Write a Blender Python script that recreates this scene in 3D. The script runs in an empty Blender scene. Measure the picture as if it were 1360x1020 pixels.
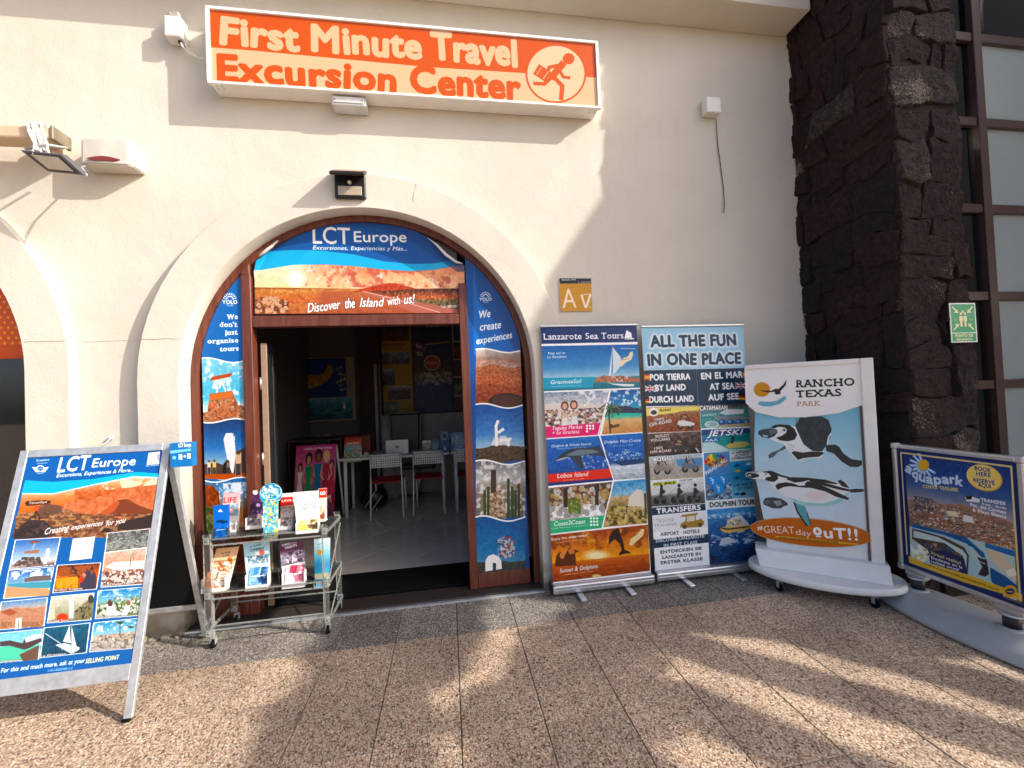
import bpy, bmesh, math, random
import numpy as np
from mathutils import Vector, Matrix, Quaternion

sc = bpy.context.scene
COL = sc.collection
random.seed(7)

# ------------------------------------------------------------------ camera
YAW, PIT, ROL, FPX, EYE = 0.1531, 0.02111, -0.04217, 551.5, 1.5
_cy, _sy, _cp, _sp, _cr, _sr = math.cos(YAW), math.sin(YAW), math.cos(PIT), math.sin(PIT), math.cos(ROL), math.sin(ROL)
FW = Vector((_sy * _cp, _cy * _cp, _sp))
_rt = Vector((_cy, -_sy, 0)); _up = _rt.cross(FW)
RT = _cr * _rt + _sr * _up
UP = -_sr * _rt + _cr * _up
EYEP = Vector((0, 0, EYE))
cam = bpy.data.cameras.new('camera'); camo = bpy.data.objects.new('camera', cam); COL.objects.link(camo)
cam.sensor_fit = 'HORIZONTAL'; cam.sensor_width = 36; cam.lens = FPX / 1360 * 36
cam.clip_start = 0.05; cam.clip_end = 600
M = Matrix((RT, UP, -FW)).transposed().to_4x4(); M.translation = EYEP
camo.matrix_world = M
sc.camera = camo

# ------------------------------------------------------------------ light
SUN = Vector((-.31, .14, -.205)).normalized()
w = bpy.data.worlds.new('World'); sc.world = w; w.use_nodes = True
nt = w.node_tree; nt.nodes.clear()
sky = nt.nodes.new('ShaderNodeTexSky'); sky.sky_type = 'NISHITA'; sky.sun_disc = False
sky.sun_elevation = math.asin(-SUN.z); sky.sun_rotation = math.atan2(-SUN.x, -SUN.y)
sky.altitude = 0; sky.air_density = .65; sky.dust_density = 3; sky.ozone_density = .4
bgn = nt.nodes.new('ShaderNodeBackground'); bgn.inputs[1].default_value = .15
wo = nt.nodes.new('ShaderNodeOutputWorld')
nt.links.new(sky.outputs[0], bgn.inputs[0]); nt.links.new(bgn.outputs[0], wo.inputs[0])
sl = bpy.data.lights.new('sun', 'SUN'); sl.energy = 3.4; sl.angle = math.radians(.5); sl.color = (1, .94, .84)
so = bpy.data.objects.new('sun', sl); COL.objects.link(so); so.rotation_euler = SUN.to_track_quat('-Z', 'Y').to_euler()
so.location = (8, -6, 9)
sc.view_settings.view_transform = 'Standard'; sc.view_settings.look = 'None'
sc.view_settings.exposure = 0.93; sc.view_settings.gamma = 1
sc.view_settings.use_curve_mapping = False
sc.render.engine = 'CYCLES'
sc.cycles.use_denoising = True
sc.cycles.max_bounces = 8; sc.cycles.diffuse_bounces = 4; sc.cycles.glossy_bounces = 3
sc.cycles.transmission_bounces = 6; sc.cycles.transparent_max_bounces = 24
sc.cycles.sample_clamp_indirect = 6
sc.cycles.caustics_reflective = False; sc.cycles.caustics_refractive = False

# ------------------------------------------------------------------ survey: measured photo points onto real planes
def _ray(px, py): return (px - 680) * RT - (py - 510) * UP + FPX * FW
def at(px, py, y):
    d = _ray(px, py); return EYEP + d * (y / d.y)
def ground(px, py, z=0):
    d = _ray(px, py); return EYEP + d * ((z - EYE) / d.z)
def atx(px, py, x):
    d = _ray(px, py); return EYEP + d * (x / d.x)
def pj(p):
    v = Vector(p) - EYEP; k = FPX / v.dot(FW)
    return (680 + k * v.dot(RT), 510 - k * v.dot(UP))

# ------------------------------------------------------------------ object helpers
def tag(o, label=None, cat=None, group=None, kind=None):
    if label: o['label'] = label
    if cat: o['category'] = cat
    if group: o['group'] = group
    if kind: o['kind'] = kind
    return o
def empty(name, loc=(0, 0, 0), rz=0, label=None, cat=None, group=None, kind=None, parent=None):
    o = bpy.data.objects.new(name, None); COL.objects.link(o)
    o.location = loc; o.rotation_euler = (0, 0, rz); o.empty_display_size = .1
    if parent: o.parent = parent
    return tag(o, label, cat, group, kind)
def link(name, me, mat, parent=None, loc=None, rot=None):
    o = bpy.data.objects.new(name, me); COL.objects.link(o)
    if mat is not None:
        for m in (mat if isinstance(mat, (list, tuple)) else [mat]):
            if me.materials.find(m.name) < 0: me.materials.append(m)
    if parent: o.parent = parent
    if loc is not None: o.location = loc
    if rot is not None: o.rotation_euler = rot
    return o
class MB:
    def __init__(s): s.bm = bmesh.new()
    def box(s, a, b, bev=0, mx=None, seg=1):
        """box from corner a to corner b; optional bevel and matrix"""
        t = bmesh.new()
        r = bmesh.ops.create_cube(t, size=1)
        for v in t.verts:
            v.co = Vector(((v.co.x + .5) * (b[0] - a[0]) + a[0], (v.co.y + .5) * (b[1] - a[1]) + a[1], (v.co.z + .5) * (b[2] - a[2]) + a[2]))
        if bev: bmesh.ops.bevel(t, geom=t.edges[:], offset=bev, segments=seg, affect='EDGES', profile=.5)
        s._add(t, mx); return s
    def _add(s, t, mx=None):
        if mx is not None: bmesh.ops.transform(t, matrix=mx, verts=t.verts[:])
        bmesh.ops.recalc_face_normals(t, faces=t.faces[:])
        me = bpy.data.meshes.new('t'); t.to_mesh(me); t.free(); s.bm.from_mesh(me); bpy.data.meshes.remove(me)
    def tube(s, pts, r, n=8, taper=None, cap=True):
        t = bmesh.new(); rings = []
        pts = [Vector(p) for p in pts]
        for i, p in enumerate(pts):
            d = (pts[min(i + 1, len(pts) - 1)] - pts[max(i - 1, 0)]).normalized()
            a = d.cross(Vector((0, 0, 1))); a = a.normalized() if a.length > 1e-3 else Vector((1, 0, 0))
            b = d.cross(a).normalized(); rr = r if taper is None else taper[i]
            rings.append([t.verts.new(p + rr * (math.cos(k * 2 * math.pi / n + .39) * a + math.sin(k * 2 * math.pi / n + .39) * b)) for k in range(n)])
        for A, B in zip(rings, rings[1:]):
            for k in range(n): t.faces.new((A[k], A[(k + 1) % n], B[(k + 1) % n], B[k]))
        if cap: t.faces.new(rings[0]); t.faces.new(rings[-1][::-1])
        for f in t.faces: f.smooth = n > 5 and len(f.verts) == 4
        s._add(t); return s
    def bar(s, p, q, wx, wy, up=(0, 0, 1), bev=0):
        """rectangular bar from p to q, width wx (sideways) and wy (along up)"""
        p = Vector(p); q = Vector(q); d = q - p; L = d.length; d.normalize()
        x = d.cross(Vector(up)); x = x.normalized() if x.length > 1e-4 else Vector((1, 0, 0)); y = x.cross(d).normalized()
        mx = Matrix((x, y, -d)).transposed().to_4x4(); mx.translation = p
        return s.box((-wx / 2, -wy / 2, -L), (wx / 2, wy / 2, 0), bev, mx)
    def prism(s, poly, o, ex, ez, en, depth, smooth=False):
        """polygon in the plane (o, ex, ez) pushed along en by depth"""
        t = bmesh.new(); o = Vector(o); ex = Vector(ex); ez = Vector(ez); en = Vector(en)
        A = [t.verts.new(o + ex * x + ez * z) for x, z in poly]
        f = t.faces.new(A)
        r = bmesh.ops.extrude_face_region(t, geom=[f])
        bmesh.ops.translate(t, vec=en * depth, verts=[v for v in r['geom'] if isinstance(v, bmesh.types.BMVert)])
        s._add(t); return s
    def cyl(s, c, r, h, n=20, axis='Z', r2=None):
        c = Vector(c); d = {'Z': Vector((0, 0, h)), 'X': Vector((h, 0, 0)), 'Y': Vector((0, h, 0))}[axis]
        return s.tube([c, c + d], r, n, taper=[r, r if r2 is None else r2])
    def sphere(s, c, r, sc_=(1, 1, 1), u=16, v=10):
        t = bmesh.new(); bmesh.ops.create_uvsphere(t, u_segments=u, v_segments=v, radius=r)
        for q in t.verts: q.co = Vector((q.co.x * sc_[0], q.co.y * sc_[1], q.co.z * sc_[2])) + Vector(c)
        for f in t.faces: f.smooth = True
        s._add(t); return s
    def build(s, name, mat, parent=None, loc=None, rot=None):
        me = bpy.data.meshes.new(name); s.bm.to_mesh(me); s.bm.free()
        return link(name, me, mat, parent, loc, rot)
def uvsheet(name, rect, mat, parent=None, poly=None, thick=.0, back=None):
    """rect = 3D corners tl,tr,br,bl; poly = optional outline in (u,v) with v down; front sheet with uv, and thickness behind"""
    tl, tr, br, bl = [Vector(c) for c in rect]
    n = (tr - tl).cross(tl - bl).normalized()      # points towards viewer side
    if poly is None: poly = [(0, 0), (1, 0), (1, 1), (0, 1)]
    P = lambda u, v: (tl * (1 - u) + tr * u) * (1 - v) + (bl * (1 - u) + br * u) * v
    bm = bmesh.new(); uvl = bm.loops.layers.uv.new('uv')
    F = [bm.verts.new(P(u, v)) for u, v in poly]
    N = len(poly)
    f = bm.faces.new(F); f.material_index = 0
    for l, (u, v) in zip(f.loops, poly): l[uvl].uv = (u, 1 - v)
    f.normal_update()
    if f.normal.dot(n) < 0: f.normal_flip()
    if thick:
        B = [bm.verts.new(v.co - n * thick) for v in F]
        g = bm.faces.new(B); g.material_index = 1
        for k in range(N):
            h = bm.faces.new((F[k], F[(k + 1) % N], B[(k + 1) % N], B[k])); h.material_index = 1
        bmesh.ops.triangulate(bm, faces=[f, g])
        bmesh.ops.recalc_face_normals(bm, faces=bm.faces[:])
    else:
        bmesh.ops.triangulate(bm, faces=[f])
    me = bpy.data.meshes.new(name); bm.to_mesh(me); bm.free()
    return link(name, me, [mat, back] if back else [mat], parent)
def plate(name, loops, y0, y1, mat, parent=None, bev=0):
    """plate in the XZ plane with holes: loops of (x,z); first is the outline"""
    cu = bpy.data.curves.new(name, 'CURVE'); cu.dimensions = '2D'; cu.fill_mode = 'BOTH'
    cu.extrude = abs(y1 - y0) / 2 - bev; cu.bevel_depth = bev; cu.bevel_resolution = 0
    for lp in loops:
        sp = cu.splines.new('POLY'); sp.points.add(len(lp) - 1)
        for q, (x, z) in zip(sp.points, lp): q.co = (x, z, 0, 1)
        sp.use_cyclic_u = True
    t = bpy.data.objects.new('t', cu); COL.objects.link(t)
    dg = bpy.context.evaluated_depsgraph_get()
    me = bpy.data.meshes.new_from_object(t.evaluated_get(dg)); bpy.data.objects.remove(t); bpy.data.curves.remove(cu)
    me.transform(Matrix.Translation((0, (y0 + y1) / 2, 0)) @ Matrix.Rotation(math.pi / 2, 4, 'X'))
    me.name = name; me.materials.clear()
    return link(name, me, mat, parent)
def copy_tree(o, parent=None, **kw):
    c = o.copy(); COL.objects.link(c)
    if parent is not None: c.parent = parent
    for ch in o.children: copy_tree(ch, c)
    return c

# ------------------------------------------------------------------ materials
MATS = {}
def mat(name, col, rough=.6, metal=0, spec=.5, **kw):
    m = bpy.data.materials.new(name); m.use_nodes = True; MATS[name] = m
    b = m.node_tree.nodes['Principled BSDF']; nt = m.node_tree
    b.inputs['Base Color'].default_value = (*col, 1); b.inputs['Roughness'].default_value = rough
    b.inputs['Metallic'].default_value = metal; b.inputs['Specular IOR Level'].default_value = spec
    v = kw.get('var', .12); s = kw.get('scale', 12)
    tc = nt.nodes.new('ShaderNodeTexCoord'); n = nt.nodes.new('ShaderNodeTexNoise')
    n.inputs['Scale'].default_value = s; n.inputs['Detail'].default_value = 6
    nt.links.new(tc.outputs['Object'], n.inputs['Vector'])
    if v:
        mr = nt.nodes.new('ShaderNodeMapRange'); mr.inputs[1].default_value = .3; mr.inputs[2].default_value = .7
        mr.inputs[3].default_value = 1 - v; mr.inputs[4].default_value = 1 + v * .6
        mx = nt.nodes.new('ShaderNodeMix'); mx.data_type = 'RGBA'; mx.blend_type = 'MULTIPLY'; mx.inputs[0].default_value = 1
        mx.inputs[6].default_value = (*col, 1)
        nt.links.new(n.outputs[0], mr.inputs[0]); nt.links.new(mr.outputs[0], mx.inputs[7]); nt.links.new(mx.outputs[2], b.inputs['Base Color'])
    bp = kw.get('bump', 0)
    if bp:
        n2 = nt.nodes.new('ShaderNodeTexNoise'); n2.inputs['Scale'].default_value = kw.get('bscale', 60); n2.inputs['Detail'].default_value = 8
        nt.links.new(tc.outputs['Object'], n2.inputs['Vector'])
        bu = nt.nodes.new('ShaderNodeBump'); bu.inputs['Strength'].default_value = bp; bu.inputs['Distance'].default_value = kw.get('bdist', .01)
        nt.links.new(n2.outputs[0], bu.inputs['Height']); nt.links.new(bu.outputs[0], b.inputs['Normal'])
    return m
def node_chain(m): return m.node_tree, m.node_tree.nodes['Principled BSDF']

def plaster_mat():
    m = mat('plaster', (.76, .70, .60), .85, var=.0)
    nt, b = node_chain(m); N = nt.nodes.new; L = nt.links.new
    tc = N('ShaderNodeTexCoord')
    n1 = N('ShaderNodeTexNoise'); n1.inputs['Scale'].default_value = 1.3; n1.inputs['Detail'].default_value = 7
    r1 = N('ShaderNodeValToRGB'); r1.color_ramp.elements[0].position = .3; r1.color_ramp.elements[1].position = .72
    r1.color_ramp.elements[0].color = (.565, .53, .455, 1); r1.color_ramp.elements[1].color = (.65, .615, .535, 1)
    L(tc.outputs['Object'], n1.inputs[0]); L(n1.outputs[0], r1.inputs[0])
    # a few dark flecks and scuffs
    v = N('ShaderNodeTexVoronoi'); v.inputs['Scale'].default_value = 7; L(tc.outputs['Object'], v.inputs[0])
    r2 = N('ShaderNodeValToRGB'); r2.color_ramp.elements[0].position = .012; r2.color_ramp.elements[1].position = .03
    r2.color_ramp.elements[0].color = (.55, .5, .42, 1); r2.color_ramp.elements[1].color = (1, 1, 1, 1)
    L(v.outputs['Distance'], r2.inputs[0])
    # grime near the foot of the wall, with an uneven edge
    sx = N('ShaderNodeSeparateXYZ'); L(tc.outputs['Object'], sx.inputs[0])
    n3 = N('ShaderNodeTexNoise'); n3.inputs['Scale'].default_value = 9; n3.inputs['Detail'].default_value = 8; L(tc.outputs['Object'], n3.inputs[0])
    ma = N('ShaderNodeMath'); ma.operation = 'MULTIPLY_ADD'; ma.inputs[1].default_value = -.35; L(n3.outputs[0], ma.inputs[0]); L(sx.outputs[2], ma.inputs[2])
    r3 = N('ShaderNodeValToRGB'); e = r3.color_ramp.elements; e[0].position = .0; e[1].position = .06
    e[0].color = (.36, .32, .28, 1); e[1].color = (1, 1, 1, 1)
    mx0 = N('ShaderNodeMapRange'); mx0.inputs[1].default_value = -.12; mx0.inputs[2].default_value = 3; L(ma.outputs[0], mx0.inputs[0]); L(mx0.outputs[0], r3.inputs[0])
    a = N('ShaderNodeMix'); a.data_type = 'RGBA'; a.blend_type = 'MULTIPLY'; a.inputs[0].default_value = 1; L(r1.outputs[0], a.inputs[6]); L(r2.outputs[0], a.inputs[7])
    mp = N('ShaderNodeMapping'); mp.inputs['Scale'].default_value = (7, 7, .5); L(tc.outputs['Object'], mp.inputs[0])
    n6 = N('ShaderNodeTexNoise'); n6.inputs['Scale'].default_value = 1.0; n6.inputs['Detail'].default_value = 5; L(mp.outputs[0], n6.inputs[0])
    r6 = N('ShaderNodeMapRange'); r6.inputs[1].default_value = .52; r6.inputs[2].default_value = .78; r6.inputs[3].default_value = 1; r6.inputs[4].default_value = .95; L(n6.outputs[0], r6.inputs[0])
    a2 = N('ShaderNodeMix'); a2.data_type = 'RGBA'; a2.blend_type = 'MULTIPLY'; a2.inputs[0].default_value = 1; L(a.outputs[2], a2.inputs[6]); L(r6.outputs[0], a2.inputs[7])
    c = N('ShaderNodeMix'); c.data_type = 'RGBA'; c.blend_type = 'MULTIPLY'; c.inputs[0].default_value = 1; L(a2.outputs[2], c.inputs[6]); L(r3.outputs[0], c.inputs[7])
    L(c.outputs[2], b.inputs['Base Color'])
    # relief: trowel waves, fine grain, sparse nubs
    n4 = N('ShaderNodeTexNoise'); n4.inputs['Scale'].default_value = 5; n4.inputs['Detail'].default_value = 4; L(tc.outputs['Object'], n4.inputs[0])
    n5 = N('ShaderNodeTexNoise'); n5.inputs['Scale'].default_value = 70; n5.inputs['Detail'].default_value = 6; L(tc.outputs['Object'], n5.inputs[0])
    v2 = N('ShaderNodeTexVoronoi'); v2.inputs['Scale'].default_value = 22; L(tc.outputs['Object'], v2.inputs[0])
    r5 = N('ShaderNodeMapRange'); r5.inputs[1].default_value = .0; r5.inputs[2].default_value = .12; r5.inputs[3].default_value = 1; r5.inputs[4].default_value = 0; L(v2.outputs['Distance'], r5.inputs[0])
    s1 = N('ShaderNodeMath'); s1.operation = 'MULTIPLY_ADD'; s1.inputs[1].default_value = .22; L(n5.outputs[0], s1.inputs[0]); L(n4.outputs[0], s1.inputs[2])
    s2 = N('ShaderNodeMath'); s2.operation = 'MULTIPLY_ADD'; s2.inputs[1].default_value = .12; L(r5.outputs[0], s2.inputs[0]); L(s1.outputs[0], s2.inputs[2])
    bu = N('ShaderNodeBump'); bu.inputs['Strength'].default_value = .55; bu.inputs['Distance'].default_value = .012
    L(s2.outputs[0], bu.inputs['Height']); L(bu.outputs[0], b.inputs['Normal'])
    return m

def pebble_mat(name, cols, scale=105, bump=.8, rough=.75):
    """washed aggregate: pebbles of several colours in a darker binder"""
    m = mat(name, (.3, .2, .15), rough, var=0); nt, b = node_chain(m); N = nt.nodes.new; L = nt.links.new
    tc = N('ShaderNodeNewGeometry')
    wn = N('ShaderNodeTexNoise'); wn.inputs['Scale'].default_value = 60; wn.inputs['Detail'].default_value = 2; L(tc.outputs['Position'], wn.inputs[0])
    mp = N('ShaderNodeMapping'); mp.inputs['Scale'].default_value = (1, .72, 1); mp.inputs['Rotation'].default_value = (0, 0, .5); L(tc.outputs['Position'], mp.inputs[0])
    ad = N('ShaderNodeMix'); ad.data_type = 'RGBA'; ad.blend_type = 'ADD'; ad.inputs[0].default_value = .014; L(mp.outputs[0], ad.inputs[6]); L(wn.outputs['Color'], ad.inputs[7])
    v = N('ShaderNodeTexVoronoi'); v.inputs['Scale'].default_value = scale; L(ad.outputs[2], v.inputs[0])
    v3 = N('ShaderNodeTexVoronoi'); v3.inputs['Scale'].default_value = scale * 2.3; L(ad.outputs[2], v3.inputs[0])
    cr = N('ShaderNodeValToRGB'); cr.color_ramp.interpolation = 'CONSTANT'; el = cr.color_ramp.elements
    while len(el) < len(cols): el.new(.5)
    for k, (p, c) in enumerate(cols): el[k].position = p; el[k].color = (*c, 1)
    sp = N('ShaderNodeSeparateColor'); L(v.outputs['Color'], sp.inputs[0]); L(sp.outputs[0], cr.inputs[0])
    ed = N('ShaderNodeMapRange'); ed.inputs[1].default_value = .38; ed.inputs[2].default_value = .75; ed.inputs[3].default_value = 1; ed.inputs[4].default_value = .45; L(v.outputs['Distance'], ed.inputs[0])
    n2 = N('ShaderNodeTexNoise'); n2.inputs['Scale'].default_value = 2.2; n2.inputs['Detail'].default_value = 6; L(tc.outputs['Position'], n2.inputs[0])
    g = N('ShaderNodeMapRange'); g.inputs[1].default_value = .3; g.inputs[2].default_value = .7; g.inputs[3].default_value = .82; g.inputs[4].default_value = 1.12; L(n2.outputs[0], g.inputs[0])
    oi = N('ShaderNodeObjectInfo'); g2 = N('ShaderNodeMapRange'); g2.inputs[3].default_value = .86; g2.inputs[4].default_value = 1.1; L(oi.outputs['Random'], g2.inputs[0])
    m1 = N('ShaderNodeMath'); m1.operation = 'MULTIPLY'; L(ed.outputs[0], m1.inputs[0]); L(g.outputs[0], m1.inputs[1])
    m2 = N('ShaderNodeMath'); m2.operation = 'MULTIPLY'; L(m1.outputs[0], m2.inputs[0]); L(g2.outputs[0], m2.inputs[1])
    # trodden-in dirt, old gum and darker stains
    vs_ = N('ShaderNodeTexVoronoi'); vs_.inputs['Scale'].default_value = 2.6; L(tc.outputs['Position'], vs_.inputs[0])
    st = N('ShaderNodeMapRange'); st.inputs[1].default_value = .05; st.inputs[2].default_value = .075; st.inputs[3].default_value = .62; st.inputs[4].default_value = 1; L(vs_.outputs['Distance'], st.inputs[0])
    n7 = N('ShaderNodeTexNoise'); n7.inputs['Scale'].default_value = .9; n7.inputs['Detail'].default_value = 9; n7.inputs['Roughness'].default_value = .65; L(tc.outputs['Position'], n7.inputs[0])
    r7 = N('ShaderNodeMapRange'); r7.inputs[1].default_value = .5; r7.inputs[2].default_value = .7; r7.inputs[3].default_value = 1; r7.inputs[4].default_value = .7; L(n7.outputs[0], r7.inputs[0])
    m3 = N('ShaderNodeMath'); m3.operation = 'MULTIPLY'; L(st.outputs[0], m3.inputs[0]); L(r7.outputs[0], m3.inputs[1])
    m4 = N('ShaderNodeMath'); m4.operation = 'MULTIPLY'; L(m2.outputs[0], m4.inputs[0]); L(m3.outputs[0], m4.inputs[1])
    x = N('ShaderNodeMix'); x.data_type = 'RGBA'; x.blend_type = 'MULTIPLY'; x.inputs[0].default_value = 1; L(cr.outputs[0], x.inputs[6]); L(m4.outputs[0], x.inputs[7])
    L(x.outputs[2], b.inputs['Base Color'])
    h = N('ShaderNodeMath'); h.operation = 'MULTIPLY_ADD'; h.inputs[1].default_value = .35; L(v3.outputs['Distance'], h.inputs[0]); L(v.outputs['Distance'], h.inputs[2])
    bu = N('ShaderNodeBump'); bu.invert = True; bu.inputs['Strength'].default_value = bump; bu.inputs['Distance'].default_value = .004
    L(h.outputs[0], bu.inputs['Height']); L(bu.outputs[0], b.inputs['Normal'])
    return m

def lava_mat(name, base, pale, amount):
    m = mat(name, base, .9, var=0); nt, b = node_chain(m); N = nt.nodes.new; L = nt.links.new
    tc = N('ShaderNodeNewGeometry')
    n = N('ShaderNodeTexNoise'); n.inputs['Scale'].default_value = 26; n.inputs['Detail'].default_value = 12; n.inputs['Roughness'].default_value = .75; L(tc.outputs['Position'], n.inputs[0])
    r = N('ShaderNodeValToRGB'); e = r.color_ramp.elements; e[0].position = .38; e[1].position = .66
    e[0].color = (*[c * .12 for c in base], 1); e[1].color = (*[c * 1.9 for c in base], 1); L(n.outputs[0], r.inputs[0])
    n2 = N('ShaderNodeTexNoise'); n2.inputs['Scale'].default_value = 75; n2.inputs['Detail'].default_value = 6; n2.inputs['Roughness'].default_value = .7; L(tc.outputs['Position'], n2.inputs[0])
    n3 = N('ShaderNodeTexNoise'); n3.inputs['Scale'].default_value = 3.2; n3.inputs['Detail'].default_value = 3; L(tc.outputs['Position'], n3.inputs[0])
    mu = N('ShaderNodeMath'); mu.operation = 'MULTIPLY'; L(n2.outputs[0], mu.inputs[0]); L(n3.outputs[0], mu.inputs[1])
    r2 = N('ShaderNodeMapRange'); r2.inputs[1].default_value = .42 - amount; r2.inputs[2].default_value = .47 - amount; L(mu.outputs[0], r2.inputs[0])
    x = N('ShaderNodeMix'); x.data_type = 'RGBA'; L(r2.outputs[0], x.inputs[0]); L(r.outputs[0], x.inputs[6]); x.inputs[7].default_value = (*pale, 1)
    L(x.outputs[2], b.inputs['Base Color'])
    v = N('ShaderNodeTexVoronoi'); v.inputs['Scale'].default_value = 85; L(tc.outputs['Position'], v.inputs[0])
    a = N('ShaderNodeMath'); a.operation = 'MULTIPLY_ADD'; a.inputs[1].default_value = .7; L(v.outputs['Distance'], a.inputs[0]); L(n2.outputs[0], a.inputs[2])
    a2 = N('ShaderNodeMath'); a2.operation = 'MULTIPLY_ADD'; a2.inputs[1].default_value = 1.5; L(n.outputs[0], a2.inputs[0]); L(a.outputs[0], a2.inputs[2])
    bu = N('ShaderNodeBump'); bu.inputs['Strength'].default_value = 1; bu.inputs['Distance'].default_value = .045; L(a2.outputs[0], bu.inputs['Height']); L(bu.outputs[0], b.inputs['Normal'])
    return m
def wood_mat(name, dark, light):
    m = mat(name, dark, .38, var=0); nt, b = node_chain(m); N = nt.nodes.new; L = nt.links.new
    tc = N('ShaderNodeTexCoord'); mp = N('ShaderNodeMapping'); mp.inputs['Scale'].default_value = (22, 22, 1.6); L(tc.outputs['Object'], mp.inputs[0])
    n = N('ShaderNodeTexNoise'); n.inputs['Scale'].default_value = 2.2; n.inputs['Detail'].default_value = 8; n.inputs['Distortion'].default_value = .8; L(mp.outputs[0], n.inputs[0])
    r = N('ShaderNodeValToRGB'); e = r.color_ramp.elements; e[0].position = .35; e[1].position = .68; e[0].color = (*dark, 1); e[1].color = (*light, 1)
    L(n.outputs[0], r.inputs[0]); L(r.outputs[0], b.inputs['Base Color'])
    bu = N('ShaderNodeBump'); bu.inputs['Strength'].default_value = .25; bu.inputs['Distance'].default_value = .003; L(n.outputs[0], bu.inputs['Height']); L(bu.outputs[0], b.inputs['Normal'])
    return m
def clear_mat(name, tint=(.95, .98, .97), body=.06, bodycol=(.8, .86, .86), rough=.03, ior=1.49):
    """clear sheet: transparent, mirror-like by Fresnel, slightly hazy"""
    m = bpy.data.materials.new(name); m.use_nodes = True; nt = m.node_tree; nt.nodes.clear(); N = nt.nodes.new; L = nt.links.new; MATS[name] = m
    t = N('ShaderNodeBsdfTransparent'); t.inputs[0].default_value = (*tint, 1)
    d = N('ShaderNodeBsdfDiffuse'); d.inputs[0].default_value = (*bodycol, 1)
    g = N('ShaderNodeBsdfGlossy'); g.inputs['Roughness'].default_value = rough
    f = N('ShaderNodeFresnel'); f.inputs[0].default_value = ior
    x = N('ShaderNodeMixShader'); x.inputs[0].default_value = body; L(t.outputs[0], x.inputs[1]); L(d.outputs[0], x.inputs[2])
    y = N('ShaderNodeMixShader'); L(f.outputs[0], y.inputs[0]); L(x.outputs[0], y.inputs[1]); L(g.outputs[0], y.inputs[2])
    o = N('ShaderNodeOutputMaterial'); L(y.outputs[0], o.inputs[0])
    return m

M_plaster = plaster_mat()
M_peb = pebble_mat('brown_aggregate', [(0, (.08, .048, .036)), (.06, (.22, .13, .085)), (.15, (.45, .29, .19)), (.33, (.62, .44, .30)), (.58, (.74, .56, .40)), (.82, (.84, .70, .54)), (.95, (.50, .27, .17))], scale=185, bump=.65)
M_grey = pebble_mat('grey_aggregate', [(0, (.09, .075, .065)), (.15, (.20, .17, .15)), (.4, (.33, .285, .24)), (.68, (.44, .385, .33)), (.88, (.58, .52, .45)), (.97, (.75, .7, .62))], scale=190)
M_joint = mat('joint_mortar', (.10, .075, .06), .9, bump=.5, bscale=120, bdist=.003)
M_wood = wood_mat('brown_door_wood', (.085, .02, .011), (.16, .042, .022))
M_white = mat('white_paint', (.84, .83, .80), .45, var=.05)
M_white_pl = mat('white_plastic', (.74, .73, .70), .35, var=.06)
M_cream = mat('cream_paint', (.74, .66, .52), .6, var=.08)
M_black = mat('black_plastic', (.012, .012, .013), .4, var=.2)
M_rubber = mat('black_rubber', (.005, .005, .005), .9, spec=.15, bump=.6, bscale=200, bdist=.002)
M_alu = mat('brushed_aluminium', (.62, .63, .64), .32, .85, var=.08, scale=40)
M_silver = mat('silver_paint', (.55, .56, .57), .4, .4, var=.08)
M_galv = mat('galvanised_steel', (.52, .54, .56), .45, .55, var=.2, scale=25)
M_acr = clear_mat('clear_acrylic', body=.05)
M_acre = clear_mat('acrylic_edge', tint=(.9, .93, .91), body=.24, bodycol=(.78, .80, .76), rough=.08)
M_glass = clear_mat('window_glass', body=.0, ior=1.5, rough=.01)
M_red = mat('red_seat', (.45, .018, .015), .5)
M_floor = mat('polished_floor_tile', (.62, .56, .49), .10, var=.1, scale=3)
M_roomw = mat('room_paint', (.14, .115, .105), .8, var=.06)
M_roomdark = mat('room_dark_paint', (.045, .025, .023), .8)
# ------------------------------------------------------------------ flat print: a small vector painter whose result is a colour map held in memory
def h2(c):
    if isinstance(c, str): c = c.lstrip('#'); return np.array([int(c[i:i + 2], 16) / 255 for i in (0, 2, 4)])
    return np.array(c, float)
_fc = bpy.data.curves.new('t', 'FONT'); _fo = bpy.data.objects.new('t', _fc); _fc.resolution_u = 3
_G = {}
def _mesh2d(body, off):
    _fc.body = body; _fc.offset = off
    me = _fo.to_mesh(); n = len(me.vertices)
    co = np.zeros(n * 3); me.vertices.foreach_get('co', co); co = co.reshape(-1, 3)[:, :2]
    me.calc_loop_triangles(); tr = np.zeros(len(me.loop_triangles) * 3, int); me.loop_triangles.foreach_get('vertices', tr)
    _fo.to_mesh_clear(); return co, tr.reshape(-1, 3)
def glyph(ch, off=0):
    k = (ch, off)
    if k not in _G:
        a = _mesh2d('HH', 0)[0]; b = _mesh2d('H' + ch + 'H', 0)[0]
        adv = (b[:, 0].max() - a[:, 0].max()) if ch != ' ' else .33
        if ch == ' ': _G[k] = (np.zeros((0, 3, 2)), .33)
        else:
            co, tr = _mesh2d(ch, off)
            T = co[tr]; ar = (T[:, 1, 0] - T[:, 0, 0]) * (T[:, 2, 1] - T[:, 0, 1]) - (T[:, 2, 0] - T[:, 0, 0]) * (T[:, 1, 1] - T[:, 0, 1])
            T[ar < 0] = T[ar < 0][:, ::-1]
            _G[k] = (T, adv)
    return _G[k]
CAP = _mesh2d('H', 0)[0][:, 1].max()
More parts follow.
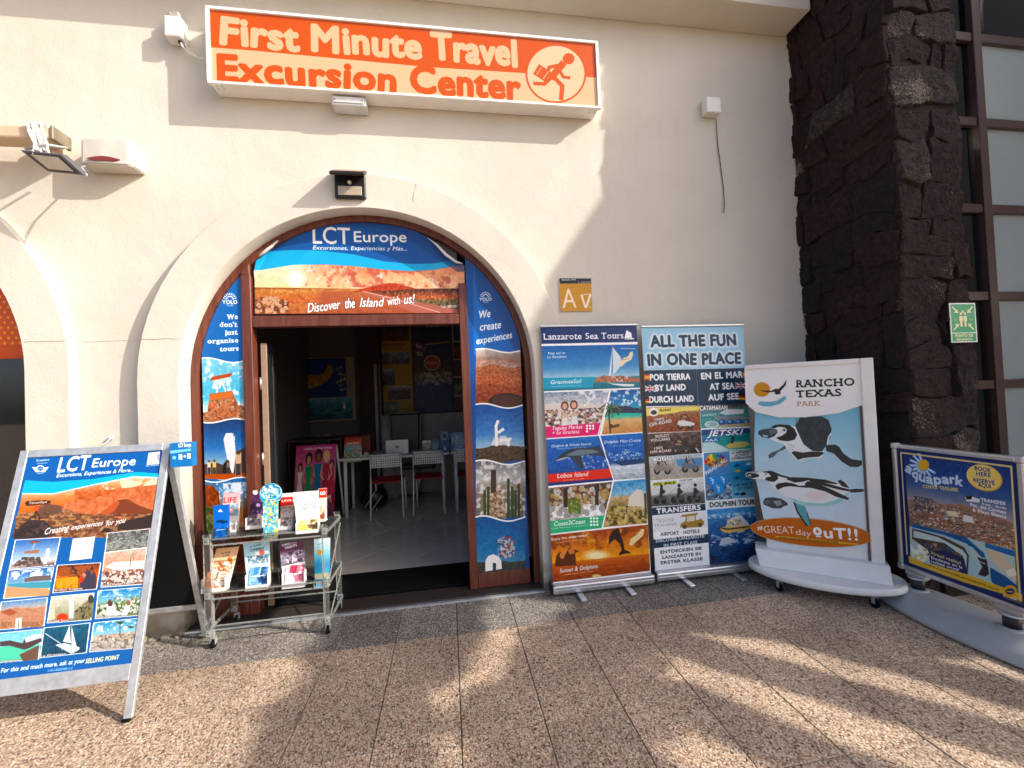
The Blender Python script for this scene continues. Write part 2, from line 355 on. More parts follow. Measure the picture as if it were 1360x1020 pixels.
def slabs(T, off):
    """add slab serifs to the narrow strokes of a glyph"""
    out = [T]
    if not len(T): return T
    top = T[:, :, 1].max()
    for lv, y0, y1 in ((.03 * CAP, -off, .11 * CAP), (None, 0, 0)):
        if lv is None:
            if top < CAP * .9: lvs = top * .97
            else: lvs = min(top, CAP) * .97
            lv, y0, y1 = lvs, min(top, CAP + off) - .11 * CAP, min(top, CAP + off)
        iv = []
        for t in T:
            xs = []
            for i in range(3):
                p, q = t[i], t[(i + 1) % 3]
                if (p[1] - lv) * (q[1] - lv) < 0: xs.append(p[0] + (q[0] - p[0]) * (lv - p[1]) / (q[1] - p[1]))
            if len(xs) == 2: iv.append([min(xs), max(xs)])
        iv.sort(); mg = []
        for a in iv:
            if mg and a[0] <= mg[-1][1] + .005: mg[-1][1] = max(mg[-1][1], a[1])
            else: mg.append(a[:])
        for a, b in mg:
            if b - a < .2:
                a -= .075; b += .075
                out.append(np.array([[[a, y0], [b, y0], [b, y1]], [[a, y0], [b, y1], [a, y1]]]))
    return np.concatenate(out)
_rng = np.random.default_rng(5)
def vnoise(h, w, cell, seed=0, oct=4):
    r = np.random.default_rng(seed); out = np.zeros((h, w)); amp = 1; tot = 0
    for _ in range(oct):
        c = max(cell, 1.0); gh, gw = int(h / c) + 3, int(w / c) + 3
        g = r.random((gh, gw)); y = np.arange(h) / c; x = np.arange(w) / c
        yi = y.astype(int); xi = x.astype(int); fy = (y - yi)[:, None]; fx = (x - xi)[None]
        fy = fy * fy * (3 - 2 * fy); fx = fx * fx * (3 - 2 * fx)
        a = g[yi][:, xi]; b = g[yi][:, xi + 1]; c2 = g[yi + 1][:, xi]; d = g[yi + 1][:, xi + 1]
        out += amp * ((a * (1 - fx) + b * fx) * (1 - fy) + (c2 * (1 - fx) + d * fx) * fy); tot += amp; amp *= .55; cell /= 2
    return out / tot
class Cv:
    S = 3
    def __init__(s, rect, k=2.2, bg='ffffff', sz=None):
        """rect: the sheet's 3D corners tl,tr,br,bl; canvas coordinates follow their projection, so print can be set out from measured points"""
        q = np.array([pj(c) for c in rect]); s.rect = rect
        wpx = max(np.linalg.norm(q[1] - q[0]), np.linalg.norm(q[2] - q[3])); hpx = max(np.linalg.norm(q[3] - q[0]), np.linalg.norm(q[2] - q[1]))
        if sz: s.W, s.H = sz
        else: s.W, s.H = max(8, int(wpx * k)), max(8, int(hpx * k))
        dst = np.array([(0, 0), (s.W, 0), (s.W, s.H), (0, s.H)], float)
        A = []; b = []
        for (x, y), (u, v) in zip(q, dst):
            A.append([x, y, 1, 0, 0, 0, -u * x, -u * y]); b.append(u); A.append([0, 0, 0, x, y, 1, -v * x, -v * y]); b.append(v)
        s.Hm = np.append(np.linalg.solve(np.array(A), np.array(b)), 1).reshape(3, 3)
        s.a = np.ones((s.H, s.W, 3)) * h2(bg); s.z = (0, 0, 1); s.q = q
    def Z(s, ox, oy, k): s.z = (ox, oy, k); return s
    def uv(s): s.z = None; return s                     # then coordinates run 0..1 over the sheet, v down
    def m(s, pts):
        p = np.asarray(pts, float).reshape(-1, 2)
        if s.z is None: return p * [s.W, s.H]
        p = p / s.z[2] + [s.z[0], s.z[1]]
        h = np.c_[p, np.ones(len(p))] @ s.Hm.T; return h[:, :2] / h[:, 2:]
    def mask(s, loops):
        """non-zero winding fill of loops in canvas pixels"""
        S = s.S; H, W = s.H * S, s.W * S
        E0 = []; E1 = []
        for lp in loops:
            lp = np.asarray(lp) * S; E0.append(lp); E1.append(np.roll(lp, -1, 0))
        E0 = np.concatenate(E0); E1 = np.concatenate(E1)
        y0, y1 = np.minimum(E0[:, 1], E1[:, 1]), np.maximum(E0[:, 1], E1[:, 1])
        r0 = np.clip(np.ceil(y0 - .5), 0, H).astype(int); r1 = np.clip(np.ceil(y1 - .5), 0, H).astype(int)
        n = r1 - r0; ok = n > 0
        if not ok.any(): return np.zeros((s.H, s.W))
        E0, E1, r0, n = E0[ok], E1[ok], r0[ok], n[ok]
        idx = np.repeat(np.arange(len(n)), n); row = np.arange(n.sum()) - np.repeat(np.cumsum(n) - n, n) + r0[idx]
        a, b = E0[idx], E1[idx]
        x = a[:, 0] + (b[:, 0] - a[:, 0]) * (row + .5 - a[:, 1]) / (b[:, 1] - a[:, 1])
        sg = np.sign(b[:, 1] - a[:, 1]); ci = np.clip(np.ceil(x - .5), 0, W).astype(int)
        ra, rb = row.min(), row.max() + 1; ra -= ra % S; rb = min(H, rb + (-rb) % S)
        D = np.zeros((rb - ra, W + 1)); np.add.at(D, (row - ra, ci), sg)
        m = (np.abs(np.cumsum(D, 1)[:, :W]) > .5).astype(float).reshape((rb - ra) // S, S, s.W, S).mean((1, 3))
        out = np.zeros((s.H, s.W)); out[ra // S:rb // S] = m; return out
    def comp(s, mk, col, al=1):
        mk = (mk * al)[:, :, None]; s.a = s.a * (1 - mk) + (h2(col) if not (isinstance(col, np.ndarray) and col.ndim == 3) else col) * mk
    def fat(s, mk, r):
        def dil(m, k):
            f = m.copy()
            for dy in range(-k, k + 1):
                for dx in range(-k, k + 1):
                    if dx * dx + dy * dy <= k * k + .8 and (dx or dy):
                        sh = np.zeros_like(m); sh[max(0, -dy):s.H + min(0, -dy), max(0, -dx):s.W + min(0, -dx)] = m[max(0, dy):s.H + min(0, dy), max(0, dx):s.W + min(0, dx)]
                        f = np.maximum(f, sh)
            return f
        k = int(r); a = dil(mk, k) if k else mk; fr = r - k
        return a * (1 - fr) + dil(mk, k + 1) * fr if fr > .05 else a
    def poly(s, pts, col, al=1): s.comp(s.mask([s.m(pts)]), col, al); return s
    def rect4(s, x0, y0, x1, y1, col, al=1): return s.poly([(x0, y0), (x1, y0), (x1, y1), (x0, y1)], col, al)
    def ell(s, cx, cy, rx, ry, col, al=1, rot=0):
        t = np.linspace(0, 2 * np.pi, 40)[:-1]; c, n = math.cos(rot), math.sin(rot)
        return s.poly([(cx + rx * math.cos(a) * c - ry * math.sin(a) * n, cy + rx * math.cos(a) * n + ry * math.sin(a) * c) for a in t], col, al)
    def line(s, pts, w, col, al=1, closed=False):
        p = s.m(pts); w = w * (np.linalg.norm(s.m([(pts[0][0] + 1, pts[0][1])]) - s.m([pts[0]])) if s.z is not None else s.W)
        if closed: p = np.vstack([p, p[:1]])
        lps = []
        for a, b in zip(p, p[1:]):
            d = b - a; L = np.linalg.norm(d)
            if L < 1e-6: continue
            d /= L; n = np.array([-d[1], d[0]]) * w / 2; e = d * w * .3
            lps.append([a - e + n, a - e - n, b + e - n, b + e + n])
        if lps: s.comp(s.mask(lps), col, al)
        return s
    def grad(s, pts, stops, n=.0, cell=8, seed=1, al=1, vec=None):
        """polygon filled with a vertical run of colours and an uneven grain, as a small printed photograph"""
        P = s.m(pts); mk = s.mask([P]); y0, y1 = P[:, 1].min(), P[:, 1].max()
        v = np.clip((np.arange(s.H) - y0) / max(1, y1 - y0), 0, 1); st = sorted(stops)
        c = np.stack([np.interp(v, [a for a, _ in st], [h2(b)[k] for _, b in st]) for k in range(3)], 1)[:, None, :] * np.ones((1, s.W, 1))
        if n: c = c + (vnoise(s.H, s.W, cell, seed)[:, :, None] - .5) * 2 * n * 1.4 + (vnoise(s.H, s.W, 2.2, seed + 50, 2)[:, :, None] - .5) * n * 1.5
        s.comp(mk, np.clip(c, 0, 1), al); return s
    def ridge(s, pts, x0, x1, yb, ys, amp, col, seed=2, n=.1, cell=6):
        """land below an uneven skyline from ys, inside polygon pts (same units as pts)"""
        r = np.random.default_rng(seed); k = 24; xs = np.linspace(x0, x1, k); hh = np.convolve(r.random(k + 4) - .5, [.2, .3, .3, .2], 'same')[2:-2] * amp * 2
        yy = np.interp(np.linspace(0, 1, k), np.linspace(0, 1, len(ys)), ys) - hh
        L = s.mask([s.m(list(zip(xs, yy)) + [(x1, yb), (x0, yb)])]); mk = np.minimum(L, s.mask([s.m(pts)]))
        c = h2(col)[None, None] + (vnoise(s.H, s.W, cell, seed)[:, :, None] - .5) * 2 * n * 1.6
        s.comp(mk, np.clip(c * np.ones((s.H, s.W, 1)), 0, 1)); return s
    def clouds(s, pts, col='ffffff', th=.55, cell=14, seed=3, al=.8):
        mk = s.mask([s.m(pts)]) * np.clip((vnoise(s.H, s.W, cell, seed) - th) * 7, 0, 1); s.comp(mk, col, al); return s
    def spots(s, pts, cols, cnt, r, seed=4, al=.9, asp=1.0):
        """crowd / rubble / leaves: many small blobs inside a polygon"""
        rg = np.random.default_rng(seed); P = np.asarray(pts, float); lo, hi = P.min(0), P.max(0); inside = s.mask([s.m(pts)])
        r *= .74; tx = np.clip(.35 + 1.1 * vnoise(s.H, s.W, 3.5, seed + 9, 2), 0, 1)
        for c in cols:
            lps = []
            for _ in range(int(cnt * 1.7)):
                cx, cy = lo + (hi - lo) * rg.random(2); rr = r * (.5 + rg.random()); k = rg.random() * 3
                lps.append(s.m([(cx + rr * math.cos(k + t), cy + rr * asp * math.sin(k + t)) for t in (0, 1.1, 2.2, 3.1, 4.2, 5.2)]))
            s.comp(np.minimum(s.mask(lps), inside) * tx, c, al)
        return s
    def txt(s, t, p0, p1, h, col, bold=.0, shear=0, serif=False, out=None, jit=0, seed=1, al=1, glow=None):
        """one line of lettering from baseline point p0 to p1 with cap height h"""
        rg = np.random.default_rng(seed); x = 0; T = []
        for ch in t:
            g, adv = glyph(ch, 0)
            if len(g):
                g = g.copy()
                if serif: g = slabs(g, .0)
                if jit:
                    a = (rg.random() - .5) * jit; dy = (rg.random() - .5) * jit * .35; cx = adv / 2
                    R = np.array([[math.cos(a), -math.sin(a)], [math.sin(a), math.cos(a)]]); g = (g - [cx, CAP / 2]) @ R.T + [cx, CAP / 2 + dy]
                g[:, :, 0] += x + shear * g[:, :, 1]; T.append(g)
            x += adv * (1 + (.06 if serif else 0) + bold * 1.2)
        if not T: return s
        T = np.concatenate(T); x0, x1 = T[:, :, 0].min(), T[:, :, 0].max()
        A, B = s.m([p0, p1]); hc = np.linalg.norm(s.m([(p0[0], p0[1] - h)])[0] - A); e = B - A; up = np.array([e[1], -e[0]]); up /= np.linalg.norm(up)
        Q = A + ((T[:, :, :1] - x0) / (x1 - x0)) * e + (T[:, :, 1:] / CAP) * hc * up
        mk = s.mask(list(Q))
        if bold > 0: mk = s.fat(mk, bold / CAP * hc)
        for o, sty in ((glow, 1), (out, 0)):
            if o:
                c, wd = o; r = max(1, int(round(wd * hc))); f = mk.copy()
                for dy in range(-r, r + 1):
                    for dx in range(-r, r + 1):
                        if dx * dx + dy * dy <= r * r + .5:
                            sh = np.zeros_like(mk); ys = slice(max(0, dy), s.H + min(0, dy)); yd = slice(max(0, -dy), s.H + min(0, -dy)); xs = slice(max(0, dx), s.W + min(0, dx)); xd = slice(max(0, -dx), s.W + min(0, -dx))
                            sh[ys, xs] = mk[yd, xd]; f = np.maximum(f, sh * (1 if not sty else max(0, 1 - math.hypot(dx, dy) / (r + 1))))
                s.comp(f, c, al)
        s.comp(mk, col, al); return s
    def mat(s, name, rough=.4, grain=0, spec=.4, bright=1.0):
        im = bpy.data.images.new(name, s.W, s.H, alpha=False)
        a = np.clip(s.a, 0, 1)
        buf = np.ones((s.H, s.W, 4), np.float32); buf[:, :, :3] = a[::-1]
        im.pixels.foreach_set(buf.ravel()); im.update(); im.pack()
        m = bpy.data.materials.new(name); m.use_nodes = True; nt = m.node_tree; b = nt.nodes['Principled BSDF']
        t = nt.nodes.new('ShaderNodeTexImage'); t.image = im; t.extension = 'EXTEND'
        n = nt.nodes.new('ShaderNodeTexNoise'); n.inputs['Scale'].default_value = 9; tc = nt.nodes.new('ShaderNodeTexCoord'); nt.links.new(tc.outputs['Object'], n.inputs[0])
        bu = nt.nodes.new('ShaderNodeBump'); bu.inputs['Strength'].default_value = .12; bu.inputs['Distance'].default_value = .01
        nt.links.new(n.outputs[0], bu.inputs['Height']); nt.links.new(bu.outputs[0], b.inputs['Normal'])
        hs = nt.nodes.new('ShaderNodeHueSaturation'); hs.inputs['Value'].default_value = 1.0 * bright; hs.inputs['Saturation'].default_value = 1.06
        nt.links.new(t.outputs[0], hs.inputs['Color']); nt.links.new(hs.outputs[0], b.inputs['Base Color'])
        b.inputs['Roughness'].default_value = rough; b.inputs['Specular IOR Level'].default_value = spec
        return m
def rectxz(x0, x1, z0, z1, y, y2=None):
    """upright sheet facing -Y; y2 = depth of its top edge if it leans"""
    y2 = y if y2 is None else y2
    return [(x0, y2, z1), (x1, y2, z1), (x1, y, z0), (x0, y, z0)]
# ------------------------------------------------------------------ ground and pavement
base = MB().box((-60, -60, -.3), (60, 3.06, -.03)).build('ground', M_joint); tag(base, kind='structure')
pav = empty('pavement', (0, 0, 0)); tag(pav, kind='structure')
TX, TY = .3785, .3975
def tile_mesh(name, w, d, m):
    bm = bmesh.new(); bmesh.ops.create_cube(bm, size=1)
    for v in bm.verts: v.co = Vector((v.co.x * w, v.co.y * d, v.co.z * .03 - .015))
    bmesh.ops.bevel(bm, geom=[e for e in bm.edges if e.verts[0].co.z > -.01 and e.verts[1].co.z > -.01], offset=.0018, segments=1, affect='EDGES')
    me = bpy.data.meshes.new(name); bm.to_mesh(me); bm.free(); me.materials.append(m); return me
tme = tile_mesh('tile', TX - .0045, TY - .0045, M_peb)
r = random.Random(3)
for j in range(8):
    for i in range(-9, 14):
        o = bpy.data.objects.new('tile', tme); COL.objects.link(o); o.parent = pav
        o.location = (i * TX + TX / 2, 2.67 - TY * (j + .5), r.uniform(-.0012, .0008)); o.rotation_euler = (r.uniform(-.0015, .0015), r.uniform(-.0015, .0015), 0)
gme = tile_mesh('border_tile', TX - .004, .45 - .004, M_grey)
for i in range(-9, 14):
    o = bpy.data.objects.new('border_tile', gme); COL.objects.link(o); o.parent = pav
    o.location = (i * TX + TX / 2, 2.67 + .225, r.uniform(-.0008, .0008))
# the paving beyond the laid tiles, towards the street
tag(MB().box((-60, -60, -.03), (60, 2.67 - 8 * TY - .002, -.002)).box((-60, 2.67 - 8 * TY, -.03), (-9 * TX, 3.06, -.002)).box((14 * TX, 2.67 - 8 * TY, -.03), (60, 2.745, -.002)).build('street_paving', M_peb), kind='structure')

# ------------------------------------------------------------------ shop front building
CX, ZS, RI, RO = -.56, 1.66, 1.215, 1.457
LX, LZ = -3.865, 1.77
def arch(cx, zs, r, zb=-.02, n=40):
    return [(cx - r, zb)] + [(cx - r * math.cos(math.pi * k / n), zs + r * math.sin(math.pi * k / n)) for k in range(n + 1)] + [(cx + r, zb)]
bld = empty('shop_building', (0, 3.14, 0), label='cream plastered shop wall with two arched openings and a soffit above', cat='building')
def P(o): # parent a world-placed mesh to a thing, keeping its place
    return o
def adopt(o, parent):
    o.parent = parent; o.matrix_parent_inverse = Matrix.Translation(parent.location).inverted() if not parent.parent else Matrix.Translation(parent.location + parent.parent.location).inverted(); return o
def kids(parent, *os):
    bpy.context.view_layer.update()
    for o in os:
        o.parent = parent; o.matrix_parent_inverse = parent.matrix_world.inverted()
    return os[0] if os else None
A1, A2 = arch(CX, ZS, RI + .1), arch(LX, LZ, RI + .1)
outl = [(-6.2, -.02)] + arch(LX, LZ, RI + .1) + arch(CX, ZS, RI + .1) + [(3.08, -.02), (3.08, 5.2), (-6.2, 5.2)]
wall = plate('facade_wall', [outl], 3.14, 3.42, M_plaster)
s1 = plate('arch_surround', [arch(CX, ZS, RO) + arch(CX, ZS, RI)[::-1]], 3.07, 3.30, M_plaster, bev=.004)
s2 = plate('arch_surround', [arch(LX, LZ, RO) + arch(LX, LZ, RI)[::-1]], 3.07, 3.30, M_plaster, bev=.004)
sof = MB().box((-6.2, 2.876, 4.5), (3.02, 3.138, 5.2), .004).box((-6.2, 2.80, 4.66), (3.02, 2.872, 5.2), .004).build('soffit', M_plaster)
# broken plaster lumps at the foot of the surround
rr = random.Random(11); mb = MB()
for k in range(16):
    x = rr.choice([rr.uniform(CX - RO, CX - RI - .02), rr.uniform(.66, .88)]); s = rr.uniform(.012, .035)
    mb.sphere((x, 3.062 - rr.uniform(-.01, .03), s * .3), s, (1.3, .8, .7), 6, 4)
rub = mb.build('plaster_crumbs', M_plaster); tag(rub, kind='stuff')
# hairline cracks round the arch: thin recessed lines drawn as shallow dark fissures
M_crack = mat('crack', (.50, .465, .40), .95)
mb = MB()
def crack(pts, y=3.1393, w=.0008):
    for a, b in zip(pts, pts[1:]): mb.bar((a[0], y, a[1]), (b[0], y, b[1]), w, .003, up=(0, 1, 0))
def wob(a, b, n=8, amp=.012):
    return [(a[0] + (b[0] - a[0]) * t / n + rr.uniform(-amp, amp), a[1] + (b[1] - a[1]) * t / n + rr.uniform(-amp, amp)) for t in range(n + 1)]
pass
pass
for y0, xa, xb in ((3.0685, CX - RO, CX - RI), (3.0685, LX + RI, LX + RO), (3.0685, CX + RI, CX + RO)): crack(wob((xa, 1.955), (xb, 1.957), 6, .003), y0)
crack(wob((-2.38, 1.957), (-2.02, 1.96), 8, .003)); crack(wob((-.2, 2.93), (-.17, 3.06), 5, .006), 3.0685); crack(wob((.1, 2.87), (.16, 2.95), 5, .006), 3.0685)
crk = mb.build('hairline_crack', M_crack); tag(crk, kind='stuff')
kids(bld, wall, s1, s2, sof, rub, crk)

# sill, threshold and doormat
thr = MB().box((-1.775, 3.1, -.02), (.655, 3.275, .022), .003).build('threshold', mat('sill_stone', (.035, .027, .022), .6, bump=.3))
met = MB().box((-1.775, 3.066, -.0), (.66, 3.098, .012), .002).build('threshold_strip', M_galv)
kids(bld, thr, met)
mt = MB().box((-1.33, 3.29, .025), (.145, 3.71, .034), .003).build('doormat', M_rubber); tag(mt, 'black rubber doormat lying just inside the open shop door', 'doormat')

# ------------------------------------------------------------------ room behind
tag(MB().box((-2.6, 3.28, -.2), (2.6, 3.714, .02)).build('entrance_floor', M_black), kind='structure')
tag(MB().box((-2.6, 3.716, -.2), (2.6, 7.4, .022)).build('floor', M_joint), kind='structure')
flo = empty('tiled_floor'); tag(flo, kind='structure')
fme = tile_mesh('floor_tile', .447, .447, M_floor)
for i in range(-4, 5):
    for j in range(-1, 9):
        # laid on the diagonal
        x = -.6 + (i - j) * .3182 + 1.2; y = 3.9 + (i + j) * .3182
        if -2.3 < x < 1.6 and 4.03 < y < 7:
            o = bpy.data.objects.new('floor_tile', fme); COL.objects.link(o); o.parent = flo; o.location = (x, y, .034); o.rotation_euler = (0, 0, math.pi / 4)
tag(MB().box((-2.3, 3.716, .0221), (1.6, 7.2, .0325)).build('floor_bed', M_floor), kind='structure')
rm = empty('shop_room', (0, 5, 0)); tag(rm, kind='structure')
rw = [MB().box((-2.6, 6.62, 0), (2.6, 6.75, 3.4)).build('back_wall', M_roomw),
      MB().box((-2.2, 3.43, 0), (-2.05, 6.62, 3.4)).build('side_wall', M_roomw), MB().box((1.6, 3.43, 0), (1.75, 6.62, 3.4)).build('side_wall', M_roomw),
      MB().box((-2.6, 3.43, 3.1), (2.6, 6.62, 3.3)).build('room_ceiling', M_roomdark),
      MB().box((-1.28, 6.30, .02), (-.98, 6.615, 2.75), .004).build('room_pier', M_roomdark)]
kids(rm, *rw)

# ------------------------------------------------------------------ door frame in the arch
df = empty('door_frame', (-.6, 3.2, 0), label='dark brown wooden arched door frame with side lights under the plaster arch', cat='door frame')
YF = 3.195
arc_o, arc_i = arch(CX, ZS, RI - .003, .023), arch(CX, ZS, RI - .048, .023)
fr = plate('arched_frame', [arc_o + arc_i[::-1]], YF, YF + .075, M_wood, bev=.004)
pl_ = MB().box((-1.43, YF - .004, .024), (-1.365, YF + .08, 2.42), .004).build('post', M_wood)
pr_ = MB().box((.108, YF - .004, .024), (.168, YF + .08, 2.36), .004).build('post', M_wood)
pl2 = MB().box((-1.43, YF + .0, 2.42), (-1.372, YF + .07, 2.53), .003).build('post_top', M_wood)
lin = MB().box((-1.364, YF - .001, 2.045), (.107, YF + .075, 2.125), .004).build('lintel', M_wood)
rl1 = MB().box((-1.696, YF + .004, .024), (-1.431, YF + .07, .15), .004).build('bottom_rail', M_wood)
rl2 = MB().box((.169, YF + .004, .024), (.576, YF + .07, .135), .004).build('bottom_rail', M_wood)
kids(df, fr, pl_, pr_, pl2, lin, rl1, rl2)
def arch_clip(x0, x1, z0, r, n=18, cx=CX, zs=ZS):
    """outline of the part of an arch of radius r between x0 and x1 above z0"""
    top = []
    for k in range(n + 1):
        x = x0 + (x1 - x0) * k / n; d = r * r - (x - cx) ** 2; z = zs + math.sqrt(max(d, 0)) if d > 0 else zs
        top.append((x, z))
    return [(x0, z0)] + top + [(x1, z0)]
# open leaf folded back against the inner left side
lf = empty('door_leaf', (-1.35, 3.3, .03), label='open glazed door leaf folded back at the left of the doorway', cat='door')
a = MB().box((-1.345, 3.285, .035), (-1.305, 3.42, .14), .003).box((-1.345, 3.285, 1.86), (-1.305, 3.42, 1.94), .003).box((-1.345, 3.285, .14), (-1.305, 3.36, 1.86), .003).box((-1.345, 3.38, .14), (-1.305, 3.42, 1.86), .003).build('leaf_frame', M_black)  # black puts the shade inside the doorway into the frame's colour
b = MB().box((-1.329, 3.36, .14), (-1.323, 3.38, 1.86)).build('pane', M_glass)
hs = [MB().cyl((-1.352, 3.279, z), .008, .09, 8).build('hinge', M_alu) for z in (.4, 1.05, 1.6)]
ed = MB().box((-1.3455, 3.276, .035), (-1.3045, 3.284, 1.94), .002).build('lit_leaf_edge', mat('leaf_wood_lit', (.33, .22, .15), .5, scale=30)); kids(lf, a, b, ed, *hs)  # paler wood paints the sunlight on the leaf's near edge

# ------------------------------------------------------------------ stone pillar
M_lava = [lava_mat('lava_brown', (.038, .013, .009), (.17, .14, .115), -.01), lava_mat('lava_red', (.042, .010, .007), (.14, .085, .07), -.03), lava_mat('lava_grey', (.040, .021, .015), (.30, .26, .21), .075), lava_mat('lava_dark', (.021, .0085, .0065), (.10, .07, .06), -.05), lava_mat('lava_pale', (.07, .052, .042), (.42, .35, .27), .13)]
pil = empty('stone_pillar', (3.3, 2.7, 0), label='rough dark volcanic stone pillar between the cream wall and the window wall', cat='pillar')
PX0, PX1, PY0, PY1, PH = 3.062, 3.605, 2.355, 3.36, 5.3
core = MB().box((PX0 + .012, PY0 + .012, -.02), (PX1 - .01, PY1, PH)).build('core', mat('mortar_dark', (.022, .014, .011), .95, bump=.8, bscale=60))
def clip(poly, n, d):
    out = []
    for i in range(len(poly)):
        a, b = poly[i], poly[(i + 1) % len(poly)]; da, db = a[0] * n[0] + a[1] * n[1] - d, b[0] * n[0] + b[1] * n[1] - d
        if da <= 0: out.append(a)
        if (da < 0) != (db < 0) and da != db:
            t = da / (da - db); out.append((a[0] + (b[0] - a[0]) * t, a[1] + (b[1] - a[1]) * t))
    return out
def stones(Wd, Hd, rowh, seed, ox):
    """roughly coursed blocks: wavering beds, slanting joints, some blocks split again"""
    rg = random.Random(seed); beds = [0]
    while beds[-1] < Hd: beds.append(beds[-1] + rowh * rg.uniform(.55, 1.4))
    K = 7; B = []
    for j, z in enumerate(beds):
        B.append([min(Hd, z + (rg.uniform(-.045, .045) if 0 < j else 0)) for _ in range(K)])
    bz = lambda j, x: float(np.interp(x, np.linspace(0, Wd, K), B[j]))
    cells = []; g = .0035
    def emit(P):
        cx = sum(p[0] for p in P) / len(P); cz = sum(p[1] for p in P) / len(P); Q = []
        for x, z in P:
            d = math.hypot(x - cx, z - cz) + 1e-6; Q.append((x - (x - cx) / d * g, z - (z - cz) / d * g))
        xs = [p[0] for p in P]; zs = [p[1] for p in P]
        if max(xs) - min(xs) > .03 and max(zs) - min(zs) > .03: cells.append(Q)
    for j in range(len(beds) - 1):
        x = 0; b0 = t0 = 0.0
        while x < Wd - 1e-6:
            w_ = rg.choice([rg.uniform(.12, .2), rg.uniform(.22, .36), rg.uniform(.28, .44)]); x2 = x + w_
            if Wd - x2 < .11: x2 = Wd
            sl = 0 if x2 >= Wd else rg.uniform(-.035, .035); b1, t1 = x2 - sl, x2 + sl
            xm = (b0 + b1) / 2; xt = (t0 + t1) / 2
            c1 = rg.uniform(.0, .03)
            bot = [(b0 + c1 * .5, bz(j, b0)), (xm, bz(j, xm)), (b1 - c1, bz(j, b1))]; top = [(t1, bz(j + 1, t1) - c1), (t1 - c1, bz(j + 1, t1)), (xt, bz(j + 1, xt)), (t0 + c1, bz(j + 1, t0)), (t0, bz(j + 1, t0) - c1 * .6)]
            h = bz(j + 1, xt) - bz(j, xm)
            if h > .3 and rg.random() < .4:
                f = rg.uniform(.3, .7); L_ = (b0 * (1 - f) + t0 * f, bz(j, b0) * (1 - f) + bz(j + 1, t0) * f); R_ = (b1 * (1 - f) + t1 * f, bz(j, b1) * (1 - f) + bz(j + 1, t1) * f + rg.uniform(-.03, .03))
                emit(bot + [R_, L_]); emit([L_, R_] + top)
            elif w_ > .3 and rg.random() < .3:
                f = rg.uniform(.35, .65); mb_, mt_ = b0 * (1 - f) + b1 * f, t0 * (1 - f) + t1 * f + rg.uniform(-.06, .06)
                emit([bot[0], (mb_, bz(j, mb_)), (mt_, bz(j + 1, mt_)), top[3], top[4]]); emit([(mb_, bz(j, mb_)), bot[2], top[0], top[1], (mt_, bz(j + 1, mt_))])
            else: emit(bot + top)
            x, b0, t0 = x2, b1, t1
    return cells
from mathutils import noise as mno
def stone_obj(poly, o, ex, en, seed, wrap=0):
    rg = random.Random(seed); ez = Vector((0, 0, 1)); cx = sum(p[0] for p in poly) / len(poly); cz = sum(p[1] for p in poly) / len(poly)
    P = []
    for a, b in zip(poly, poly[1:] + poly[:1]):            # roughen the outline
        L = math.hypot(b[0] - a[0], b[1] - a[1]); k = max(1, int(L / .045))
        for t in range(k):
            f = t / k; j = .007
            P.append((a[0] + (b[0] - a[0]) * f + rg.uniform(-j, j), a[1] + (b[1] - a[1]) * f + rg.uniform(-j, j)))
    ext = rg.uniform(.004, .026); tx, tz = rg.uniform(-.12, .12), rg.uniform(-.12, .12)
    bm = bmesh.new(); rings = []
    for s, d in ((1, -.02), (1, ext * .7), (.96, ext * 1.0), (.78, ext * 1.06), (.58, ext * 1.08), (.38, ext * 1.1), (.18, ext * 1.1)):
        ring = []
        for x, z in P:
            X, Z_ = cx + (x - cx) * s, cz + (z - cz) * s
            w3 = Vector((X * 13, Z_ * 13, seed * 3.7)); dd = d + (mno.noise(w3) * .010 + mno.noise(w3 * 3.1) * .010 if d > 0 else 0) + (tx * (X - cx) + tz * (Z_ - cz) if d > 0 else 0)
            ring.append(bm.verts.new(Vector(o) + ex * X + ez * Z_ + en * dd))
        rings.append(ring)
    n = len(P)
    for A, B in zip(rings, rings[1:]):
        for k in range(n): bm.faces.new((A[k], A[(k + 1) % n], B[(k + 1) % n], B[k]))
    bm.faces.new(rings[-1])
    bmesh.ops.recalc_face_normals(bm, faces=bm.faces[:])
    me = bpy.data.meshes.new('stone'); bm.to_mesh(me); bm.free()
    return me
wts = [4, 4, 2, 4, 0]; rg = random.Random(21); sl_ = []
for k, c in enumerate(stones(PY1 - PY0 - .0, PH, .26, 5, 0)):
    sl_.append(link('stone', stone_obj(c, (PX0, PY1, 0), Vector((0, -1, 0)), Vector((-1, 0, 0)), k + 1), rg.choices(M_lava, [5, 5, .6, 4, .25])[0]))
for k, c in enumerate(stones(PX1 - PX0, PH, .26, 9, 0)):
    zc = sum(p[1] for p in c) / len(c)
    sl_.append(link('stone', stone_obj(c, (PX0, PY0, 0), Vector((1, 0, 0)), Vector((0, -1, 0)), k + 200), rg.choices(M_lava, [3, 1.6, 4, 1, 3 if zc > 3.1 else .5])[0]))
kids(pil, core, *sl_)
# ragged edge of plaster where the wall meets the stone
mb = MB(); rr = random.Random(5); z = 0
while z < 4.5:
    h = rr.uniform(.03, .09); mb.box((3.035 + rr.uniform(-.006, .004), 3.1365, z), (3.09, 3.2, z + h)); z += h
edge = mb.build('plaster_edge', M_plaster); kids(bld, edge)

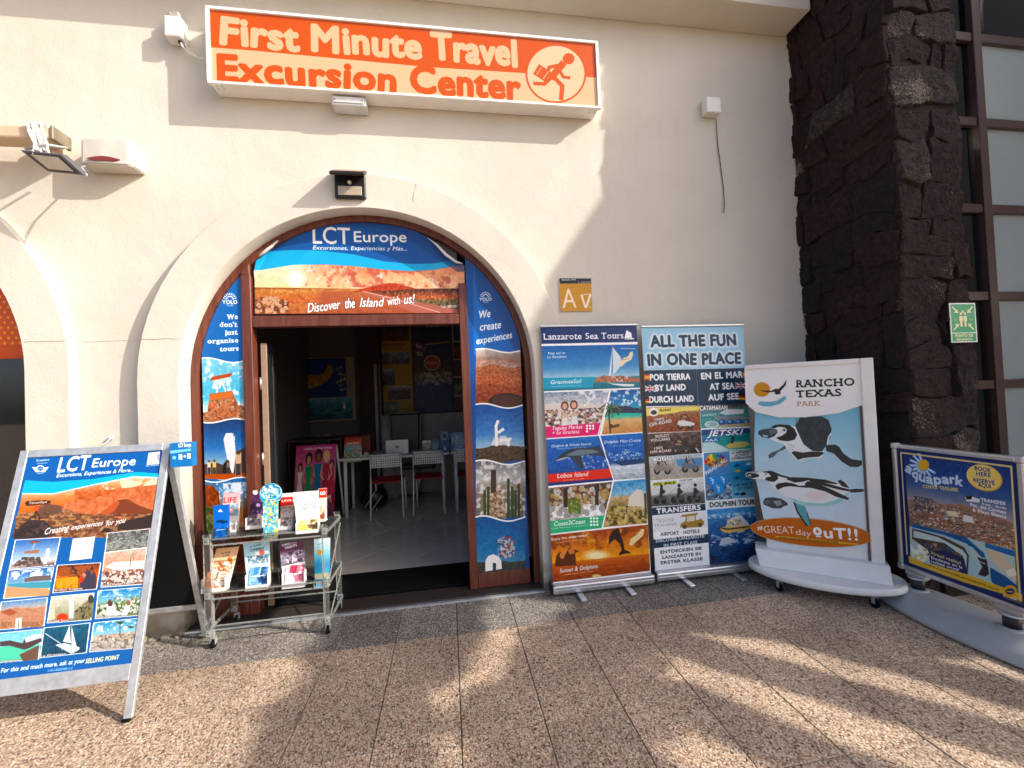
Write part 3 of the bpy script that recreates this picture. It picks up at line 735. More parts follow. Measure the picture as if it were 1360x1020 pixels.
# ------------------------------------------------------------------ window wall on the right
M_mull = mat('brown_window_frame', (.075, .038, .032), .3, var=.2)
M_film = mat('frosted_film', (.40, .465, .455), .3, var=.03)
_n = M_film.node_tree; _t = _n.nodes.new('ShaderNodeBsdfTransparent'); _m = _n.nodes.new('ShaderNodeMixShader'); _m.inputs[0].default_value = .2
_n.links.new(_n.nodes['Principled BSDF'].outputs[0], _m.inputs[1]); _n.links.new(_t.outputs[0], _m.inputs[2]); _n.links.new(_m.outputs[0], _n.nodes['Material Output'].inputs[0])
ww = empty('window_wall', (5, 2.75, 0), label='tall brown framed window wall with frosted panes right of the stone pillar', cat='window')
parts = []
for x in (3.64, 4.385, 6.2, 8.0): parts.append(MB().box((x - .04, 2.70, -.02), (x + .04, 2.80, 5.6), .004).build('mullion', M_mull))
ZR = [-.03, .70, 1.405, 2.12, 2.835, 3.55, 4.255, 5.6]
for i, (xa, xb) in enumerate(((3.68, 4.345), (4.425, 6.16), (6.24, 7.96))):
    for z in ZR[1:-1]: parts.append(MB().box((xa + .001, 2.712, z - .035), (xb - .001, 2.79, z + .035), .003).build('rail', M_mull))
    for k, (z0, z1) in enumerate(zip(ZR, ZR[1:])):
        film = (i > 0 and k < 5) or (i > 0 and k == 5)
        parts.append(MB().box((xa + .001, 2.745, z0 + (.036 if k else 0)), (xb - .001, 2.753, z1 - .036)).build('pane', M_film if film and k < 6 else M_glass))
cu = [(4.43 + .9 - .9 * math.cos(t * math.pi / 2 / 8) ** 1, 4.29 + 1.2 * math.sin(t * math.pi / 2 / 8)) for t in range(9)]
parts.append(MB().tube([(x, 2.73, z) for x, z in cu], .035, 6).build('arched_mullion', M_mull))
kids(ww, *parts)
# hall behind the clear panes: pale wall, beams, tube lamps
hall = empty('hall_room', (5, 4.5, 0)); tag(hall, kind='structure')
hp = [MB().box((3.4, 6.5, 0), (9, 6.6, 5.6)).build('hall_wall', mat('hall_paint', (.55, .55, .52), .8)),
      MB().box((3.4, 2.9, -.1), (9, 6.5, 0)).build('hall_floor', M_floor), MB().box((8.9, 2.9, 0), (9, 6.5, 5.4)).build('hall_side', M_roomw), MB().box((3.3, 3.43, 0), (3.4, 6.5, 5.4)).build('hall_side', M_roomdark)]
for k in range(6): hp.append(MB().box((3.8 + k * .9, 2.95, 4.95), (4.05 + k * .9, 6.4, 5.34)).build('ceiling_beam', mat('beam_paint', (.34, .26, .17), .7)))
kids(hall, *hp)
M_tube = mat('lit_tube', (1, 1, 1), .5, var=0); M_tube.node_tree.nodes['Principled BSDF'].inputs['Emission Color'].default_value = (1, 1, .97, 1); M_tube.node_tree.nodes['Principled BSDF'].inputs['Emission Strength'].default_value = 30
for k, (x, y, z) in enumerate(((4.46, 3.1, 3.80), (3.95, 3.1, 3.46))):
    t = MB().bar((x, y, z), (x + .30, y - .12, z + .06), .035, .02).build('tube_lamp', M_tube)
    tag(t, ['lit tube lamp behind the window wall, the higher one', 'lit tube lamp behind the window wall, the lower one'][k], 'lamp', 'tube lamps in the hall')
# left arch: dark shop window with an orange film above
lw = empty('arched_window', (-3.8, 3.2, 0), label='dark arched shop window with dotted orange film in the left arch', cat='window')
q = [plate('arched_frame', [arch(LX, LZ, RI - .003, .0) + arch(LX, LZ, RI - .055, .0)[::-1]], 3.19, 3.26, M_black, bev=.003),
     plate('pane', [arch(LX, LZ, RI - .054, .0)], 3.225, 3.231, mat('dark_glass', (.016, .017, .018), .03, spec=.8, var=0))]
kids(lw, *q)
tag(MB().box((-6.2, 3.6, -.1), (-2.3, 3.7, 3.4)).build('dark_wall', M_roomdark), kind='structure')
# roof slab closing the rooms
tag(MB().box((-6.2, 3.43, 5.25), (3.38, 7.4, 5.45)).box((-6.4, 7.4, 0), (9.2, 7.6, 5.45)).build('roof', M_plaster), kind='structure')

# ------------------------------------------------------------------ unseen shapes added out of view to the right, cut to cast the shade
XB = 6.8
def on12(pts):                                  # silhouette measured at x=5, carried along the sun to x=XB
    return [(y - (XB - 5) * .14 / .31, max(-.02, z + (XB - 5) * .205 / .31)) for y, z in pts]
nb = empty('shade_block', (XB, -1, 0), label='unseen cream block added to shape the shade on wall and paving', cat='building')
mb = MB(); pts = on12([(.74, -4.62), (.74, .95), (1.5, .95), (1.5, 1.5), (.745, 1.58), (.74, 2.6), (.97, 2.8), (.99, 4.7), (1.165, 5.04), (1.45, 5.49), (3.2, 8.2), (3.2, -4.62)])
mb.prism(pts, (XB, 0, 0), (0, 1, 0), (0, 0, 1), (1, 0, 0), 3)
kids(nb, mb.build('wall', M_plaster))  # added block, its outline and notch cut only to shape the shade
cf = empty('shade_strips', (XB + .1, -3, 0), label='unseen ragged strips and slanting bars added to cast bands of shade', cat='shade caster')  # added out of view; these outlines shape the bands of shade on the paving
def shade_piece(nm, pts, th=.25):
    mb = MB(); mb.prism(on12(pts), (XB, 0, 0), (0, 1, 0), (0, 0, 1), (1, 0, 0), th); return mb.build(nm, M_wood)
rj = random.Random(4)
def ragged_shade(nm, top, bot, n=26, amp=.05):
    """added strip with a ragged outline, shaped for its shadow"""
    f = lambda P, t: (np.interp(t, np.linspace(0, 1, len(P)), [p[0] for p in P]), np.interp(t, np.linspace(0, 1, len(P)), [p[1] for p in P]))
    A = [f(top, k / n) for k in range(n + 1)]; B = [f(bot, k / n) for k in range(n + 1)]
    A = [(y, z + rj.uniform(-amp, amp)) for y, z in A]; B = [(y, z + rj.uniform(-amp, amp)) for y, z in B]
    return shade_piece(nm, A + B[::-1])
cf_p = [ragged_shade('shade_band', [(.96, 2.80), (.43, 3.08), (-.26, 3.32), (-1.2, 3.36)], [(.96, 2.4), (.63, 2.6), (-.065, 2.80), (-.38, 2.92), (-1.2, 3.1)]),
        ragged_shade('shade_band', [(.96, 3.95), (.11, 3.90), (-.77, 3.94), (-1.4, 3.98)], [(.96, 3.27), (.468, 3.34), (-.4, 3.55), (-.61, 3.55), (-1.4, 3.56)]),
        ragged_shade('shade_bar', [(.76, 2.92), (.46, 2.53), (.02, 1.94), (-2.4, -1.3), (-4.85, -4.6)], [(.78, 2.75), (.52, 2.43), (.08, 1.86), (-2.3, -1.3), (-4.75, -4.6)], 60, .02),
        ragged_shade('shade_bar', [(.74, 2.10), (.40, 1.71), (-2.0, -1.15), (-4.9, -4.6)], [(.76, 1.97), (.46, 1.62), (-1.9, -1.15), (-4.8, -4.6)], 60, .02),
        ragged_shade('shade_bar', [(.10, 2.83), (-.22, 2.54), (-2.7, .3), (-8, -4.6)], [(.14, 2.72), (-.16, 2.44), (-2.6, .2), (-7.9, -4.6)], 60, .02)]
kids(cf, *cf_p)
# ------------------------------------------------------------------ prints
OR, PEACH, WH = 'e8662c', 'f6d3a8', 'ffffff'
BL, CY, DBL = '0d5fae', '22b4e6', '0b4a92'
def wave(x0, x1, f, n=20): return [(x0 + (x1 - x0) * k / n, f(k / n)) for k in range(n + 1)]

# --- shop sign
SX0, SX1, SZ0, SZ1, SY = -1.512, 1.247, 3.655, 4.187, 3.0
def sign_art():
    rc = rectxz(SX0 + .022, SX1 - .022, SZ0 + .02, SZ1 - .02, SY); c = Cv(rc, 2.2, PEACH).Z(0, 0, 2.72)
    c.poly([(740, 10), (2200, 170), (2200, 281), (1550, 240), (755, 165)], OR)
    c.Z(0, 0, 1); c.poly([(270, 0), (800, 50), (800, 101), (760, 98), (690, 91.5), (274, 61.5)], OR)
    g = dict(bold=.045, jit=.13, col=PEACH)
    c.txt('First', (293, 56.5), (396, 66), 35, bold=.045, jit=.12, col=PEACH, seed=3)
    c.txt('Minute', (415, 66), (559, 76), 34, bold=.045, jit=.12, col=PEACH, seed=2)
    c.txt('Travel', (574, 77), (686, 87), 35, bold=.045, jit=.12, col=PEACH, seed=5)
    c.txt('Excursion', (290, 105.5), (525, 121), 34, bold=.045, jit=.12, col=OR, seed=6)
    c.txt('Center', (547, 122), (691, 131), 34, bold=.045, jit=.12, col=OR, seed=7)
    c.ell(738.5, 97, 40.5, 39.5, OR); c.ell(738.5, 97, 38, 37, 'f8dcb4')
    c.Z(400, 0, 2.957)     # running figure with a case
    c.ell(1051, 228, 23, 22, OR)
    c.line([(1028, 248), (985, 300)], 26, OR); c.line([(1030, 250), (975, 262), (962, 300)], 13, OR); c.line([(1010, 265), (1030, 300), (1055, 303)], 12, OR)
    c.line([(985, 292), (1026, 335), (1022, 386)], 17, OR); c.line([(985, 300), (955, 328), (916, 325)], 14, OR)
    c.poly([(935, 249), (984, 282), (958, 319), (911, 287)], OR); c.line([(945, 262), (926, 290)], 3, PEACH); c.line([(972, 278), (951, 308)], 3, PEACH)
    return c.mat('sign_print', .3, bright=.66)
sg = empty('shop_sign', (0, 3.07, 3.9), label='long orange and peach light box sign reading First Minute Travel Excursion Center', cat='sign')
a = MB().box((SX0 + .015, SY + .012, SZ0 + .006), (SX1 - .015, 3.135, SZ1 - .006), .003).build('cabinet', M_white)
fb = MB(); e = .022
fb.box((SX0, SY - .006, SZ1 - e), (SX1, SY + .02, SZ1), .003); fb.box((SX0, SY - .006, SZ0), (SX1, SY + .02, SZ0 + e - .002), .003)
fb.box((SX0, SY - .005, SZ0 + e - .002), (SX0 + e, SY + .02, SZ1 - e)); fb.box((SX1 - e, SY - .005, SZ0 + e - .002), (SX1, SY + .02, SZ1 - e))
b = fb.build('sign_frame', M_white)
sgm = sign_art()
f_ = uvsheet('sign_face', rectxz(SX0 + .022, SX1 - .022, SZ0 + .02, SZ1 - .02, SY + .006), sgm)
sc_ = MB()
for x in (SX0 + .04, SX0 + .075, SX1 - .075, SX1 - .04):
    for y in (SY + .03, SY + .055): sc_.sphere((x, y, SZ0 + .005), .004, (1, 1, .5), 6, 4)
scr = sc_.build('screws', M_black); tag(scr, kind='stuff')
kids(sg, a, b, f_, scr)
def blank(): pass
# --- transom banner
TRc = (-1.362, .107, 2.125, 2.875)
def transom_art(rc):
    c = Cv(rc, 2.4, BL).Z(440, 270, 4.857)
    c.poly([(-200, 0), (900, 0), (900, 420), (-600, 420), (-600, 100)], '0a58a8')
    c.Z(0, 0, 1)
    sky = [(330, 352), (360, 354), (400, 351.5), (440, 352), (480, 354), (520, 360), (560, 361), (600, 352), (625, 350), (625, 420), (330, 425)]
    c.grad(sky, [(0, 'fbe9cf'), (.3, 'f9d9b0'), (.45, 'fbe0a8'), (1, 'f7c488')], .05, 14, 3)
    c.Z(440, 270, 4.857)
    [c.grad([(xx, 300), (900, 300), (900, 580), (xx, 560)], [(0, 'e2a79a'), (.35, 'e8825c'), (.6, 'f7a87c'), (1, 'f9c9a0')], .10, 14, 8, al=.16) for xx in range(-200, 160, 26)]
    c.clouds([(-200, 350), (900, 385), (900, 545), (-200, 540)], 'a8443a', .56, 26, 12, .65); c.clouds([(-300, 350), (900, 385), (900, 545), (-300, 540)], 'fff0da', .6, 20, 14, .7)
    c.Z(240, 270, 5.667); c.ell(870, 575, 80, 60, 'fff6dc', .8); c.ell(870, 570, 45, 42, 'ffffff', .8)
    L = [(540, 632), (2200, 655), (2200, 850), (540, 850)]
    c.grad(L, [(0, '8a4522'), (.1, 'c98a4c'), (.35, 'c06a3a'), (1, 'a84f35')], .12, 7, 5)
    c.spots([(560, 710), (700, 700), (815, 740), (810, 820), (700, 835), (560, 825)], ['3b1f18', 'b87a5a', '5c3024', 'e0b48c'], 34, 20, 6)
    c.spots([(820, 760), (980, 740), (980, 830), (820, 830)], ['d89a50', 'b0703c'], 16, 22, 7, .5)
    c.Z(440, 270, 4.857)
    c.poly([(-100, 560), (170, 562), (780, 712), (860, 716), (860, 700), (300, 590), (200, 562), (540, 548), (860, 543), (860, 710), (-100, 720)], 'a5583c', .5)
    c.ridge([(100, 480), (700, 480), (700, 600), (100, 600)], 130, 640, 572, [572, 545, 515, 520, 548, 560], 9, 'b4432a', 6, .12)
    c.grad([(200, 572), (560, 552), (860, 550), (860, 702), (640, 690), (430, 610)], [(0, '4a2c1c'), (.35, 'b85c34'), (.5, '6a5a34'), (1, '5a2c20')], .2, 6, 4)
    c.poly([(185, 566), (205, 566), (860, 694), (860, 712), (540, 708), (300, 612)], 'b4685c', .9); c.line([(205, 568), (400, 615), (700, 704)], 4, 'f0c8b0')
    c.poly([(-60, 575), (165, 565), (-60, 720)], 'a8563c', .6)
    # bright ribbon and blue head
    c.Z(0, 0, 1)
    up = [(330, 358), (345, 353), (380, 340), (400, 351), (440, 352), (480, 354), (520, 360), (560, 360.5), (595, 352), (622, 346)]
    rib_t = [(330, 338), (350, 334), (390, 332), (430, 333), (470, 338), (510, 347), (545, 350.5), (575, 350), (600, 346), (622, 338)]
    rib_b = [(330, 360), (350, 358), (390, 352), (430, 351), (470, 353.5), (510, 358), (545, 360), (575, 358.5), (600, 354), (622, 346)]
    c.poly(rib_t + rib_b[::-1], '12b0e8')
    c.poly(rib_t + [(630, 240), (320, 240)], '0c55a4')
    c.Z(440, 270, 4.857); c.poly([(10, 135), (300, 160), (520, 250), (700, 370), (860, 470), (900, 300), (700, 150), (300, 60), (10, 60)], '123f86', .55)  # darker blue polygon paints the arch surround's shadow onto the banner
    c.Z(440, 270, 4.857)
    c.txt('LCT', (-116, 259), (121, 263), 104, WH, bold=.012); c.txt('Europe', (148, 249), (485, 250), 68, WH, bold=.015)
    c.txt('Excursiones, Experiencias y Más...', (-117, 299), (488, 304), 25, WH, bold=.02, shear=.2)
    c.Z(0, 0, 1)
    for t, a, b, h in (('Discover', (409, 415.5), (453, 409.5), 12), ('the', (459, 410), (472, 408.5), 13), ('Island', (478, 408), (511, 406.5), 12), ('with', (516, 406), (532, 403.5), 11), ('us!', (537, 404), (552, 402.5), 12)):
        c.txt(t, a, b, h, WH, bold=.02, shear=.35, jit=.14, out=('7a3522', .08))
    c.txt('I-AV-0003980.1/2', (587, 409), (612, 408), 3.2, WH, bold=.02)
    return c.mat('transom_print', .45, bright=.86)
x0, x1, z0, z1 = TRc; rc = rectxz(x0, x1, z0, z1, YF + .02)
tm = transom_art(rc)
top = [(x, z) for x, z in arch_clip(x0, x1, z0 + .012, RI - .055, 30)[1:-1]]
# the banner has slumped at its upper corners
px = [at(*p, YF + .02) for p in ((338.5, 417), (338, 372), (337, 361), (341, 342), (348, 336), (358, 330), (372, 315), (383, 307), (400, 299.5), (420, 293), (445, 291), (475, 291.5), (505, 294), (530, 299.5), (552, 307), (572, 317), (582, 326), (590, 338), (600, 346), (607, 349.5), (613, 350), (617, 352), (617, 415.5))]
pts = [((v.x - x0) / (x1 - x0), (z1 - v.z) / (z1 - z0)) for v in px]
tb = uvsheet('transom_banner', rc, tm, poly=pts, thick=.004, back=M_white_pl)
# ripple it slightly
for v in tb.data.vertices: v.co.y += .006 * math.sin(v.co.x * 9) + .004 * math.sin(v.co.z * 17)
tag(tb, 'printed banner of a sunset road above the shop door, reading LCT Europe', 'banner')
tbp = MB().box((-1.364, YF + .045, 2.126), (.107, YF + .052, 2.5)); tbp = plate('pane', [[(-1.364, 2.126)] + arch_clip(-1.364, .107, 2.126, RI - .05, 24)[1:-1] + [(.107, 2.126)]], YF + .045, YF + .05, mat('brown_backing', (.05, .03, .02), .25)); kids(df, tbp)
ce = []
mb = MB().tube([at(340, 343, YF + .01), at(352, 334, YF - .0), at(366, 323, YF + .005), at(377, 314, YF + .01)], .008, 6, taper=[.004, .012, .010, .003]); ce.append(mb.build('curled_edge', M_white_pl)); mb = MB().tube([at(568, 316, YF), at(580, 325, YF - .012), at(592, 338, YF - .015), at(606, 348, YF - .008), at(614, 350, YF)], .008, 6, taper=[.003, .009, .012, .010, .004])
kids(tb, ce[0], mb.build('curled_edge', M_white_pl))

# --- side lights
def yolo(c, cx, cy, s):
    for k in range(9):
        a = math.pi * (.08 + .105 * k); c.line([(cx + s * 1.0 * math.cos(a), cy - s * 1.0 * math.sin(a)), (cx + s * 1.35 * math.cos(a), cy - s * 1.35 * math.sin(a))], s * .17, WH)
    t = np.linspace(0, np.pi, 14); c.line([(cx + .68 * s * math.cos(a), cy - .68 * s * math.sin(a)) for a in t], s * .18, WH)
    c.txt('YOLO', (cx - 1.5 * s, cy + .85 * s), (cx + 1.5 * s, cy + .85 * s), s * .72, WH, bold=.04); c.txt('TOURS', (cx - .7 * s, cy + 1.35 * s), (cx + .7 * s, cy + 1.35 * s), s * .33, WH, bold=.03)
def left_light_art(rc):
    c = Cv(rc, 2.6, '0f63b4'); c.Z(240, 270, 5.667); yolo(c, 370, 725, 37)
    for t, a, b, h in (('We', (348, 872), (428, 870), 34), ("don't", (295, 930), (428, 928), 34), ('just', (335, 990), (430, 986), 34)): c.txt(t, a, b, h, WH, bold=.03, serif=True)
    c.Z(240, 440, 4.25); c.txt('organise', (152, 68), (325, 62), 24, WH, bold=.03, serif=True); c.txt('tours', (222, 112), (327, 108), 24, WH, bold=.03, serif=True)
    P1 = wave(90, 375, lambda t: 163 + 13 * math.sin(6.283 * (t + .05)) * -1) + wave(375, 90, lambda t: 505 + 12 * math.sin(6.283 * (1 - t)))
    c.grad(P1, [(0, '7cc0dc'), (.6, '4fb4dc'), (.8, 'bfe0ea'), (1, 'e8f0f0')], .05, 10, 2); c.clouds(P1, 'ffffff', .5, 22, 5, .7)
    c.poly([(100, 495), (105, 462), (150, 455), (165, 352), (290, 335), (325, 415), (370, 425), (372, 515), (100, 512)], 'a5654a')
    c.spots([(105, 465), (150, 455), (160, 390), (310, 380), (325, 420), (368, 430), (370, 500), (105, 500)], ['4a2c20', 'd8ab84', '7a4a34', 'b98058', 'c86a42'], 70, 9, 6)
    c.poly([(160, 360), (290, 340), (292, 372), (162, 388)], 'd0703a'); c.poly([(166, 268), (180, 256), (286, 234), (290, 246), (276, 258), (170, 280)], 'b0502c'); c.line([(205, 345), (205, 325), (220, 315), (232, 290), (250, 325), (252, 340)], 8, 'f2ece4'); c.ell(231, 285, 9, 9, 'f2ece4'); c.line([(212, 280), (220, 300), (243, 300), (248, 276)], 5, 'f2ece4')
    P2 = wave(95, 380, lambda t: 505 + 12 * math.sin(6.283 * t)) + wave(380, 95, lambda t: 838 + 14 * math.sin(6.283 * (t - .1)))
    c.grad(P2, [(0, '1c3566'), (.45, '3a74b8'), (.75, '9cc0dc'), (1, 'a0b8c8')], .03, 12, 4)
    c.poly([(108, 795), (125, 752), (200, 740), (240, 755), (300, 690), (380, 645), (380, 810), (110, 815)], '4a3a34'); c.poly([(235, 800), (240, 750), (262, 722), (300, 720), (305, 800)], '241c1c')
    c.poly([(100, 832), (115, 810), (380, 800), (380, 840)], 'b4532c'); c.poly([(288, 800), (262, 720), (242, 610), (255, 575), (290, 575), (306, 640), (310, 700), (298, 800)], 'e8ecef'); c.spots([(240, 575), (305, 575), (310, 700), (262, 720)], ['ffffff', 'cfd8e0'], 14, 14, 3, .7)
    for x, yy, hh, cl in ((160, 800, 60, 'e6dcb8'), (190, 802, 64, 'e8c06a'), (325, 805, 110, 'caa78a'), (268, 800, 60, '8a6a5a')): c.line([(x, yy), (x, yy - hh)], hh * .3, cl); c.line([(x, yy), (x, yy - hh * .45)], hh * .26, '3a3434'); c.ell(x, yy - hh * 1.1, hh * .12, hh * .12, '5a3a2a')
    P3 = wave(95, 385, lambda t: 838 + 14 * math.sin(6.283 * (t - .1))) + [(385, 1500), (95, 1500)]
    c.grad(P3, [(0, '2c5c9c'), (.12, '5a94c8'), (.3, '8a5a3a'), (1, '5a3020')], .1, 10, 6); c.clouds([(200, 860), (385, 850), (385, 960), (200, 960)], 'ffffff', .42, 14, 8)
    c.poly([(100, 870), (180, 868), (215, 910), (225, 1010), (215, 1500), (100, 1500)], 'a0481f'); c.spots([(100, 870), (180, 868), (215, 910), (225, 1010), (215, 1200), (100, 1200)], ['7a3018', 'c0602c', '5c2412'], 50, 14, 6, .6, 1.6)
    c.spots([(100, 990), (180, 980), (190, 1200), (100, 1200)], ['3c5a2a', '6a8444', '28401c'], 40, 12, 8); c.grad([(180, 1100), (380, 1080), (380, 1500), (180, 1500)], [(0, 'a0583a'), (1, '7a3a26')], .15, 8, 9)
    for Y in (163, 505, 838): c.line(wave(88, 385, lambda t: Y + (-13 * math.sin(6.283 * (t + .05)) if Y == 163 else 12 * math.sin(6.283 * t) if Y == 505 else 14 * math.sin(6.283 * (t - .1)))), 7, WH)
    return c.mat('left_side_print', .35, bright=.86)
def right_light_art(rc):
    c = Cv(rc, 2.6, '0c4c96'); c.Z(440, 270, 4.857); c.poly([(918, 420), (945, 620), (1190, 950), (918, 980)], '0f66bc'); yolo(c, 995, 606, 26)  # lighter blue triangle paints the sunlit part below the arch's shadow
    c.Z(0, 0, 1)
    for t, a, b, h in (('We', (638, 423), (652, 421), 10), ('create', (638, 439.5), (666, 435.5), 10), ('experiences', (633.5, 457.5), (681, 448.5), 9)): c.txt(t, a, b, h, WH, bold=.02, shear=.35, jit=.1)
    c.Z(620, 350, 2.318)
    yb = [(268, 6), (438, 7), (612, 7), (785, 8), (960, 0)]
    cols = [[(0, 'c8c0b8'), (.15, '9a8478'), (.3, 'a8583a'), (.6, '8c4628'), (1, '3a1c12')], [(0, '1c4c94'), (.5, '4a84c4'), (.75, 'b0cce0'), (1, '3a342c')], [(0, '5c5c60'), (.3, 'b8b8b4'), (.5, '8a7a68'), (1, '5a5a48')], [(0, '17508c'), (.5, '2a70a8'), (.75, '4888b0'), (1, '6a6458')]]
    for k in range(4):
        (Y0, A0), (Y1, A1) = yb[k], yb[k + 1]
        P = wave(28, 180, lambda t: Y0 - A0 * math.sin(6.283 * (t + .1))) + wave(180, 28, lambda t: Y1 - A1 * math.sin(6.283 * (t + .1)))
        c.grad(P, cols[k], .06, 9, k + 20)
        if k == 0:
            for q, (yy, cl) in enumerate(((300, 'b08a78'), (320, 'a8603e'), (345, 'b4623a'), (375, '9a4a2a'), (400, '8a3c20'))): c.ridge(P, 28, 180, 450, [yy, yy - 8, yy + 6, yy - 4], 9, cl, q + 3, .14, 5)
            c.ell(122, 425, 55, 26, '2c1812'); c.ell(122, 422, 45, 18, '4a2a1c')
        if k == 1:
            c.ridge(P, 28, 180, 620, [570, 560, 558, 565], 5, '4a3828', 5, .12, 4); c.spots([(75, 560), (85, 530), (120, 530), (135, 560)], ['f0f0ee', 'd8d8d4'], 14, 9, 5)
            for a, b in (((92, 560), (90, 500)), ((90, 500), (96, 485)), ((98, 520), (112, 510)), ((105, 545), (135, 540)), ((128, 560), (128, 545))): c.line([a, b], 9, 'f2f2f0')
        if k == 2:
            c.clouds(P, 'e8e8e6', .5, 12, 7); c.poly([(50, 780), (60, 730), (80, 690), (100, 700), (118, 740), (120, 780)], '8a6c50'); c.spots([(50, 780), (60, 720), (80, 680), (110, 700), (120, 780)], ['5a4434', 'b89a7c', 'd8c8b4'], 34, 6, 6)
            c.line([(82, 700), (82, 640)], 16, '3c2c24')
            for x, y0 in ((55, 700), (66, 690), (128, 665), (140, 690), (150, 700), (160, 680)): c.line([(x, 780), (x, y0)], 8, '2f4428')
        if k == 3:
            c.ridge(P, 28, 180, 960, [920, 915, 918, 915], 4, '3c3c34', 5, .1, 4); c.poly([(57, 948), (57, 915), (66, 900), (82, 895), (98, 902), (106, 915), (108, 940)], 'f2f2ee'); c.poly([(80, 945), (80, 922), (90, 922), (90, 943)], '2a3a4a')
            c.spots([(95, 850), (125, 835), (148, 855), (148, 900), (120, 908), (98, 900)], ['e8e4e0', 'c04040', '3a3a3a', 'c8c8c8'], 26, 5, 9)
    for Y, A in yb[:4]: c.line(wave(28, 180, lambda t: Y - A * math.sin(6.283 * (t + .1))), 4.5, WH)
    return c.mat('right_side_print', .35)
rc = rectxz(-1.70, -1.431, .15, 2.52, YF + .012)
pl = arch_clip(-1.70, -1.431, .15, RI - .055, 16)
sl1 = uvsheet('side_light_print', rc, left_light_art(rc), poly=[((x + 1.70) / .269, (2.52 - z) / 2.37) for x, z in pl][::-1], thick=.004, back=M_white_pl)
rc = rectxz(.169, .572, .135, 2.40, YF + .012)
pl = arch_clip(.169, .572, .135, RI - .055, 16)
sl2 = uvsheet('side_light_print', rc, right_light_art(rc), poly=[((x - .169) / .403, (2.40 - z) / 2.265) for x, z in pl][::-1], thick=.004, back=M_white_pl)
tag(sl1, 'left side light print with a stone sign, a steam geyser and red rock'); tag(sl2, 'right side light print with dunes, a white monument, cacti and a white chapel')
kids(df, sl1, sl2)

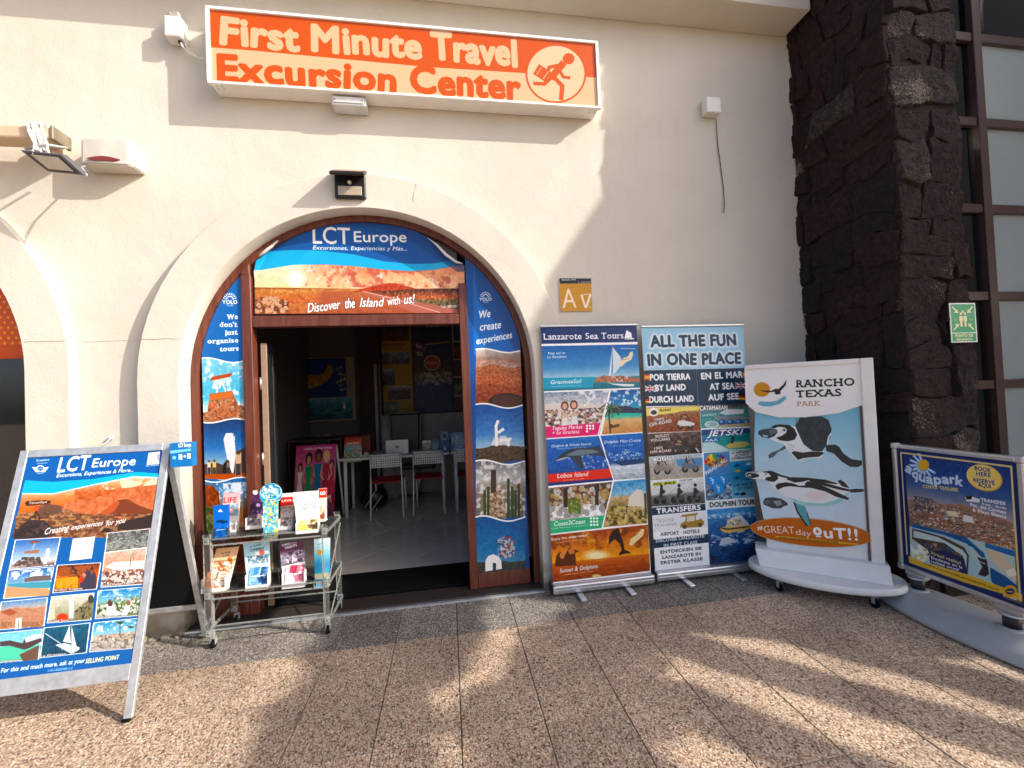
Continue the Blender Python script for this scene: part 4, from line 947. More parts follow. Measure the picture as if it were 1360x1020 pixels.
# ------------------------------------------------------------------ roll-up banners
def ru1_art(rc):
    c = Cv(rc, 2.5, 'ffffff').Z(710, 420, 5.369)
    c.poly([(20, 60), (745, 60), (748, 182), (30, 198)], '12306a'); c.txt('Lanzarote Sea Tours', (62, 167), (634, 157), 42, WH, bold=.015, serif=True)
    c.poly([(640, 158), (655, 98), (690, 120), (695, 155)], WH); c.poly([(636, 162), (712, 155), (705, 165), (650, 166)], WH)
    c.grad([(38, 213), (750, 200), (762, 508), (50, 535)], [(0, '1f63ae'), (.5, '4e94cc'), (.72, 'a9cfe2'), (.74, '2a8c96'), (1, '0f6c80')], .03, 9, 1)
    c.ridge([(38, 213), (750, 200), (762, 508), (50, 535)], 420, 760, 470, [455, 420, 430, 425, 435, 440], 5, 'b0765a', 3, .1); c.poly([(48, 440), (430, 432), (415, 508), (50, 522)], '17a0c4')
    c.txt('GraciosaSail', (115, 484), (336, 474), 26, WH, bold=.02, shear=.2, serif=False); c.txt('oo.ooooooo.on', (122, 505), (332, 497), 10, 'bfe8f0', bold=.02)
    c.txt('Day sail in', (98, 272), (218, 268), 15, WH, bold=.03); c.txt('La Graciosa', (92, 298), (228, 294), 15, WH, bold=.03)
    c.poly([(553, 220), (545, 420), (530, 425)], 'f4f6f8'); c.poly([(556, 218), (612, 290), (624, 345), (560, 420)], 'e8eef4', .92); c.line([(553, 220), (553, 430)], 3, '8a94a0')
    c.poly([(510, 468), (560, 480), (712, 485), (705, 500), (640, 500), (560, 488)], 'f4f6f8'); c.spots([(545, 425), (690, 430), (690, 470), (550, 465)], ['d86a4a', 'f0f0f0', '8a4a3a'], 14, 8, 2)
    c.poly([(608, 350), (605, 325), (630, 300), (668, 285), (680, 258), (700, 250), (702, 275), (690, 310), (650, 330), (620, 360)], 'efe2bc')
    c.line([(612, 228), (718, 232)], 3, WH); c.txt('GRAN', (615, 315), (670, 308), 8, '6a5a3a')
    A = [(55, 545), (532, 528), (462, 842), (70, 870)]; c.grad(A, [(0, '8a9ab0'), (.3, 'c8ccd0'), (.5, 'b89a8a'), (1, '5a4a48')], .12, 8, 2)
    c.poly([(60, 630), (250, 610), (500, 640), (490, 680), (65, 690)], 'e6dcd0', .8); c.spots([(65, 670), (495, 650), (465, 790), (70, 800)], ['3a2f34', 'e8d6c4', '7a2c2c', '26303a', 'b89078', 'f2f2ee'], 46, 15, 7)
    for x, y in ((215, 640), (280, 632)): c.ell(x, y, 28, 34, '6a3a2c'); c.ell(x, y + 2, 18, 22, 'e0b094')
    for x, y in ((215, 715), (283, 705)): c.poly([(x - 28, y + 70), (x - 20, y - 10), (x, y - 30), (x + 22, y - 8), (x + 30, y + 65)], 'd8b8a0'); c.poly([(x - 26, y + 70), (x - 14, y + 10), (x + 16, y + 8), (x + 28, y + 66)], 'e8e8ea')
    c.clouds([(300, 530), (530, 530), (500, 640), (300, 640)], WH, .5, 12, 4)
    c.poly([(58, 790), (468, 760), (450, 850), (60, 868)], 'e83a78'); c.txt('Teguise Market', (128, 812), (342, 800), 26, WH, bold=.025, shear=.25); c.txt('+ La Graciosa', (128, 843), (318, 833), 24, WH, bold=.025, shear=.25)
    for i in range(3):
        for j in range(3 if i < 2 else 1): c.ell(374 + j * 22, 781 + i * 20, 8, 8, WH)
    c.txt('Sunday - Domingo', (78, 600), (330, 578), 26, WH, bold=.015, shear=.3, out=('606a78', .06))
    Bp = [(545, 528), (762, 518), (772, 828), (478, 845)]; c.grad(Bp, [(0, '145a9c'), (.35, '3a92c8'), (.5, '2aa890'), (.6, '3cc4a8'), (.68, 'e0b880'), (1, 'c88a50')], .05, 9, 5); c.clouds([(545, 528), (762, 518), (766, 640), (520, 640)], WH, .5, 14, 9)
    c.ridge(Bp, 520, 770, 690, [668, 650, 640, 655, 660], 8, '2c3a50', 4, .08); c.line([(540, 830), (530, 700), (542, 640)], 10, '2a1a10')
    for k in range(9): a = k * .7; c.line([(542, 650), (542 + 50 * math.cos(a), 650 + 38 * math.sin(a)), (542 + 75 * math.cos(a), 672 + 50 * math.sin(a))], 9, '2f4420' if k % 2 else '5c6a2c')
    c.spots([(540, 770), (610, 770), (600, 790), (540, 800)], ['3a2a1c'], 10, 14, 3)
    D = [(70, 882), (448, 858), (530, 1180), (80, 1215)]
    c.Z(710, 590, 4.856)
    D = [(64, -40), (415, -55), (506, 232), (76, 270)]; c.grad(D, [(0, '2a6fc0'), (.3, '2260b4'), (.6, '1b55a8'), (1, '123e84')], .06, 9, 2)
    c.clouds([(200, 60), (480, 60), (470, 165), (260, 170)], 'dfeaf4', .55, 8, 3, .7)
    c.poly([(125, 103), (150, 88), (175, 60), (230, 30), (300, 18), (370, 22), (400, 15), (418, -2), (430, 40), (480, 70), (512, 100), (505, 108), (430, 75), (360, 68), (300, 75), (318, 140), (304, 166), (262, 120), (230, 78), (180, 95), (130, 108)], '2c3846')
    c.poly([(200, 70), (280, 35), (370, 34), (420, 50), (370, 60), (290, 72), (240, 76)], '6a7886'); c.poly([(130, 105), (180, 88), (220, 80), (215, 88), (160, 106)], 'a8b4be')
    c.poly([(70, 196), (490, 155), (508, 218), (76, 250)], 'e0301c'); c.txt('Lobos Island', (146, 218), (348, 204), 28, WH, bold=.02, shear=.2); c.txt('oo.oo.o.on', (185, 236), (318, 224), 9, 'ffd0c8', bold=.02)
    c.poly([(74, 250), (508, 218), (510, 232), (76, 270)], '14307a')
    c.Z(710, 420, 5.369); c.txt('Dolphin & Whale Search', (122, 935), (403, 917), 17, WH, bold=.02, shear=.1); c.txt('Marina Puerto del Carmen', (162, 950), (368, 938), 9, 'd0e4f8', bold=.02)
    c.Z(710, 590, 4.856)
    E = [(424, -55), (712, -75), (715, 218), (514, 230)]; c.grad(E, [(0, '1f6fc8'), (.4, '1a5ab4'), (.62, '2a5c9c'), (.7, 'd8e4ec'), (1, '9aa8b4')], .10, 8, 3); c.spots([(470, 60), (600, 30), (690, 60), (700, 110), (500, 110)], ['e8f2fa', '8ab4dc'], 34, 7, 5, .8)
    c.poly([(500, 110), (600, 100), (712, 90), (714, 120), (560, 140)], '1c3c6c')
    c.Z(710, 420, 5.369); c.txt('Dolphin Mini Cruise', (497, 908), (756, 892), 20, WH, bold=.02, shear=.2); c.txt('oo.oo.o.on', (560, 928), (700, 920), 9, 'c8e0f8', bold=.02)
    c.Z(710, 590, 4.856); c.txt('Marina Puerto del Carmen', (520, 195), (690, 178), 8, WH, bold=.02)
    F_ = [(80, 284), (502, 240), (430, 540), (90, 580)]; c.grad(F_, [(0, '6a4a3c'), (.4, '8a7a6c'), (.7, 'b8b4ac'), (1, 'e0dcd4')], .22, 7, 8)
    c.spots([(85, 290), (500, 250), (470, 420), (90, 440)], ['2a2420', '4a5a2c', '8a3c2c', '3a3a34', 'd8d4cc', 'b89a5a'], 34, 20, 6); c.spots([(90, 400), (460, 380), (440, 470), (90, 480)], ['f0f0ec', 'd8dce0', 'ffffff', '8a8c84'], 22, 24, 8)
    c.spots([(210, 360), (300, 350), (300, 450), (220, 450)], ['7a8a2a', '4f6a20'], 24, 13, 8); c.line([(200, 290), (200, 400)], 26, '2c221c'); c.line([(405, 260), (400, 385)], 22, '2a2a28')
    c.poly([(84, 498), (450, 458), (432, 540), (90, 580)], '35b07a'); c.txt('Coast2Coast', (126, 528), (328, 510), 27, WH, bold=.02, shear=.2); c.txt('César Manrique + La Graciosa', (108, 548), (348, 526), 9, 'e0f8ec', bold=.02)
    for i in range(3):
        for j in range(3): c.ell(364 + j * 20, 478 + i * 21, 8, 8, 'eefaf2')
    G_ = [(514, 236), (717, 222), (727, 510), (442, 536)]; c.grad(G_, [(0, '3a8cc8'), (.3, '8cc4e0'), (.38, 'c8a878'), (.6, '7a7040'), (1, 'b89a58')], .12, 7, 4); c.poly([(600, 400), (610, 340), (660, 290), (700, 300), (712, 400), (700, 440), (620, 430)], 'e4dccc')
    c.spots([(470, 400), (727, 400), (727, 505), (450, 528)], ['5a5a24', 'c8a85c', '3a3418', 'd8c07c'], 34, 16, 6); c.line([(712, 320), (716, 440)], 12, '3a2c20')
    H_ = [(92, 588), (732, 518), (744, 816), (106, 892)]; c.grad(H_, [(0, '9a3a10'), (.35, 'd8781c'), (.6, 'f0a030'), (.72, 'c85a14'), (1, '5a1c08')], .06, 12, 3); c.clouds(H_[:2] + [(738, 660), (98, 720)], '6a2410', .52, 26, 5, .65); c.clouds(H_[:2] + [(738, 660), (98, 720)], 'f8c060', .56, 22, 8, .6)
    for rx, ry, al in ((95, 40, .35), (70, 30, .5), (46, 20, .9)): c.ell(400, 718, rx, ry, 'fff0b8', al)
    c.poly([(96, 770), (740, 706), (744, 816), (106, 892)], 'b8480c', .55); c.spots([(120, 800), (740, 730), (744, 810), (110, 885)], ['7a2408', 'e88020'], 40, 22, 9, .4, .25); c.ell(400, 850, 30, 12, 'ffe0a0', .8)
    c.poly([(478, 650), (480, 600), (500, 560), (530, 543), (546, 548), (556, 590), (572, 630), (580, 680), (615, 695), (618, 704), (580, 706), (545, 718), (545, 705), (562, 684), (548, 640), (520, 612), (500, 625)], '28100a')
    c.poly([(610, 650), (620, 610), (660, 580), (690, 545), (708, 550), (700, 590), (660, 625), (625, 655)], 'f4d8a0')
    c.poly([(130, 790), (140, 720), (165, 692), (190, 720), (205, 700), (225, 664), (262, 680), (290, 690), (262, 700), (268, 780)], '5a2a18'); c.ell(178, 718, 16, 20, 'd08a50'); c.ell(238, 690, 20, 20, 'c87a48')
    c.txt('Enjoy the experience!', (110, 622), (342, 592), 16, WH, bold=.03); c.txt('Marina Puerto del Carmen', (136, 640), (318, 616), 8, 'ffe8c8', bold=.02)
    c.txt('Sunset & Dolphins', (162, 830), (408, 798), 27, WH, bold=.02, shear=.2, out=('8a3a08', .07)); c.txt('oo.oo.oo.on', (196, 845), (378, 822), 9, 'ffe8c8', bold=.02)
    c.Z(710, 420, 5.369)
    for a, b in (((30, 205), (750, 190)), ((48, 541), (766, 512)), ((64, 876), (775, 828))): c.line([a, b], 8, WH)
    c.line([(538, 530), (452, 850)], 8, WH); c.Z(710, 590, 4.856); c.line([(418, -50), (510, 232), (436, 540)], 6, WH); c.line([(74, 277), (718, 220)], 7, WH); c.line([(86, 584), (732, 512)], 7, WH)
    return c.mat('sea_tours_print', .38)
def ru2_art(rc):
    c = Cv(rc, 2.5, 'ffffff').Z(845, 425, 5.829)
    c.poly([(30, 40), (840, 40), (860, 368), (50, 386)], '9fcfe8'); NV = '12344e'
    c.txt('ALL THE FUN', (116, 206), (772, 196), 84, NV, bold=.045, jit=.12, seed=4, glow=('ffffff', .28)); c.txt('IN ONE PLACE', (92, 352), (810, 336), 84, NV, bold=.045, jit=.12, seed=9, glow=('ffffff', .28))
    c.poly([(50, 390), (866, 370), (870, 655), (70, 668)], NV); c.line([(465, 385), (482, 660)], 4, '5a7488')
    for t, a, b in (('POR TIERRA', (108, 468), (418, 460)), ('BY LAND', (150, 550), (382, 542)), ('DURCH LAND', (102, 640), (444, 630)), ('EN EL MAR', (506, 458), (826, 444)), ('AT SEA', (572, 540), (760, 532)), ('AUF SEE', (560, 624), (795, 612))): c.txt(t, a, b, 47, WH, bold=.05)
    def flag(k, x, y, w, h):
        if k == 'es': c.rect4(x, y, x + w, y + h, 'd03a2c'); c.rect4(x, y + h * .25, x + w, y + h * .75, 'f0b43c')
        if k == 'de': c.rect4(x, y, x + w, y + h / 3, '1a1a1a'); c.rect4(x, y + h / 3, x + w, y + 2 * h / 3, 'c82c24'); c.rect4(x, y + 2 * h / 3, x + w, y + h, 'f0c040')
        if k == 'uk':
            c.rect4(x, y, x + w, y + h, '24386e'); c.line([(x, y), (x + w, y + h)], 8, WH); c.line([(x, y + h), (x + w, y)], 8, WH); c.line([(x + w / 2, y), (x + w / 2, y + h)], 15, WH); c.line([(x, y + h / 2), (x + w, y + h / 2)], 15, WH); c.line([(x + w / 2, y), (x + w / 2, y + h)], 8, 'c82c34'); c.line([(x, y + h / 2), (x + w, y + h / 2)], 8, 'c82c34')
    flag('es', 55, 420, 48, 46); flag('uk', 62, 508, 84, 46); flag('de', 68, 596, 34, 46); flag('uk', 770, 486, 80, 44); flag('de', 795, 572, 50, 46); flag('es', 826, 400, 30, 46)
    def buggy(x, y, s, col='e4e4e2'):
        for dx in (-38, 30): c.ell(x + dx * s, y, 20 * s, 24 * s, '18181a'); c.ell(x + dx * s, y, 9 * s, 11 * s, '8a8a8a')
        c.poly([(x - 60 * s, y - 10 * s), (x - 50 * s, y - 34 * s), (x - 20 * s, y - 42 * s), (x + 20 * s, y - 30 * s), (x + 60 * s, y - 18 * s), (x + 56 * s, y - 4 * s), (x - 20 * s, y + 2 * s)], col); c.line([(x - 38 * s, y - 38 * s), (x - 28 * s, y - 76 * s), (x + 4 * s, y - 74 * s), (x + 26 * s, y - 34 * s)], 6 * s, '242426'); c.spots([(x - 36 * s, y - 66 * s), (x + 4 * s, y - 66 * s), (x + 14 * s, y - 34 * s), (x - 40 * s, y - 34 * s)], ['2a2420', 'c09a80'], 6, 10 * s, int(x) % 50)
    P1 = [(70, 678), (490, 662), (500, 858), (82, 875)]; c.grad(P1, [(0, 'b89a80'), (.4, '9a5c3c'), (1, '84452a')], .12, 7, 2); c.poly([(72, 684), (488, 668), (300, 720), (75, 745)], 'f0e070'); c.poly([(72, 684), (488, 668), (488, 700), (74, 720)], 'f0e070'); c.ell(136, 712, 36, 34, 'f8f8f4'); c.ell(136, 716, 24, 18, '3a3a38')
    c.txt('BUGGY', (185, 708), (272, 702), 16, '1a1a1a', bold=.04); c.txt('100%', (145, 782), (218, 772), 20, WH, bold=.04, out=('4a2414', .12)); c.txt('OFF-ROAD', (105, 826), (275, 790), 24, WH, bold=.04, out=('4a2414', .12)); buggy(385, 820, 1.15)
    P2 = [(84, 880), (500, 860), (512, 1080), (94, 1100)]; c.grad(P2, [(0, '6a5a54'), (.3, '4a3a34'), (1, '2c2220')], .15, 8, 3); c.txt('BUGGY', (150, 912), (258, 902), 20, WH, bold=.04, out=('3a1a1a', .1)); c.txt('VOLCANO', (112, 942), (262, 930), 20, WH, bold=.04, out=('3a1a1a', .1)); buggy(350, 1010, 1.2, '3a3a3c')
    c.Z(845, 590, 5.366)
    c.txt('100%', (130, 38), (190, 32), 18, WH, bold=.04, out=('4a2414', .12)); c.txt('OFF-ROAD', (100, 66), (248, 52), 18, WH, bold=.04, out=('4a2414', .12)); c.line([(425, 28), (445, 54)], 8, 'f0f0f0')
    P3 = [(84, 90), (470, 62), (478, 236), (96, 258)]; c.grad(P3, [(0, 'c8d8e0'), (.4, 'a8a49c'), (1, 'b0a490')], .1, 7, 4); c.poly([(280, 110), (472, 96), (474, 150), (300, 160)], '5a94c4'); buggy(190, 190, 1.1, '8a8278'); buggy(390, 175, 1.1, '6a7480'); c.txt('BUGGY', (126, 122), (278, 108), 26, WH, bold=.05, out=('3a4a54', .08)); c.txt('MIX TOUR', (282, 106), (455, 94), 18, WH, bold=.04, out=('3a4a54', .08)); c.txt('OFF-ROAD & ROAD', (150, 234), (400, 214), 14, WH, bold=.04, out=('3a3a3a', .15))
    P4 = [(98, 262), (480, 240), (492, 420), (106, 446)]; c.grad(P4, [(0, 'e0e4e4'), (.5, 'c8ccca'), (.6, '6a6a68'), (1, '4a4a4c')], .08, 7, 5); c.poly([(120, 276), (288, 260), (286, 284), (118, 300)], 'c8d83c'); c.txt('MX BIKE', (125, 294), (280, 280), 16, '2a2a1a', bold=.05, shear=.2)
    c.txt('MX BIKE TOURS', (310, 262), (400, 254), 8, '1a1a1a', bold=.03)
    for x in (175, 300, 415):
        for dx in (-32, 22): c.ell(x + dx, 405 - (x - 175) * .06, 20, 24, '141416')
        c.poly([(x - 36, 385), (x - 10, 362), (x + 30, 368), (x + 34, 395), (x - 20, 398)], '4a4a50'); c.line([(x, 372), (x + 4, 318), (x + 20, 345)], 20, '26262a'); c.ell(x + 5, 300 - (x - 175) * .04, 11, 13, '1c1c20'); c.line([(x + 4, 325), (x + 34, 335)], 7, '26262a')
    c.poly([(108, 452), (492, 424), (496, 470), (112, 508)], NV); c.txt('TRANSFERS', (146, 494), (458, 466), 34, WH, bold=.05)
    c.poly([(112, 514), (498, 474), (502, 590), (116, 630)], 'e9edf0'); c.txt('TEGUISE', (140, 560), (270, 548), 24, 'a8a8a4', bold=.0); c.txt('TRANSFER', (126, 592), (292, 578), 22, 'a8a8a4', bold=.0)
    c.poly([(312, 590), (318, 565), (350, 548), (350, 515), (318, 520), (322, 505), (440, 488), (438, 500), (425, 505), (425, 545), (462, 530), (482, 550), (484, 572), (440, 590), (340, 596)], 'a8843c'); c.ell(345, 588, 15, 15, '5a4420'); c.ell(455, 575, 15, 15, '5a4420'); c.poly([(360, 515), (418, 508), (418, 545), (362, 555)], 'e0d8c0')
    c.txt('AIRPORT · HOTELS', (173, 654), (450, 630), 24, '202830', bold=.02); c.poly([(118, 680), (512, 640), (518, 700), (124, 742)], NV); c.txt('DISCOVER LANZAROTE', (142, 700), (485, 664), 22, WH, bold=.03); c.txt('IN FIRST CLASS', (198, 734), (436, 708), 22, WH, bold=.03)
    for t, a, b in (('ENTDECKEN SIE', (174, 780), (466, 750)), ('LANZAROTE IN', (188, 818), (458, 790)), ('ERSTER KLASSE', (176, 856), (474, 826))): c.txt(t, a, b, 21, '1c2830', bold=.03)
    # right column
    c.Z(845, 425, 5.829)
    Q1 = [(492, 662), (912, 645), (912, 822), (502, 840)]; c.grad(Q1, [(0, '5a3c38'), (.25, '4a8c90'), (1, '3fa8a4')], .06, 8, 3); c.txt('CATAMARAN', (494, 700), (705, 694), 34, WH, bold=.04, out=('2a3c40', .08)); c.txt('LANZAROTE', (512, 746), (620, 738), 15, WH, bold=.02)
    c.poly([(640, 720), (700, 690), (835, 690), (830, 725), (690, 735)], 'e8ecee'); c.poly([(600, 748), (830, 740), (880, 770), (640, 790)], '8a9498'); 
    for x in (665, 730, 795, 855): c.ell(x, 792, 30, 24, '2a5c9c'); c.ell(x - 6, 786, 14, 10, '8ab4e0')
    c.poly([(560, 820), (640, 815), (880, 795), (892, 815), (640, 830)], 'c8b07c'); c.ell(584, 808, 54, 26, 'e8f4f4'); c.ell(584, 808, 46, 20, '3a8c94', .5); c.line([(545, 808), (565, 808)], 5, 'ffffff')
    Q2 = [(504, 850), (912, 835), (910, 1010), (514, 1022)]; c.grad(Q2, [(0, '2c6c9c'), (.3, '1c8c8c'), (1, '2aa49a')], .06, 9, 6); c.poly([(504, 850), (912, 835), (912, 870), (504, 895)], '174a84'); c.txt('JETSKI', (548, 900), (830, 886), 42, WH, bold=.04, shear=.3, out=('123a64', .06)); c.poly([(514, 918), (650, 912), (640, 940), (516, 948)], '2c6cb4'); c.txt('AAA', (530, 942), (632, 936), 18, WH, bold=.03)
    c.poly([(690, 975), (740, 945), (850, 940), (884, 962), (830, 985), (720, 995)], 'd8c878'); c.line([(742, 950), (748, 920)], 18, '2a2a2c'); c.ell(748, 910, 9, 10, '1a1a1c'); c.poly([(514, 950), (600, 945), (720, 1000), (514, 1012)], 'dff0ee', .85)
    c.Z(845, 590, 5.366)
    c.poly([(474, 42), (836, 30), (836, 40), (476, 56)], 'c8dcd8')
    Q3 = [(480, 62), (664, 52), (686, 388), (498, 402)]; c.grad(Q3, [(0, '5a94c4'), (.5, '4a88c0'), (1, '2c5c8c')], .05, 9, 7)
    for k, cl in enumerate(('d8342c', 'f09030', 'f0d040', '4a9c50', '2c6cb0', '6a3c94', '2a2a2c', 'e8642c')):
        a0 = math.pi * (1.02 + k * .125); c.poly([(566, 168), (566 + 82 * math.cos(a0), 140 + 76 * math.sin(a0)), (566 + 82 * math.cos(a0 + .2), 140 + 76 * math.sin(a0 + .2)), (566 + 82 * math.cos(a0 + .4), 140 + 76 * math.sin(a0 + .4))], cl)
    c.spots([(500, 100), (630, 95), (635, 150), (580, 165), (500, 150)], ['d84c34', '3a2c2c', 'e8a83c', '4a8c5c'], 9, 13, 3); c.txt('PARASAILING', (502, 218), (650, 118), 24, WH, bold=.03)
    c.spots([(500, 280), (680, 270), (684, 385), (500, 398)], ['e0e4e4', '26282c', '8a94a0'], 20, 14, 5)
    for x, y in ((546, 262), (624, 256), (588, 316)): c.ell(x, y, 40, 42, '1f7cc8'); c.ell(x, y, 34, 36, '2a90dc'); c.line([(x, y + 20), (x + 2, y - 12), (x - 12, y - 4)], 7, 'dff0ff'); c.ell(x - 14, y - 20, 8, 5, 'bfe4ff')
    c.poly([(664, 52), (836, 44), (838, 108), (668, 122)], 'e9eef0'); c.txt('12 DIFFERENT', (682, 70), (830, 58), 15, '1c2830', bold=.03); c.txt('ACTIVITY', (704, 90), (806, 80), 15, '1c2830', bold=.03); c.txt('COMBINATIONS', (678, 110), (834, 98), 14, '1c2830', bold=.03)
    c.grad([(668, 124), (840, 110), (866, 376), (688, 388)], [(0, '3ca4cc'), (.4, '2c88b8'), (1, '8cc4dc')], .05, 8, 8)
    for x, y, cl in ((716, 150, '1f4c84'), (800, 140, 'c8e0ec'), (720, 190, 'd8b84c'), (798, 186, '2a4c74'), (716, 242, '1f4c84'), (795, 244, '2a5c84'), (716, 356, '2c5ca0'), (760, 354, '1a1c20')): c.poly([(x - 24, y + 6), (x - 6, y - 10), (x + 18, y - 12), (x + 24, y + 4), (x, y + 10)], cl)
    c.txt('ASK FOR ALL', (698, 302), (846, 286), 17, '1c3850', bold=.03); c.txt('OF THEM', (724, 326), (826, 314), 16, '1c3850', bold=.03)
    c.poly([(498, 406), (866, 380), (880, 438), (504, 462)], 'e8edf0'); c.txt('DOLPHIN TOUR', (526, 450), (846, 426), 34, '1c2428', bold=.035)
    Q4 = [(504, 466), (880, 440), (905, 820), (524, 858)]; c.grad(Q4, [(0, '3a88c8'), (.12, '5aa0d0'), (.2, '3a70a8'), (.4, '1f5490'), (1, '0c2448')], .1, 9, 5); c.clouds([(508, 500), (870, 480), (876, 520), (510, 530)], 'd8e4ec', .5, 9, 3)
    c.poly([(590, 590), (640, 588), (820, 575), (815, 596), (740, 630), (630, 636), (606, 615)], 'e0b868'); c.poly([(590, 588), (650, 600), (818, 582), (815, 590), (650, 612), (592, 598)], '3a2a1c'); c.poly([(640, 590), (650, 540), (690, 520), (740, 510), (760, 520), (800, 560), (812, 578)], 'dfe4e4'); c.spots([(640, 590), (650, 535), (740, 530), (760, 575)], ['c85a4a', '3a4a5a', 'e8d8c8', 'd8b43c'], 16, 8, 5)
    c.spots([(520, 640), (880, 610), (890, 700), (530, 730)], ['e8f0f4', 'a8c4d8', '1c4478'], 40, 15, 6, .8, .4); c.poly([(590, 720), (610, 670), (660, 660), (700, 680), (720, 700), (670, 705), (640, 730)], 'b8c4cc'); c.poly([(760, 712), (790, 670), (850, 680), (820, 690), (790, 700)], 'b8c4cc'); c.spots([(530, 720), (890, 700), (900, 815), (530, 850)], ['1c4c84', '081c38', '2c64a0'], 50, 26, 8, .5, .3)
    return c.mat('all_the_fun_print', .38)
def rollup(name, x0, x1, z1, y, ytop, art, label):
    r_ = empty('roll_up_banner', ((x0 + x1) / 2, y, 0), label=label, cat='banner', group='roll-up banners against the wall')
    rc = rectxz(x0 + .012, x1 - .012, .088, z1 - .012, y, ytop); m = art(rc)
    sh = uvsheet('banner_sheet', rc, m, thick=.002, back=M_white_pl)
    ba = MB().box((x0, y - .045, .022), (x1, y + .045, .086), .012, seg=2).box((x0 + .001, y - .051, .05), (x1 - .001, y - .044, .056)).build('base', M_alu)
    tr = MB().box((x0 + .004, ytop - .012, z1 - .018), (x1 - .004, ytop + .008, z1), .004).build('top_rail', M_alu)
    po = MB().tube([((x0 + x1) / 2, y + .02, .06), ((x0 + x1) / 2, ytop + .015, z1 - .01)], .008, 6).build('pole', M_black)
    fs = []
    for u in (.25, .72):
        x = x0 + (x1 - x0) * u; fs.append(MB().box((x - .022, y - .15, 0.001), (x + .022, y + .03, .021), .004).build('foot', M_alu))
    ec = [MB().box((x - .004, y - .047, .02), (x + .004, y + .047, .089), .003).build('end_cap', M_black) for x in (x0 - .003, x1 + .003)]
    kids(r_, sh, ba, tr, po, *fs, *ec); return r_
r1 = rollup('a', .694, 1.484, 2.0, 3.005, 3.045, ru1_art, 'roll-up banner with a navy top reading Lanzarote Sea Tours and a sunset dolphin below')
r2 = rollup('b', 1.505, 2.412, 1.985, 3.02, 3.055, ru2_art, 'pale blue topped roll-up banner reading ALL THE FUN IN ONE PLACE over activity photos')
